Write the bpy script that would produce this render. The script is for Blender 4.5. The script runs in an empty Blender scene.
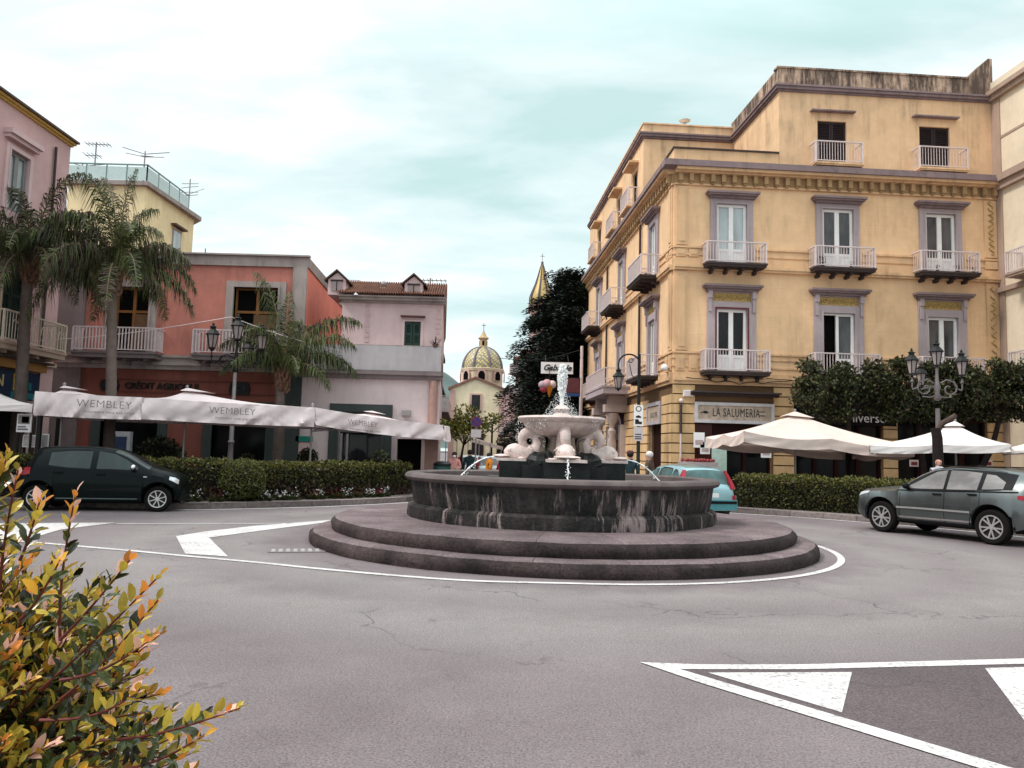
import bpy, bmesh, math, random
import numpy as np
from mathutils import Matrix, Vector, noise
random.seed(7)
R = math.radians
scene = bpy.context.scene
C = scene.collection

# ------------------------------------------------------------------ camera
FPX, CAM_H = 770.0, 1.7
PITCH, ROLL = math.atan(68/770), R(1.5)
cF = Vector((0, math.cos(PITCH), math.sin(PITCH))); cU0 = Vector((0, -math.sin(PITCH), math.cos(PITCH)))
cR = Vector((1, 0, 0))*math.cos(ROLL)+cU0*math.sin(ROLL)
cU = cU0*math.cos(ROLL)-Vector((1, 0, 0))*math.sin(ROLL)
cam_d = bpy.data.cameras.new('camera'); cam = bpy.data.objects.new('camera', cam_d); C.objects.link(cam)
cam_d.sensor_width = 36; cam_d.lens = FPX/1024*36; cam_d.clip_end = 5000; cam_d.clip_start = .05
m = Matrix.Identity(4)
for i in range(3):
    m[i][0] = cR[i]; m[i][1] = cU[i]; m[i][2] = -cF[i]
m[2][3] = CAM_H
cam.matrix_world = m
scene.camera = cam
def ray(x, y): return cF+cR*((x-512)/FPX)+cU*((384-y)/FPX)
def at(x, y, Y):                      # the surveyed point seen at a pixel, at distance Y
    d = ray(x, y); t = Y/d.y
    return Vector((d.x*t, Y, CAM_H+d.z*t))
def G(x, y, h=0):                     # the point of the ground seen at a pixel
    d = ray(x, y); t = (h-CAM_H)/d.z
    return Vector((d.x*t, d.y*t, h))

# ------------------------------------------------------------------ object helpers
ROOTM = {}
def tag(o, label=None, cat=None, group=None, kind=None):
    if label: o['label'] = label
    if cat: o['category'] = cat
    if group: o['group'] = group
    if kind: o['kind'] = kind
    return o
def thing(name, label, cat, loc=(0, 0, 0), rotz=0, group=None):
    o = bpy.data.objects.new(name, None); C.objects.link(o)
    o.empty_display_size = .2
    o.location = loc; o.rotation_euler = (0, 0, rotz)
    ROOTM[o] = Matrix.Translation(Vector(loc)) @ Matrix.Rotation(rotz, 4, 'Z')
    return tag(o, label, cat, group)
def inv(root): return ROOTM[root].inverted()      # world -> local of a thing

class MB:
    def __init__(s, M=None): s.V = []; s.F = []; s.MI = []; s.M = M or Matrix.Identity(4); s.mi = 0
    def vs(s, pts):
        n = len(s.V); s.V += [tuple(s.M @ Vector(p)) for p in pts]; return n
    def face(s, idx): s.F.append(tuple(idx)); s.MI.append(s.mi)
    def poly(s, pts):
        n = s.vs(pts); s.face(range(n, n+len(pts)))
    def box(s, x0, x1, y0, y1, z0, z1):
        n = s.vs([(x0,y0,z0),(x1,y0,z0),(x1,y1,z0),(x0,y1,z0),(x0,y0,z1),(x1,y0,z1),(x1,y1,z1),(x0,y1,z1)])
        for q in ((0,3,2,1),(4,5,6,7),(0,1,5,4),(1,2,6,5),(2,3,7,6),(3,0,4,7)): s.face([n+i for i in q])
    def bar(s, a, b, w, h=None):     # a rectangular bar between two points
        a = Vector(a); b = Vector(b); h = h or w
        t = (b-a).normalized(); up = Vector((0,0,1)) if abs(t.z) < .95 else Vector((1,0,0))
        x = t.cross(up).normalized()*w/2; y = x.cross(t).normalized()*h/2
        n = s.vs([a-x-y,a+x-y,a+x+y,a-x+y,b-x-y,b+x-y,b+x+y,b-x+y])
        for q in ((0,3,2,1),(4,5,6,7),(0,1,5,4),(1,2,6,5),(2,3,7,6),(3,0,4,7)): s.face([n+i for i in q])
    def tube(s, pts, r, n=8, cap=True, flat=1.0):
        P = [Vector(p) for p in pts]; k = len(P)
        rr = [r]*k if not hasattr(r, '__len__') else r
        T = [(P[min(i+1,k-1)]-P[max(i-1,0)]).normalized() for i in range(k)]
        up = Vector((0,0,1)) if abs(T[0].z) < .9 else Vector((1,0,0))
        x = T[0].cross(up).normalized(); base = []
        for i in range(k):
            x = (x-T[i]*x.dot(T[i])).normalized(); y = T[i].cross(x)
            base.append(s.vs([P[i]+x*(rr[i]*math.cos(2*math.pi*j/n))+y*(flat*rr[i]*math.sin(2*math.pi*j/n)) for j in range(n)]))
        for i in range(k-1):
            a, b = base[i], base[i+1]
            for j in range(n): s.face((a+j, a+(j+1)%n, b+(j+1)%n, b+j))
        if cap:
            s.face([base[0]+j for j in reversed(range(n))]); s.face([base[-1]+j for j in range(n)])
    def lathe(s, prof, n=32, c=(0,0,0), a0=0, a1=2*math.pi, fn=None, cap=True):
        full = abs(a1-a0-2*math.pi) < 1e-6; cnt = n if full else n+1; base = []
        for (r, z) in prof:
            pts = []
            for j in range(cnt):
                a = a0+(a1-a0)*j/n; q = fn(r, z, a) if fn else (r, z)
                pts.append((c[0]+q[0]*math.cos(a), c[1]+q[0]*math.sin(a), c[2]+q[1]))
            base.append(s.vs(pts))
        for i in range(len(prof)-1):
            a, b = base[i], base[i+1]
            for j in range(n): s.face((a+j, a+(j+1)%cnt, b+(j+1)%cnt, b+j))
        if full and cap:
            if prof[0][0] > 1e-4: s.face([base[0]+j for j in reversed(range(n))])
            if prof[-1][0] > 1e-4: s.face([base[-1]+j for j in range(n)])
    def prism(s, poly, d0, d1):        # (x,z) outline extruded along y
        k = len(poly); n = s.vs([(x,d0,z) for x,z in poly]+[(x,d1,z) for x,z in poly])
        s.face([n+i for i in range(k)]); s.face([n+k+i for i in reversed(range(k))])
        for i in range(k): s.face((n+i, n+k+i, n+k+(i+1)%k, n+(i+1)%k))
    def slab(s, poly, z0, z1):         # (x,y) outline extruded along z
        k = len(poly); n = s.vs([(x,y,z0) for x,y in poly]+[(x,y,z1) for x,y in poly])
        s.face([n+i for i in reversed(range(k))]); s.face([n+k+i for i in range(k)])
        for i in range(k): s.face((n+i, n+(i+1)%k, n+k+(i+1)%k, n+k+i))
    def sphere(s, c, rx, ry=None, rz=None, n=10, k=6):
        ry = ry or rx; rz = rz or rx; base = []
        for i in range(k+1):
            t = math.pi*i/k
            base.append(s.vs([(c[0]+rx*math.sin(t)*math.cos(2*math.pi*j/n), c[1]+ry*math.sin(t)*math.sin(2*math.pi*j/n), c[2]-rz*math.cos(t)) for j in range(n)]))
        for i in range(k):
            a, b = base[i], base[i+1]
            for j in range(n): s.face((a+j, a+(j+1)%n, b+(j+1)%n, b+j))
    def grid(s, fn, nu, nv):
        base = [s.vs([fn(i/nu, j/nv) for i in range(nu+1)]) for j in range(nv+1)]
        for j in range(nv):
            for i in range(nu): s.face((base[j]+i, base[j]+i+1, base[j+1]+i+1, base[j+1]+i))
    def mesh(s, me, M=None):           # append another mesh (lettering)
        k = s.vs([(M @ v.co) if M else v.co for v in me.vertices])
        for p in me.polygons: s.face([k+i for i in p.vertices])
    def build(s, name, mats, parent=None, smooth=None, fix=True, origin=None, merge=0):
        me = bpy.data.meshes.new(name)
        V = s.V
        if origin is not None: V = [(v[0]-origin[0], v[1]-origin[1], v[2]-origin[2]) for v in V]
        me.from_pydata(V, [], s.F)
        if not isinstance(mats, (list, tuple)): mats = [mats]
        for q in mats: me.materials.append(q)
        me.polygons.foreach_set('material_index', s.MI)
        if fix or merge:
            bm = bmesh.new(); bm.from_mesh(me)
            if merge: bmesh.ops.remove_doubles(bm, verts=bm.verts, dist=merge)
            if fix: bmesh.ops.recalc_face_normals(bm, faces=bm.faces)
            bm.to_mesh(me); bm.free()
        if smooth is not None:
            me.polygons.foreach_set('use_smooth', [True]*len(me.polygons))
            me.set_sharp_from_angle(angle=R(smooth))
        me.update()
        o = bpy.data.objects.new(name, me); C.objects.link(o)
        if origin is not None: o.location = origin
        if parent: o.parent = parent
        return o

def lettering(txt, size, depth=.01, shear=0, space=1.0, offset=0):
    cu = bpy.data.curves.new('lettering', 'FONT'); cu.body = txt; cu.size = size; cu.extrude = depth; cu.shear = shear
    cu.align_x = 'CENTER'; cu.align_y = 'CENTER'; cu.space_character = space; cu.offset = offset; cu.resolution_u = 3
    o = bpy.data.objects.new('lettering', cu); C.objects.link(o)
    dg = bpy.context.evaluated_depsgraph_get()
    me = bpy.data.meshes.new_from_object(o.evaluated_get(dg))
    bpy.data.objects.remove(o); bpy.data.curves.remove(cu)
    return me
# letters lie in local xy; this stands them up on a wall frame (u, outward, z)
STAND = Matrix(((1,0,0,0),(0,0,1,0),(0,1,0,0),(0,0,0,1)))
def copy_tree(o, parent=None):
    c = o.copy(); C.objects.link(c)
    if parent: c.parent = parent
    for ch in list(o.children): copy_tree(ch, c)
    if o in ROOTM: ROOTM[c] = ROOTM[o].copy()
    return c

# ------------------------------------------------------------------ materials
def newmat(name):
    mt = bpy.data.materials.new(name); mt.use_nodes = True
    nt = mt.node_tree; return mt, nt, nt.nodes['Principled BSDF']
def N(nt, typ, **kw):
    n = nt.nodes.new(typ)
    for k, v in kw.items():
        if k == 'in_':
            for a, b in v.items(): n.inputs[a].default_value = b
        else: setattr(n, k, v)
    return n
def pos(nt, scale=(1,1,1), obj=False):
    g = N(nt, 'ShaderNodeTexCoord') if obj else N(nt, 'ShaderNodeNewGeometry')
    mp = N(nt, 'ShaderNodeMapping'); mp.inputs['Scale'].default_value = scale
    nt.links.new(g.outputs['Object' if obj else 'Position'], mp.inputs[0]); return mp.outputs[0]
def noise_n(nt, vec, scale, detail=4, rough=.55, dist=0):
    n = N(nt, 'ShaderNodeTexNoise', in_={'Scale': scale, 'Detail': detail, 'Roughness': rough, 'Distortion': dist})
    nt.links.new(vec, n.inputs['Vector']); return n.outputs['Fac']
def ramp(nt, fac, stops):
    r = N(nt, 'ShaderNodeValToRGB'); e = r.color_ramp.elements
    while len(e) < len(stops): e.new(.5)
    for k, (p, c) in enumerate(stops):
        e[k].position = p; e[k].color = (c, c, c, 1) if not hasattr(c, '__len__') else (*c[:3], 1)
    nt.links.new(fac, r.inputs[0]); return r.outputs[0]
def mix(nt, fac, a, b, mode='MIX'):
    n = N(nt, 'ShaderNodeMix', data_type='RGBA', blend_type=mode)
    for sock, v in ((n.inputs[0], fac), (n.inputs[6], a), (n.inputs[7], b)):
        if isinstance(v, (int, float)): sock.default_value = v
        elif hasattr(v, '__len__'): sock.default_value = (*v[:3], 1)
        else: nt.links.new(v, sock)
    return n.outputs[2]
def bump(nt, bs, fac, strength, dist=.02):
    b = N(nt, 'ShaderNodeBump', in_={'Strength': strength, 'Distance': dist})
    nt.links.new(fac, b.inputs['Height']); nt.links.new(b.outputs[0], bs.inputs['Normal'])
def flat(name, col, rough=.7, metal=0, var=.12, scale=6, bmp=0, spec=.25, coat=0):
    mt, nt, bs = newmat(name)
    bs.inputs['Roughness'].default_value = rough; bs.inputs['Metallic'].default_value = metal
    bs.inputs['Specular IOR Level'].default_value = spec; bs.inputs['Coat Weight'].default_value = coat
    v = pos(nt); f = noise_n(nt, v, scale, 5)
    k = ramp(nt, f, [(.3, 1-var), (.7, 1+var)])
    c = mix(nt, 1, col, k, 'MULTIPLY'); nt.links.new(c, bs.inputs['Base Color'])
    if bmp: bump(nt, bs, noise_n(nt, v, scale*8, 3), bmp)
    return mt
def plaster(name, col, stain=(.2,.16,.13), amount=.35, var=.14, courses=0, cz=0, low=None):
    mt, nt, bs = newmat(name); bs.inputs['Roughness'].default_value = .9; bs.inputs['Specular IOR Level'].default_value = .2
    v = pos(nt)
    big = noise_n(nt, v, .35, 6, .6); mid = noise_n(nt, v, 2.2, 6, .65)
    c = mix(nt, 1, col, ramp(nt, big, [(.3, 1-var), (.7, 1+var*.6)]), 'MULTIPLY')
    c = mix(nt, 1, c, ramp(nt, mid, [(.25, 1-var*.8), (.7, 1+var*.3)]), 'MULTIPLY')
    st = noise_n(nt, pos(nt, (1.6,1.6,.16)), 1.4, 6, .7)
    s = ramp(nt, st, [(.47, 0), (.66, 1)])
    patch = ramp(nt, noise_n(nt, v, .8, 4, .6), [(.36, 0), (.62, 1)])
    sm = mix(nt, 1, s, patch, 'MULTIPLY'); sm = mix(nt, 1, sm, (amount,)*3, 'MULTIPLY')
    c = mix(nt, sm, c, stain)
    if courses:                        # ashlar joints drawn in the plaster
        sx = N(nt, 'ShaderNodeSeparateXYZ'); nt.links.new(pos(nt), sx.inputs[0])
        a = N(nt, 'ShaderNodeMath', operation='MULTIPLY_ADD', in_={1: 1/courses, 2: -cz/courses}); nt.links.new(sx.outputs[2], a.inputs[0])
        fr = N(nt, 'ShaderNodeMath', operation='FRACT'); nt.links.new(a.outputs[0], fr.inputs[0])
        ln = ramp(nt, fr.outputs[0], [(0, 1), (.045, 0)])
        ln = mix(nt, 1, ln, ramp(nt, noise_n(nt, v, 1.1, 3), [(.4, .15), (.65, .55)]), 'MULTIPLY')
        c = mix(nt, ln, c, (col[0]*.55, col[1]*.5, col[2]*.45))
    nt.links.new(c, bs.inputs['Base Color'])
    bump(nt, bs, noise_n(nt, v, 30, 4), .15, .01)
    return mt
def weathered(name):
    mt, nt, bs = newmat(name); v = pos(nt); bs.inputs['Roughness'].default_value = .95; bs.inputs['Specular IOR Level'].default_value = .1
    st = noise_n(nt, pos(nt, (2.2,2.2,.35)), 1.9, 7, .7); sp = noise_n(nt, v, 5, 6, .7); big = noise_n(nt, v, .5, 3)
    c = mix(nt, ramp(nt, sp, [(.35,0),(.65,1)]), (.40,.27,.20), (.60,.44,.33))
    c = mix(nt, ramp(nt, st, [(.42,0),(.58,.9)]), c, (.055,.04,.036)); c = mix(nt, ramp(nt, big, [(.45,0),(.6,.5)]), c, (.09,.065,.055))
    nt.links.new(c, bs.inputs['Base Color']); return mt
def metal_paint(name, col, flake=True):
    mt, nt, bs = newmat(name)
    bs.inputs['Base Color'].default_value = (*col, 1); bs.inputs['Metallic'].default_value = .85 if flake else 0
    bs.inputs['Roughness'].default_value = .32; bs.inputs['Coat Weight'].default_value = .55; bs.inputs['Coat Roughness'].default_value = .04; bs.inputs['Specular IOR Level'].default_value = .3
    dirt = ramp(nt, noise_n(nt, pos(nt, (1,1,1)), 2.5, 5), [(.4, .28), (.75, .42)])
    nt.links.new(dirt, bs.inputs['Roughness'])
    return mt
def glassy(name, col, rough=.05, spec=.6, var=.4, nsc=(1,1,.35)):
    mt, nt, bs = newmat(name)
    f = noise_n(nt, pos(nt, nsc), 1.7, 3)
    c = mix(nt, 1, col, ramp(nt, f, [(.35, 1-var), (.65, 1+var)]), 'MULTIPLY'); nt.links.new(c, bs.inputs['Base Color'])
    bs.inputs['Roughness'].default_value = rough; bs.inputs['Specular IOR Level'].default_value = spec
    bump(nt, bs, noise_n(nt, pos(nt), 1.3, 1), .04, .05)
    return mt
def leafmat(name, col, rough=.5, trans=.25, var=.3, spec=.3):
    mt, nt, bs = newmat(name)
    g = N(nt, 'ShaderNodeNewGeometry')
    h = mix(nt, 1, col, ramp(nt, g.outputs['Random Per Island'], [(0, 1-var), (1, 1+var)]), 'MULTIPLY')
    nt.links.new(h, bs.inputs['Base Color']); bs.inputs['Roughness'].default_value = rough; bs.inputs['Specular IOR Level'].default_value = spec
    tr = N(nt, 'ShaderNodeBsdfTranslucent'); nt.links.new(h, tr.inputs[0])
    mx = N(nt, 'ShaderNodeMixShader', in_={0: trans}); out = nt.nodes['Material Output']
    nt.links.new(bs.outputs[0], mx.inputs[1]); nt.links.new(tr.outputs[0], mx.inputs[2]); nt.links.new(mx.outputs[0], out.inputs[0])
    return mt

yellow = plaster('ochre_plaster', (.81,.54,.32), (.45,.29,.17), .5, courses=.42, cz=.1)
yellow_pl = plaster('ochre_plain_plaster', (.78,.515,.31), (.33,.22,.14), .85)
yellow_dk = plaster('ochre_trim', (.71,.465,.27), (.3,.19,.12), .8)
stained = weathered('weathered_parapet')
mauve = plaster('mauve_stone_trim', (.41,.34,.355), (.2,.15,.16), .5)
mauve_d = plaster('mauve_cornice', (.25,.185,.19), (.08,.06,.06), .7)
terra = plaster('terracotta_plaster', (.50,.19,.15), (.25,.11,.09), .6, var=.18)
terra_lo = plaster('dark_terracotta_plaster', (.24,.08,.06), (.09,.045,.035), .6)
terra_side = plaster('sunlit_terracotta_plaster', (.80,.25,.18), (.4,.12,.1), .3)  # sunlit look of the side wall put into a brighter plaster colour
greyst = plaster('grey_stone_band', (.36,.30,.28), (.1,.08,.08), .7, var=.2)
greyst_d = plaster('dark_grey_pilaster', (.20,.16,.16), (.08,.06,.06), .5)
tealgrey = plaster('teal_grey_surround', (.055,.068,.066), (.03,.03,.03), .4)
pinkpl = plaster('pink_plaster', (.58,.385,.38), (.4,.22,.21), .45)
palepink = plaster('pale_pink_plaster', (.63,.46,.46), (.42,.3,.3), .35)
whitepl = plaster('off_white_plaster', (.66,.54,.54), (.4,.31,.31), .4)
greyband = plaster('light_grey_parapet', (.43,.40,.415), (.26,.22,.23), .5)
cream = plaster('cream_plaster', (.74,.63,.48), (.5,.4,.3), .3)
cream_tr = plaster('brown_beige_trim', (.40,.29,.23), (.2,.14,.11), .4)
lemon = plaster('lemon_plaster', (.82,.66,.40), (.5,.37,.2), .35)
lemon2 = plaster('church_lemon_plaster', (.80,.70,.50), (.55,.42,.28), .35)
churchpink = plaster('church_pink_trim', (.56,.37,.33), (.3,.2,.18), .4)
brownroof = flat('brown_sheet', (.10,.06,.045), .7)
white_fr = flat('white_painted_wood', (.80,.78,.77), .45, var=.05)
rail_m = flat('pinkish_white_railing', (.62,.53,.53), .5, var=.1)
rail_cream = flat('cream_railing', (.6,.52,.42), .5)
shutter_br = flat('dark_brown_shutter', (.028,.017,.017), .6)
shutter_gr = flat('dark_green_shutter', (.018,.04,.032), .55)
pane_d = glassy('dark_window_glass', (.016,.016,.018), spec=.2)
pane_s = glassy('shop_glass', (.007,.007,.008), .12, .1)
pane_p = glassy('curtained_window_glass', (.38,.43,.44), .08, .6, .2)
pane_m = glassy('dim_window_glass', (.09,.085,.09), spec=.4)
pane_red = glassy('reflecting_window_glass', (.20,.07,.075), spec=.4)
dark_in = flat('dark_interior', (.006,.005,.005), .9, spec=.03)
shop_br = flat('dark_red_brown_shopfront', (.022,.007,.006), .6, spec=.08)
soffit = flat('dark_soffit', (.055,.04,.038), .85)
wood_or = flat('orange_wood', (.24,.10,.03), .5)
iron = flat('dark_iron', (.012,.012,.013), .45, .2)
iron_l = flat('weathered_grey_iron', (.17,.145,.15), .5, .3)
steel = flat('grey_steel', (.30,.27,.27), .5, .3)
black_pl = flat('black_plastic', (.007,.007,.008), .5, spec=.12)
rubber = flat('tyre_rubber', (.008,.007,.007), .85, bmp=.1, spec=.12)
alloy = flat('alloy_rim', (.62,.60,.60), .3, .75, var=.05)
alloy_d = flat('dark_alloy', (.03,.03,.03), .5, .4)
chrome = flat('chrome', (.75,.75,.75), .12, 1, var=.03)
red_lamp = flat('red_lamp_plastic', (.30,.010,.025), .2, var=.05, spec=.4)
clear_lamp = flat('headlamp_glass', (.55,.58,.6), .1, .3, var=.1)
plate_w = flat('number_plate_white', (.75,.75,.75), .4, var=.03)
canvas = flat('cream_canvas', (.66,.54,.49), .85, var=.06, scale=3)
canvas_w = flat('white_canvas', (.76,.70,.68), .85, var=.05, scale=3)
canvas_p = flat('pinkish_white_canvas', (.74,.63,.63), .85, var=.08, scale=3)
grey_ink = flat('grey_print', (.17,.15,.155), .8, var=.04)
black_ink = flat('black_print', (.015,.015,.015), .6)
white_ink = flat('white_letters', (.82,.80,.80), .5, var=.03)
bark = flat('brown_bark', (.075,.05,.04), .9, var=.4, scale=9, bmp=.6)
bark_d = flat('dark_bark', (.016,.010,.009), .9, var=.4, scale=9, bmp=.6)
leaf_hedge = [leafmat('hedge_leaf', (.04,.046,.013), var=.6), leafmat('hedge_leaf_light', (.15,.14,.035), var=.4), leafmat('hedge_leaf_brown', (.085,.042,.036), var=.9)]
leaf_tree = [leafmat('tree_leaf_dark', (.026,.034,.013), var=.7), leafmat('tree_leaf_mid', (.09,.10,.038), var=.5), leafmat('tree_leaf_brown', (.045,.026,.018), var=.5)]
leaf_cedar = [leafmat('cedar_needles', (.011,.018,.013), .8, .1, .6), leafmat('cedar_needles_light', (.042,.056,.042), .8, .1, .6)]
leaf_palm = [leafmat('palm_leaflet', (.095,.125,.04), .4, .3, .7, .3), leafmat('palm_leaflet_brown', (.10,.066,.052), .5, .2, .5), leafmat('palm_leaflet_dark', (.010,.011,.007), .5, .12, .5, .12)]
leaf_small = [leafmat('street_tree_leaf', (.09,.11,.02), var=.5), leafmat('street_tree_leaf_yellow', (.26,.22,.05), var=.3)]
# ------------------------------------------------------------------ sky and sun
SUN_EL, SUN_AZ = R(52), R(-108)          # high soft sun behind the viewer's left shoulder, through cloud
sun_dir = Vector((math.sin(SUN_AZ)*math.cos(SUN_EL), math.cos(SUN_AZ)*math.cos(SUN_EL), math.sin(SUN_EL)))
sd = bpy.data.lights.new('sun', 'SUN'); so = bpy.data.objects.new('sun', sd); C.objects.link(so)
sd.energy = 1.5; sd.angle = R(11); sd.color = (1, .93, .86)
so.rotation_euler = (-sun_dir).to_track_quat('-Z', 'Y').to_euler()
w = bpy.data.worlds.new('World'); scene.world = w; w.use_nodes = True
nt = w.node_tree; bg = nt.nodes['Background']; bg.inputs[1].default_value = .1
sky = N(nt, 'ShaderNodeTexSky', sky_type='NISHITA', sun_disc=False, sun_elevation=SUN_EL, sun_rotation=SUN_AZ)
tc = N(nt, 'ShaderNodeTexCoord'); sep = N(nt, 'ShaderNodeSeparateXYZ'); nt.links.new(tc.outputs['Generated'], sep.inputs[0])
zz = N(nt, 'ShaderNodeMath', operation='MAXIMUM', in_={1: 0}); nt.links.new(sep.outputs[2], zz.inputs[0])
den = N(nt, 'ShaderNodeMath', operation='ADD', in_={1: .22}); nt.links.new(zz.outputs[0], den.inputs[0])
cx = N(nt, 'ShaderNodeMath', operation='DIVIDE'); nt.links.new(sep.outputs[0], cx.inputs[0]); nt.links.new(den.outputs[0], cx.inputs[1])
cy = N(nt, 'ShaderNodeMath', operation='DIVIDE'); nt.links.new(sep.outputs[1], cy.inputs[0]); nt.links.new(den.outputs[0], cy.inputs[1])
cb = N(nt, 'ShaderNodeCombineXYZ'); nt.links.new(cx.outputs[0], cb.inputs[0]); nt.links.new(cy.outputs[0], cb.inputs[1])
rot = N(nt, 'ShaderNodeMapping'); rot.inputs['Rotation'].default_value = (0, 0, R(-38)); rot.inputs['Scale'].default_value = (1.0, 2.1, 1); rot.inputs['Location'].default_value = (.9, .35, 0)
nt.links.new(cb.outputs[0], rot.inputs[0])
cl = noise_n(nt, rot.outputs[0], 1.25, 7, .50, .35)
# a gap of clearer sky: a broad patch of direction, above and right of the street
dt = N(nt, 'ShaderNodeVectorMath', operation='DOT_PRODUCT'); dt.inputs[1].default_value = Vector(ray(660, 70)).normalized()
nm = N(nt, 'ShaderNodeVectorMath', operation='NORMALIZE'); nt.links.new(tc.outputs['Generated'], nm.inputs[0]); nt.links.new(nm.outputs[0], dt.inputs[0])
gap = ramp(nt, dt.outputs['Value'], [(.90, 0), (.975, 1)])
thr = N(nt, 'ShaderNodeMath', operation='MULTIPLY_ADD', in_={1: .24}); nt.links.new(gap, thr.inputs[0]); nt.links.new(cl, thr.inputs[2])
clear = ramp(nt, thr.outputs[0], [(.50, 0), (.62, .4), (.70, .45), (.82, .9)])
cloud = mix(nt, clear, mix(nt, ramp(nt, noise_n(nt, rot.outputs[0], 2.6, 7, .6, .3), [(.38, 0), (.62, 1)]), (5.5, 6.25, 6.2), (7.0, 7.3, 7.25)), (3.5, 4.95, 4.75))
mixc = mix(nt, .12, cloud, sky.outputs[0])
# an overcast sky is brightest overhead
up = ramp(nt, zz.outputs[0], [(.45, 1.0), (.85, 2.0)])
nt.links.new(mix(nt, 1, mixc, up, 'MULTIPLY'), bg.inputs[0])
vs = scene.view_settings; vs.view_transform = 'Standard'; vs.look = 'None'; vs.gamma = 1; vs.exposure = .8; vs.use_curve_mapping = False

# ------------------------------------------------------------------ ground
FC = Vector((1.01, 15.4, 0))             # centre of the roundabout
def asphalt(name, base, dark):
    mt, nt, bs = newmat(name); v = pos(nt)
    bs.inputs['Roughness'].default_value = .82; bs.inputs['Specular IOR Level'].default_value = .35
    big = noise_n(nt, v, .22, 5, .6); mid = noise_n(nt, v, 1.3, 5, .65)
    c = mix(nt, ramp(nt, big, [(.36, 0), (.62, 1)]), dark, base)
    # tyre-polished ring round the fountain
    d = N(nt, 'ShaderNodeVectorMath', operation='DISTANCE'); nt.links.new(v, d.inputs[0]); d.inputs[1].default_value = FC
    rn = N(nt, 'ShaderNodeMath', operation='MULTIPLY_ADD', in_={1: 1/12}); nt.links.new(d.outputs['Value'], rn.inputs[0])
    wob = N(nt, 'ShaderNodeMath', operation='MULTIPLY', in_={1: .07}); nt.links.new(mid, wob.inputs[0]); nt.links.new(wob.outputs[0], rn.inputs[2])
    ring = ramp(nt, rn.outputs[0], [(.47, 0), (.53, .8), (.60, .35), (.68, .75), (.80, .05)])
    c = mix(nt, ring, c, (base[0]*1.24, base[1]*1.36, base[2]*1.26))
    c = mix(nt, 1, c, ramp(nt, mid, [(.3, .87), (.7, 1.06)]), 'MULTIPLY')
    grit = noise_n(nt, v, 60, 3, .8); c = mix(nt, 1, c, ramp(nt, grit, [(.36, .5), (.5, 1), (.64, 1.42)]), 'MULTIPLY')
    grit2 = noise_n(nt, v, 16, 4, .7); c = mix(nt, 1, c, ramp(nt, grit2, [(.35, .92), (.65, 1.06)]), 'MULTIPLY')
    # a few fine cracks and oil spots
    vo = N(nt, 'ShaderNodeTexVoronoi', feature='DISTANCE_TO_EDGE', in_={'Scale': .42}); 
    wv = N(nt, 'ShaderNodeVectorMath', operation='ADD'); nz = N(nt, 'ShaderNodeTexNoise', in_={'Scale': 1.5, 'Detail': 6}); nt.links.new(v, nz.inputs['Vector'])
    nt.links.new(v, wv.inputs[0]); nt.links.new(nz.outputs['Color'], wv.inputs[1]); nt.links.new(wv.outputs[0], vo.inputs['Vector'])
    crack = ramp(nt, vo.outputs['Distance'], [(0, 1), (.009, 0)])
    cm = mix(nt, 1, crack, ramp(nt, noise_n(nt, v, .5, 2), [(.48, 0), (.58, .8)]), 'MULTIPLY')
    c = mix(nt, cm, c, (.05, .042, .043))
    spot = ramp(nt, noise_n(nt, v, 3.1, 2, .4), [(.70, 0), (.76, .5)]); c = mix(nt, spot, c, (.07, .06, .062))
    nt.links.new(c, bs.inputs['Base Color'])
    bump(nt, bs, grit, .35, .012)
    return mt
asph = asphalt('asphalt', (.185, .152, .159), (.132, .104, .110))
asph_d = asphalt('unworn_asphalt', (.105, .080, .086), (.08, .06, .065))
def paintmat():
    mt, nt, bs = newmat('road_paint'); v = pos(nt); bs.inputs['Roughness'].default_value = .7
    wear = noise_n(nt, v, 26, 4, .75); w2 = noise_n(nt, v, 1.7, 4, .6)
    s = N(nt, 'ShaderNodeMath', operation='MULTIPLY_ADD', in_={1: .45}); nt.links.new(w2, s.inputs[0]); nt.links.new(wear, s.inputs[2])
    f = ramp(nt, s.outputs[0], [(.50, .97), (.66, .9), (.78, .7), (.88, .15)])
    c = mix(nt, f, (.17, .145, .147), (.62, .59, .585)); nt.links.new(c, bs.inputs['Base Color']); bump(nt, bs, wear, .2, .01)
    return mt
paint = paintmat()
b = MB(); b.slab([(-900, -60), (900, -60), (900, 1500), (-900, 1500)], -.5, 0)
tag(b.build('road', asph), kind='structure')

def ribbon(mb, pts, wdt, z0, z1=None, side=0):
    """strip along a polyline; side 0 centred, +1 to the left of travel, -1 to the right"""
    P = [Vector((p[0], p[1], 0)) for p in pts]; L = []; Rr = []
    for i, p in enumerate(P):
        t = (P[min(i+1, len(P)-1)]-P[max(i-1, 0)]).normalized(); n = Vector((-t.y, t.x, 0))
        a, c = {0: (.5, -.5), 1: (1, 0), -1: (0, -1)}[side]
        L.append(p+n*wdt*a); Rr.append(p+n*wdt*c)
    for i in range(len(P)-1):
        q = [L[i], Rr[i], Rr[i+1], L[i+1]]
        if z1 is None: mb.poly([(v.x, v.y, z0) for v in q])
        else: mb.slab([(v.x, v.y) for v in q], z0, z1)
def smoothline(pts, k=8):
    P = [Vector((p[0], p[1], 0)) for p in pts]; out = []
    for i in range(len(P)-1):
        p0, p1, p2, p3 = P[max(i-1, 0)], P[i], P[i+1], P[min(i+2, len(P)-1)]
        for j in range(k):
            t = j/k
            out.append(.5*((2*p1)+(p2-p0)*t+(2*p0-5*p1+4*p2-p3)*t*t+(3*p1-p0-3*p2+p3)*t**3))
    out.append(P[-1]); return out
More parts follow.
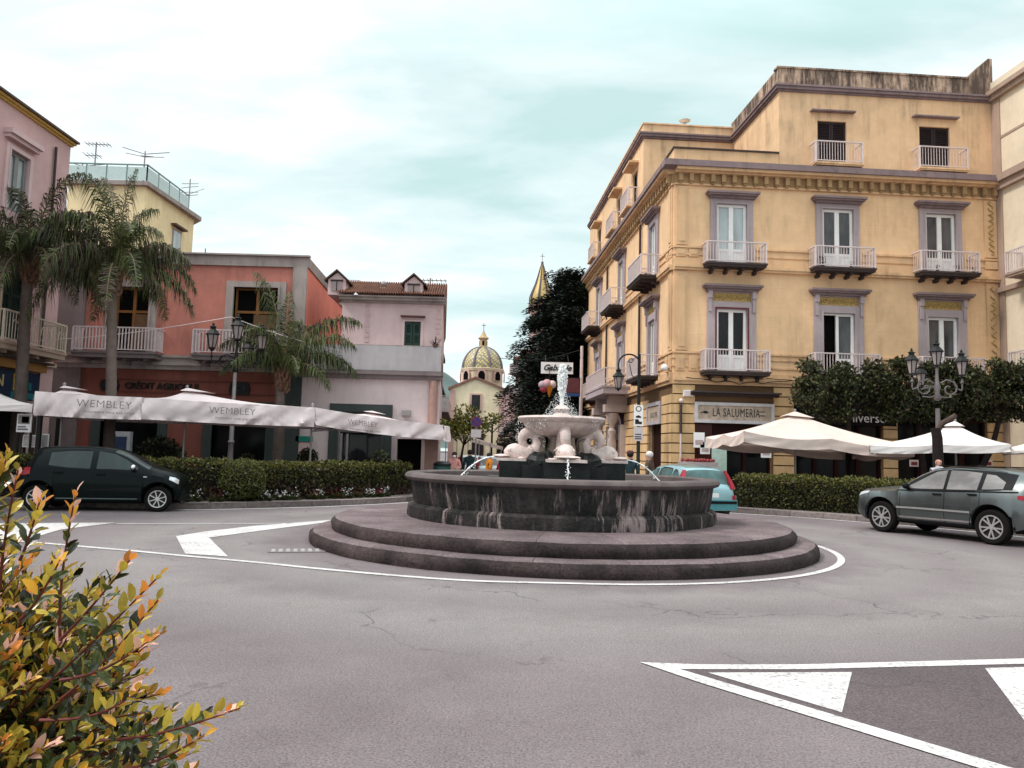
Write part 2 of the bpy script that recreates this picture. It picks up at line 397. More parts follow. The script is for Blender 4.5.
KL = smoothline([(-60, 21.4), (-25, 20.6), (-12, 20.05), (-8.54, 20.25), (-7.03, 21.1), (-5.3, 22.6), (-3.5, 25.0), (-2.45, 28), (-2.7, 33), (-4.3, 55), (-7.2, 96)])
KR = smoothline([(3.4, 60), (4.6, 44), (5.4, 31), (5.75, 26.8), (6.2, 25), (7.08, 24.11), (8.66, 23.13), (10.05, 21.89), (11.6, 20.2), (13, 17.8), (15, 15.9), (22, 14.5), (60, 13.8)])
pav = flat('paving_stone', (.19, .155, .15), .85, var=.25, scale=3, bmp=.3)
kerbm, nt, bs = newmat('kerb_stone'); bs.inputs['Roughness'].default_value = .9; bs.inputs['Specular IOR Level'].default_value = .2
_k = mix(nt, 1, (.20, .165, .157), ramp(nt, N(nt, 'ShaderNodeNewGeometry').outputs['Random Per Island'], [(0, .6), (1, 1.25)]), 'MULTIPLY')
_k = mix(nt, 1, _k, ramp(nt, noise_n(nt, pos(nt), 9, 5, .7), [(.3, .6), (.7, 1.25)]), 'MULTIPLY'); nt.links.new(_k, bs.inputs['Base Color']); bump(nt, bs, noise_n(nt, pos(nt), 30, 4), .4, .01)
def stones(pts, ln):
    out = [pts[0]]; acc = 0
    for a, c in zip(pts, pts[1:]):
        d = (c-a).length; s = 0
        while acc+d-s >= ln: s += ln-acc; acc = 0; out.append(a.lerp(c, s/d))
        acc += d-s
    return out
b = MB(); b.poly([(p.x, p.y, .148) for p in KL]+[(-60, 96, .148)]); tag(b.build('pavement', pav), kind='structure')
b = MB(); b.poly([(p.x, p.y, .148) for p in KR]+[(60, 60, .148)]); tag(b.build('pavement', pav), kind='structure')
b = MB(); SL = stones(KL, .95); [ribbon(b, [p, q.lerp(p, .012)], .3, -.05, .154, 1) for p, q in zip(SL, SL[1:])]; tag(b.build('kerb', kerbm), kind='structure')
b = MB(); SR = stones(KR, .95); [ribbon(b, [p, q.lerp(p, .012)], .3, -.05, .154, 1) for p, q in zip(SR, SR[1:])]; tag(b.build('kerb', kerbm), kind='structure')
# paint
def marking(polys):
    for pl in polys:
        b = MB(); b.poly([(p[0], p[1], .008) for p in pl]); tag(b.build('road_marking', paint, fix=False), kind='structure')
def line_mark(pts, wd):
    b = MB(); ribbon(b, pts, wd, .008); tag(b.build('road_marking', paint, fix=False), kind='structure')
def off(pts, d):
    out = []
    for i, p in enumerate(pts):
        t = (pts[min(i+1, len(pts)-1)]-pts[max(i-1, 0)]).normalized(); out.append(p+Vector((-t.y, t.x, 0))*d)
    return out
line_mark(off(KL, -.28), .13); line_mark(off(KR, -.28), .13)
arc = [(FC.x+5.12*math.cos(R(a)), FC.y+5.12*math.sin(R(a))) for a in range(-92, 110, 4)]
line_mark(arc, .12)
line_mark(smoothline([arc[0], (-.4, 10.28), (-1.42, 10.52), (-2.69, 10.98), (-3.59, 11.37), (-4.96, 11.88), (-6.36, 12.42), (-9.8, 13.5), (-16, 14.6)]), .12)
gp = lambda *q: [G(x, y) for x, y in q]
marking([gp((176, 536.5), (205, 531.8), (256, 526), (330, 520.3), (331, 522), (257, 531.5), (209, 538)), gp((176, 536.5), (209, 538), (228, 557), (185, 554))])
marking([gp((-30, 524), (60, 523.2), (116, 523), (60, 530), (27, 540), (-30, 546))])
line_mark(gp((116, 524), (180, 523.8), (290, 523.6)), .1)
# the splitter island, lower right
b = MB(); b.poly([(p.x, p.y, .004) for p in gp((655, 666), (1024, 663), (1500, 652), (1500, 915), (1010, 772))]); tag(b.build('road', asph_d, fix=False), kind='structure')
marking([gp((640, 663), (700, 665.3), (800, 665.2), (1024, 659.3), (1500, 643), (1500, 650), (1024, 664.6), (800, 670.2), (680, 670)),
         gp((640, 663), (680, 670), (985, 761), (1500, 915), (1470, 922), (975, 768), (700, 683.5)),
         gp((708, 673.5), (852, 673), (842, 713.5)), gp((985, 669), (1270, 660), (1190, 800), (1024, 721))])
p = G(297, 551); t = thing('drain_cover', 'small pale-edged iron drain grate in the asphalt beside the fountain steps', 'drain', (p.x, p.y, 0), R(15))
b = MB(); b.box(-.45, .45, -.22, .22, -.05, .012); b.build('frame', flat('worn_iron_frame', (.17,.15,.15), .6), t)
for k in range(7): b = MB(); b.box(-.40+k*.115, -.34+k*.115, -.18, .18, .0125, .017); b.build('bar', flat('worn_bar', (.33,.30,.30), .6) if k == 0 else bpy.data.materials['worn_bar'], t)
# hill at the end of the street
hm = flat('wooded_hillside', (.10, .135, .13), .95, var=.3, scale=.02)
b = MB()
def hill(u, v):
    x = -260+420*u; y = 620+260*v
    h = 78*math.exp(-((x+95)/75)**2)+34*math.exp(-((x-40)/90)**2)
    return (x, y, -1+h*math.sin(math.pi*min(1, v*.95+.02))*(1+.12*noise.noise((x*.02, y*.02, 0))))
b.grid(hill, 60, 14); tag(b.build('hill', hm, smooth=180), kind='structure')
# ------------------------------------------------------------------ facade helpers; frames map (u, outward, z)
def frame(o, e, n):
    """u axis e, outward axis n, origin o"""
    M = Matrix.Identity(4)
    for i in range(3): M[i][0] = e[i]; M[i][1] = n[i]; M[i][2] = (0, 0, 1)[i]; M[i][3] = o[i]
    return M
def wall(mb, u0, u1, z0, z1, ops=(), rev=.25):
    us = sorted({u0, u1, *[q for o in ops for q in o[:2]]}); zs = sorted({z0, z1, *[q for o in ops for q in o[2:4]]})
    us = [u for u in us if u0 <= u <= u1]; zs = [z for z in zs if z0 <= z <= z1]
    for i in range(len(us)-1):
        for j in range(len(zs)-1):
            cu, cz = (us[i]+us[i+1])/2, (zs[j]+zs[j+1])/2
            if any(o[0] < cu < o[1] and o[2] < cz < o[3] for o in ops): continue
            mb.poly([(us[i],0,zs[j]),(us[i+1],0,zs[j]),(us[i+1],0,zs[j+1]),(us[i],0,zs[j+1])])
    for a, c, e, f in [o[:4] for o in ops]:
        mb.poly([(a,0,e),(a,-rev,e),(a,-rev,f),(a,0,f)]); mb.poly([(c,0,e),(c,0,f),(c,-rev,f),(c,-rev,e)])
        mb.poly([(a,0,f),(a,-rev,f),(c,-rev,f),(c,0,f)]); mb.poly([(a,0,e),(c,0,e),(c,-rev,e),(a,-rev,e)])
def window(B, M, u0, u1, z0, z1, rev=.2, fm=None, pm=None, panel=.95, transom=0, leaves=2, fw=.115, name='window', curtain=None):
    fm = fm or white_fr; pm = pm or pane_d; d = -rev
    f = MB(M)
    f.box(u0, u0+fw, d-.04, d+.05, z0, z1); f.box(u1-fw, u1, d-.04, d+.05, z0, z1); f.box(u0+fw, u1-fw, d-.04, d+.05, z1-fw, z1); f.box(u0+fw, u1-fw, d-.04, d+.05, z0, z0+fw)
    for k in range(1, leaves):
        c = u0+(u1-u0)*k/leaves; f.box(c-fw*.85, c+fw*.85, d-.035, d+.045, z0+fw, z1-fw)
    if panel:
        f.box(u0+fw, u1-fw, d-.03, d+.02, z0+fw, z0+panel*.62)
        f.box(u0+fw, u1-fw, d-.03, d+.04, z0+panel*.62, z0+panel*.75)
    if transom: f.box(u0+fw, u1-fw, d-.03, d+.043, transom-.05, transom+.05)
    wo = f.build(name, fm, B)
    p = MB(M); p.poly([(u0,d-.02,z0),(u1,d-.02,z0),(u1,d-.02,z1),(u0,d-.02,z1)])
    p.build('pane', pm, wo)
    if curtain:
        k = MB(M); k.grid(lambda a, c: (u0+fw+(u1-u0-2*fw)*a, d-.012+.004*math.sin(a*40), z0+panel*.75+(z1-fw-z0-panel*.75)*c), 24, 1); k.build('curtain', curtain, wo, fix=False)
    return wo
def shutter(B, M, u0, u1, z0, z1, mat, rev=.12, name='shutter'):
    s = MB(M); d = -rev; n = max(6, int((z1-z0)/.085)); c = (u0+u1)/2
    for a, e in ((u0, c-.012), (c+.012, u1)):
        s.box(a, a+.08, d-.03, d+.03, z0, z1); s.box(e-.08, e, d-.03, d+.03, z0, z1)
        for z in (z0, (z0+z1)/2-.05, z1-.1): s.box(a+.08, e-.08, d-.03, d+.03, z, z+.1)
        for k in range(n):
            z = z0+.1+(z1-z0-.2)*k/n
            s.poly([(a+.08,d-.02,z+.07),(e-.08,d-.02,z+.07),(e-.08,d+.025,z),(a+.08,d+.025,z)])
    s.poly([(u0,d-.035,z0),(u1,d-.035,z0),(u1,d-.035,z1),(u0,d-.035,z1)])
    return s.build(name, mat, B)
def surround(B, M, u0, u1, z0, z1, wd=.34, mat=None, hood=0, frieze=False, th=.09, name='window_surround'):
    mat = mat or mauve; s = MB(M)
    s.box(u0-wd, u0, 0, th, z0, z1); s.box(u1, u1+wd, 0, th, z0, z1); s.box(u0-wd, u1+wd, 0, th, z1, z1+wd*.8)
    s.box(u0-wd*.25, u0, th, th+.03, z0, z1); s.box(u1, u1+wd*.25, th, th+.03, z0, z1); s.box(u0-wd*.25, u1+wd*.25, th, th+.03, z1, z1+wd*.25)
    zt = z1+wd*.8
    if frieze:
        s.box(u0-wd, u0-wd*.45, 0, th+.02, zt, zt+.42); s.box(u1+wd*.45, u1+wd, 0, th+.02, zt, zt+.42); s.box(u0-wd, u1+wd, 0, th-.02, zt+.37, zt+.42)
        for a in (u0-wd*.95, u1+wd*.5):
            s.box(a, a+wd*.45, th+.02, th+.12, zt+.12, zt+.42); s.box(a+.02, a+wd*.45-.02, th+.02, th+.07, zt-.45, zt+.12)
    o = s.build(name, mat, B)
    if frieze:
        f = MB(M); w2 = (u1-u0)+wd*.9; n = 9
        f.box(u0-wd*.45, u1+wd*.45, .0, .03, zt, zt+.37)
        for k in range(n):
            cu = u0-wd*.45+w2*(k+.5)/n; cz = zt+.185
            f.tube([(cu+.09*math.cos(t)*(1-t/9), .05, cz+.1*math.sin(t)*(1-t/9)*(1 if k % 2 else -1)) for t in [i*.6 for i in range(12)]], .022, 4)
        f.build('frieze', frieze_m, o); zt += .42
    if hood:
        h = MB(M); h.box(u0-wd-.06, u1+wd+.06, 0, .22, zt, zt+.10); h.box(u0-wd-.15, u1+wd+.15, 0, .36, zt+.10, zt+.17); h.box(u0-wd-.2, u1+wd+.2, 0, .42, zt+.17, zt+.26)
        h.build('hood', mauve_d if mat is mauve else mat, o)
    return o
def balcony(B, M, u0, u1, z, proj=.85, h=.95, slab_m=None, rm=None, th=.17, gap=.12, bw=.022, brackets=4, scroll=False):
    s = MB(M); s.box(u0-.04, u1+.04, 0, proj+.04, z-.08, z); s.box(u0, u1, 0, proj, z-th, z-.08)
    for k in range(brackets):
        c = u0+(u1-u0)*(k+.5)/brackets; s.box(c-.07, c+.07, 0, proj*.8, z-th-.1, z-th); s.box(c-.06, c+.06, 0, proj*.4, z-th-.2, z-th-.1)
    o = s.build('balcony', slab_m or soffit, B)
    r = MB(M); d = proj-.04
    r.box(u0, u1, d-.03, d+.03, z+h-.05, z+h); r.box(u0, u1, d-.018, d+.018, z+.06, z+.1)
    for a in (u0, u1): r.box(a-.03, a+.03, .02, d-.03, z+h-.05, z+h); r.box(a-.018, a+.018, .02, d-.02, z+.06, z+.1); r.box(a-.03, a+.03, d-.03, d+.03, z, z+h-.05)
    n = int((u1-u0)/gap)
    for k in range(1, n):
        c = u0+(u1-u0)*k/n; r.box(c-bw/2, c+bw/2, d-bw/2, d+bw/2, z+.1, z+h-.05)
    n2 = max(2, int(d/gap))
    for a in (u0, u1):
        for k in range(1, n2): c = d*k/n2; r.box(a-bw/2, a+bw/2, c-bw/2, c+bw/2, z+.1, z+h-.05)
    if scroll:
        for k in range(int((u1-u0)/.5)):
            c = u0+.25+k*.5; r.tube([(c+.17*math.cos(t), d, z+h*.5+.3*math.sin(t)*math.cos(t/2)) for t in [i*.5 for i in range(14)]], .014, 4)
    r.build('railing', rm or rail_m, o)
    return o
def mouldings(mb, u0, u1, steps):       # steps: (z0, z1, projection), ends butt
    for z0, z1, p in steps: mb.box(u0, u1, .0, p, z0, z1)
frieze_m = flat('gilded_frieze', (.40,.27,.10), .7, var=.4, scale=20)

def box_shell(mb, x0, x1, y0, y1, z0, z1, skip=''):
    if 'f' not in skip: mb.poly([(x0,y0,z0),(x1,y0,z0),(x1,y0,z1),(x0,y0,z1)])
    if 'b' not in skip: mb.poly([(x0,y1,z0),(x1,y1,z0),(x1,y1,z1),(x0,y1,z1)])
    if 'l' not in skip: mb.poly([(x0,y0,z0),(x0,y1,z0),(x0,y1,z1),(x0,y0,z1)])
    if 'r' not in skip: mb.poly([(x1,y0,z0),(x1,y1,z0),(x1,y1,z1),(x1,y0,z1)])

# ================================================================== ochre palazzo, right
YO = (6.7, 32, 0); YA = R(3.67)
Y_ = thing('palazzo', 'ochre yellow palazzo on the street corner with mauve window surrounds and iron balconies', 'building', YO, YA)
MF = frame((0,0,0), (1,0,0), (0,-1,0))      # front
MS = frame((0,0,0), (0,1,0), (-1,0,0))      # side along the street
L, D = 14.4, 22.0
fr_w = [(1.84, 3.15), (6.47, 7.85), (11.08, 12.44)]
sd_w = [(2.75, 3.95), (9.9, 11.1), (17.0, 18.2)]
ops_f = [(a, c, 9.85, 12.5) for a, c in fr_w]+[(a, c, 5.3, 7.95) for a, c in fr_w]+[(.95, 4.2, .15, 4.0), (5.2, 9.0, .15, 3.9), (9.7, 13.6, .15, 3.9)]
ops_s = [(a, c, 9.85, 12.5) for a, c in sd_w]+[(a, c, 5.3, 7.95) for a, c in sd_w]+[(1.6, 3.9, .15, 4.05), (9.4, 12.2, .15, 4.1), (16.2, 18.6, .15, 3.6)]
b = MB(MF); wall(b, 0, L, 4.72, 14.2, ops_f, .13); b.M = MS; wall(b, 0, D, 4.72, 14.2, ops_s, .13); b.M = Matrix.Identity(4)
b.poly([(L,0,0),(L,D,0),(L,D,14.2),(L,0,14.2)]); b.poly([(0,D,0),(L,D,0),(L,D,14.2),(0,D,14.2)])
b.build('wall', yellow, Y_, merge=.001)
# rusticated ground floor: courses stand proud of dark joints
b = MB(MF); wall(b, 0, L, 0, 4.72, ops_f, .3); b.M = MS; wall(b, 0, D, 0, 4.72, ops_s, .3); b.build('ground_floor_wall', plaster('rusticated_base_joints', (.16,.095,.05), (.08,.05,.03), .5), Y_, merge=.001)
b = MB(MF)
def courses(b, M, spans, z0, z1, n, sgn=0):
    b.M = M; h = (z1-z0)/n
    for k in range(n):
        for a, c in spans: b.box(a, c, .002, .075, z0+k*h+.025, z0+(k+1)*h-.025)
rust_m = plaster('ochre_rusticated_stone', (.72,.475,.25), (.3,.2,.1), .65, var=.2)
for sp_ in [(0, .93), (4.3, 5.15), (9.05, 9.65), (13.65, L)]: b = MB(MF); courses(b, MF, [sp_], .2, 4.3, 10); b.build('rustication', rust_m, Y_)
b = MB(MF)
courses(b, MF, [(0, .93), (4.3, L)], 4.3, 4.7, 1)
b.build('rustication', rust_m, Y_); b = MB(MS)
for sp_ in [(-.074, 1.5), (4.0, 9.2), (12.4, 16.1), (18.7, D)]: b = MB(MS); courses(b, MS, [sp_], .2, 4.3, 10); b.build('rustication', rust_m, Y_)
# string courses, corner pilasters, panels
b = MB(MF)
for M, u1 in ((MF, L), (MS, D)):
    b.M = M
    a = .0 if M is MF else -.0
    mouldings(b, a, u1, [(4.72, 4.86, .12), (4.86, 5.0, .2), (5.0, 5.22, .1), (9.56, 9.66, .16), (9.66, 9.78, .22)])
    cut = [0]+[q for w_ in (fr_w if M is MF else sd_w) for q in (w_[0]-.42, w_[1]+.42)]+[u1]
    for i in range(0, len(cut), 2): mouldings(b, cut[i], cut[i+1], [(9.78, 10.08, .07), (6.02, 6.1, .08), (10.52, 10.6, .08), (5.45, 5.52, .05), (5.8, 5.86, .05), (10.22, 10.28, .05)])
b.build('string_course', yellow_dk, Y_)
for M in (MF, MS):
    b = MB(M)
    for z0, z1 in ((6.15, 9.5), (10.65, 13.2)): b.box(.1, .6, 0, .07, z0, z1); b.box(.22, .48, .07, .1, z0+.15, z1-.15)
    for z0, z1 in ((5.28, 5.95), (10.15, 10.48)): b.box(.1, .5, 0, .06, z0, z1); b.box(.66, 1.06, 0, .06, z0, z1); b.box(.17, .43, .06, .08, z0+.1, z1-.1); b.box(.73, .99, .06, .08, z0+.1, z1-.1)
    b.build('pilaster', yellow_dk, Y_)
b = MB(MF)
for z0, z1 in ((6.15, 9.5), (10.65, 13.2)): b.box(13.75, 14.3, 0, .08, z0, z1)
b.box(13.75, 14.3, 0, .08, 10.15, 10.48)
b.build('pilaster', yellow_dk, Y_)
for z0, z1 in ((6.3, 9.4), (10.75, 13.1)):
    b = MB(MF)
    for k in range(8):
        z = z0+(z1-z0)*k/8; b.tube([(14.02+.11*math.sin(t*.8+k), .11, z+.03+t*.045) for t in range(8)], .03, 4)
    b.build('pilaster_ornament', frieze_m, Y_)
# main cornice with a row of round dentils
b = MB(MF)
for M, a, u1 in ((MF, -.55, L-.02), (MS, -.0, D)):
    b.M = M
    mouldings(b, a if M is MF else 0, u1, [(13.92, 14.06, .58), (14.06, 14.2, .52)])
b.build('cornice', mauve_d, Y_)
b = MB(MF)
for M, u1 in ((MF, L-.02), (MS, D)):
    b.M = M; mouldings(b, 0, u1, [(13.25, 13.33, .1), (13.73, 13.8, .3), (13.8, 13.92, .48)])
b.build('cornice_moulding', yellow_dk, Y_)
b = MB(MF)
for M, u1 in ((MF, L), (MS, D)):
    b.M = M; b.box(0, u1, 0, .08, 13.34, 13.72); n = int(u1/.46)
    for k in range(n):
        c = (k+.5)*u1/n; b.box(c-.085, c+.085, .08, .27, 13.38, 13.72); b.box(c-.06, c+.06, .08, .2, 13.3, 13.38)
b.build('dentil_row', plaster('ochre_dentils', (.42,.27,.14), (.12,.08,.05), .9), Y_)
# low terrace parapet and the two attic blocks
b = MB(); b.box(0.02, 4.64, .1, .3, 14.2, 14.9); b.box(.02, .22, .3, 5.78, 14.2, 14.9); b.build('terrace_parapet', yellow_dk, Y_); b = MB(); b.box(-.03, 4.64, .05, .35, 14.9, 14.97); b.box(-.03, .27, .35, 5.78, 14.9, 14.97); b.build('coping', soffit, Y_)
b = MB(); b.poly([(0,0,14.2),(L,0,14.2),(L,D,14.2),(0,D,14.2)]); b.build('terrace', soffit, Y_)
at_w = [(6.38, 7.68), (11.0, 12.39)]
b = MB(frame((0,.12,0), (1,0,0), (0,-1,0))); wall(b, 4.66, L, 14.2, 17.8, [(a, c, 14.45, 16.5) for a, c in at_w], .3)
b.M = frame((4.66,.12,0), (0,1,0), (-1,0,0)); wall(b, 0, D-.12, 14.2, 17.8, [(2.6, 3.6, 14.5, 15.9)])
b.M = frame((0.02,0,0), (0,1,0), (-1,0,0)); at_s = [(7.1, 8.2), (11.2, 12.3), (17.6, 18.7)]; wall(b, 5.8, D, 14.2, 17.7, [(a, c, 14.6, 16.6) for a, c in at_s], .25)
b.M = frame((0,5.8,0), (1,0,0), (0,-1,0)); wall(b, .02, 4.66, 14.2, 17.7)
b.M = Matrix.Identity(4); b.poly([(.02,D,14.2),(L,D,14.2),(L,D,17.7),(.02,D,17.7)]); b.poly([(L,.12,14.2),(L,D,14.2),(L,D,17.8),(L,.12,17.8)])
b.build('attic_wall', yellow_pl, Y_)
b = MB()
for z0, z1, p in ((17.72, 17.8, .08), (17.8, 17.92, .18), (17.92, 18.0, .24)):
    b.box(4.66-p, L, .12-p, .3, z0, z1); b.box(4.66-p, 4.9, .3, 5.8-p, z0, z1)
    b.box(.02-p, 4.66-p, 5.8-p, 6, z0-.004, z1-.004); b.box(.02-p, .3, 6, D, z0-.004, z1-.004)
b.build('attic_cornice', mauve_d, Y_)
b = MB(); b.box(4.62, L, .1, .4, 18.0, 18.78); b.box(4.56, L, .05, .45, 18.78, 18.86); b.box(4.62, 4.9, .4, 6, 18.0, 18.8)
b.build('attic_parapet', stained, Y_)
b = MB(); b.box(.0, 4.62, 5.78, 6.05, 18.0, 18.46); b.box(.0, .3, 6.05, D, 18.0, 18.46); b.box(-.05, 4.62, 5.72, 6.1, 18.46, 18.53); b.box(-.05, .35, 6.1, D, 18.46, 18.53); b.build('side_parapet', yellow_pl, Y_)
b = MB(); b.prism([(13.3, 18.0), (14.38, 18.0), (14.38, 19.75), (14.2, 19.75), (13.3, 18.9)], .02, .55); b.build('gable_wall', stained, Y_)
b = MB(); b.poly([(4.7,.3,18.1),(L,.3,18.1),(L,D,18.1),(4.7,D,18.1)]); b.poly([(.1,6,18.05),(4.7,6,18.05),(4.7,D,18.05),(.1,D,18.05)]); b.build('roof', soffit, Y_)
MA = frame((0,.12,0), (1,0,0), (0,-1,0))
for a, c in at_w:
    shutter(Y_, MA, a, c, 14.45, 16.5, shutter_br); balcony(Y_, MA, a-.34, c+.42, 14.42, .6, .95, yellow_pl, rail_m, .14, brackets=0, bw=.018)
    b = MB(MA); b.box(a-.34, c+.34, 0, .25, 16.86, 16.92); b.build('hood', mauve_d, Y_)
MAs = frame((.02,0,0), (0,1,0), (-1,0,0))
for a, c in at_s:
    shutter(Y_, MAs, a, c, 14.6, 16.6, shutter_br); b = MB(MAs); b.box(a-.3, c+.3, 0, .5, 16.85, 16.95); b.build('hood', yellow_dk, Y_)
    balcony(Y_, MAs, a-.4, c+.4, 14.55, .6, .95, yellow_pl, rail_m, .12, brackets=0)
b = MB(frame((4.66,.12,0), (0,1,0), (-1,0,0))); b.poly([(2.5, .03, 15.95), (3.7, .03, 15.95), (3.7, .75, 15.45), (2.5, .75, 15.45)]); b.poly([(2.6,-.2,14.5),(3.6,-.2,14.5),(3.6,-.2,15.9),(2.6,-.2,15.9)]); b.build('awning', shutter_br, Y_)
# windows and balconies
panes = [pane_p, pane_m, pane_d]
for k, (a, c) in enumerate(fr_w):
    wd = window(Y_, MF, a, c, 9.85, 12.5, rev=.08, pm=[pane_p, pane_m, pane_m][k], curtain=None)
    surround(Y_, MF, a, c, 9.8, 12.5, .27, mauve, hood=1)
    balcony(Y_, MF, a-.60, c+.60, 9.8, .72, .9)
    if k == 1:
        wd = window(Y_, MF, a+.6, c, 5.3, 7.95, rev=.08, pm=pane_m, leaves=1); bb = MB(MF); bb.poly([(a,-.24,5.3),(a+.6,-.24,5.3),(a+.6,-.24,7.95),(a,-.24,7.95)]); bb.build('open_doorway', dark_in, Y_); bb = MB(MF); bb.box(a, a+.07, -.12, -.03, 5.3, 7.95); bb.box(a+.07, a+.6, -.12, -.03, 7.87, 7.95); bb.build('door_frame', white_fr, Y_)
    else: window(Y_, MF, a, c, 5.3, 7.95, rev=.08, pm=[pane_d, 0, pane_m][k] or pane_d)
    if k == 0:
        bb = MB(MF); bb.box(a-.075, a-.004, .0, .13, 5.25, 7.95); bb.box(c+.004, c+.075, .0, .13, 5.25, 7.95); bb.box(a-.075, c+.075, 0, .13, 7.954, 8.02); bb.build('red_trim', flat('dark_red_paint', (.12,.02,.03), .5), Y_)
    surround(Y_, MF, a, c, 5.25, 7.95, .40, mauve, hood=1, frieze=True)
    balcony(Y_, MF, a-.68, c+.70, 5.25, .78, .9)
for k, (a, c) in enumerate(sd_w):
    window(Y_, MS, a, c, 9.85, 12.5, rev=.08, pm=pane_p); surround(Y_, MS, a, c, 9.8, 12.5, .34, mauve, hood=1); balcony(Y_, MS, a-.72, c+.78, 9.8, .95)
    window(Y_, MS, a, c, 5.3, 7.95, rev=.08, pm=pane_m); surround(Y_, MS, a, c, 5.25, 7.95, .40, mauve, hood=1, frieze=True)
    if k == 1: balcony(Y_, MS, a-2.2, c+2.2, 5.25, 1.5, slab_m=mauve, th=.4, brackets=2)
    else: balcony(Y_, MS, a-.72, c+.8, 5.25, .95)
# drain pipes on the side wall
for v in (5.8, 14.5): b = MB(MS); b.tube([(v,.1,13.2),(v,.1,4.9)], .06, 6); b.build('drain_pipe', soffit, Y_, smooth=40)
# carved street portal under the wide balcony: jambs, arch, two figure-like columns
for s in (-1, 1):
    b = MB(MS); c = 10.8+s*1.75; b.box(c-.3, c+.3, 0, .35, .15, 3.3); b.box(c-.36, c+.36, 0, .42, .15, .9)
    b.lathe([(.2,.9),(.24,1.2),(.16,1.5),(.22,1.9),(.25,2.3),(.17,2.65),(.22,2.95),(.13,3.1),(.16,3.3),(.3,3.5),(.34,3.9)], 12, (c,.75,0)); b.box(c-.36, c+.36, .35, 1.1, .15, .9)
    b.box(c-.34, c+.34, 0, 1.2, 3.95, 4.35); b.box(c-.26, c+.26, 0, 1.0, 4.35, 4.83)
    b.build('portal_column', plaster('portal_stone', (.52,.42,.38), (.25,.18,.16), .7), Y_, smooth=35)
b = MB(MS); n = 12
for k in range(n):
    t0, t1 = math.pi*k/n, math.pi*(k+1)/n
    for (r0, r1, y0, y1) in ((1.15, 1.42, -.2, .12),):
        q = lambda r, t: (10.8-r*math.cos(t), 2.55+r*math.sin(t))
        A, Bq, Cq, Dq = q(r0,t0), q(r1,t0), q(r1,t1), q(r0,t1)
        b.poly([(A[0],y1,A[1]),(Bq[0],y1,Bq[1]),(Cq[0],y1,Cq[1]),(Dq[0],y1,Dq[1])]); b.poly([(A[0],y0,A[1]),(A[0],y1,A[1]),(Dq[0],y1,Dq[1]),(Dq[0],y0,Dq[1])])
b.build('portal_arch', mauve, Y_)
b = MB(MS); b.poly([(9.4,-.28,.15),(12.2,-.28,.15),(12.2,-.28,4.1),(9.4,-.28,4.1)]); b.build('portal_door', shutter_br, Y_)
b = MB(MS); b.box(1.6, 2.7, -.3, -.22, .15, 3.05); b.box(2.75, 3.9, -.3, -.22, .15, 3.05); b.build('shop_door', shop_br, Y_)
b = MB(MS); b.box(16.2, 18.6, -.3, -.22, .15, 3.6); b.build('shop_shutter', shutter_br, Y_)
# front shops: posts, panes, dark wood
def shopfront(a, c, z1, posts):
    s = MB(MF); n = posts
    for k in range(n+1):
        u = a+(c-a)*k/n; s.box(max(a, u-.07), min(c, u+.07), -.26, -.12, .15, z1)
    s.box(a, c, -.26, -.13, z1-.45, z1-.003); s.box(a, c, -.26, -.13, .15, .6); so_ = s.build('shopfront', shop_br, Y_)
    p = MB(MF); p.poly([(a,-.24,.15),(c,-.24,.15),(c,-.24,z1),(a,-.24,z1)]); p.build('pane', pane_s, so_)
shopfront(.95, 4.2, 3.1, 3); shopfront(5.2, 9.0, 3.9, 4); shopfront(9.7, 13.6, 3.9, 4)
b = MB(MF); b.box(.95, 1.7, -.11, -.06, .15, 3.08); b.build('folded_shop_door', flat('oxblood_wood', (.055,.012,.01), .5), Y_)
b = MB(MF); b.box(.7, 4.45, .02, .55, 4.35, 4.42); b.box(.7, 4.45, .02, .3, 4.25, 4.35); b.build('canopy_ledge', soffit, Y_)
def sign(name, label, M, u0, u1, z0, z1, d0, d1, fm, pm, txt, ink, fw=.1, cat='sign', shear=0, group=None, space=1, off=0, nar=1):
    """a board on the palazzo front: frame, panel, lettering; M is the palazzo frame"""
    root_w = ROOTM[Y_] @ M
    o = root_w @ Vector(((u0+u1)/2, d0, z0))
    t = thing(name, label, cat, tuple(o), 0, group); W = inv(t) @ root_w
    if fw:
        f = MB(W); f.box(u0, u0+fw, d0, d1, z0, z1); f.box(u1-fw, u1, d0, d1, z0, z1); f.box(u0+fw, u1-fw, d0, d1, z0, z0+fw); f.box(u0+fw, u1-fw, d0, d1, z1-fw, z1); f.build('sign_frame', fm, t)
    p = MB(W); p.box(u0+fw, u1-fw, d0, d1-.05 if fw else d1, z0+fw, z1-fw); p.build('sign_panel', pm, t)
    dl = d1-.05 if fw else d1
    for (tx, sz, cu, cz) in txt:
        me = lettering(tx, sz, .004, shear, space, off); q = MB(W); q.mesh(me, Matrix.Translation((cu, dl+.006, cz)) @ Matrix.Scale(nar, 4, (1,0,0)) @ (Matrix.Scale(-1, 4, (1,0,0)) if M is MS else Matrix.Identity(4)) @ STAND); q.build('lettering', ink, t, fix=False)
    return t, W, dl
wood_sign = flat('driftwood_panel', (.42,.33,.26), .7, var=.3, scale=4)
t, W, dl = sign('shop_sign', 'delicatessen shop sign reading LA SALUMERIA on a driftwood panel over the corner shop', MF, .9, 4.28, 3.12, 3.98, -.05, .2, flat('pale_grey_frame', (.52,.49,.50), .6), wood_sign, [('LA SALUMERIA', .50, 2.66, 3.55), ('CUCINA', .11, 3.75, 3.63), ('E VINERIA', .10, 3.75, 3.47)], black_ink, fw=.13, nar=.56, space=1.12)
b = MB(W)   # the small leg of ham drawn left of the name
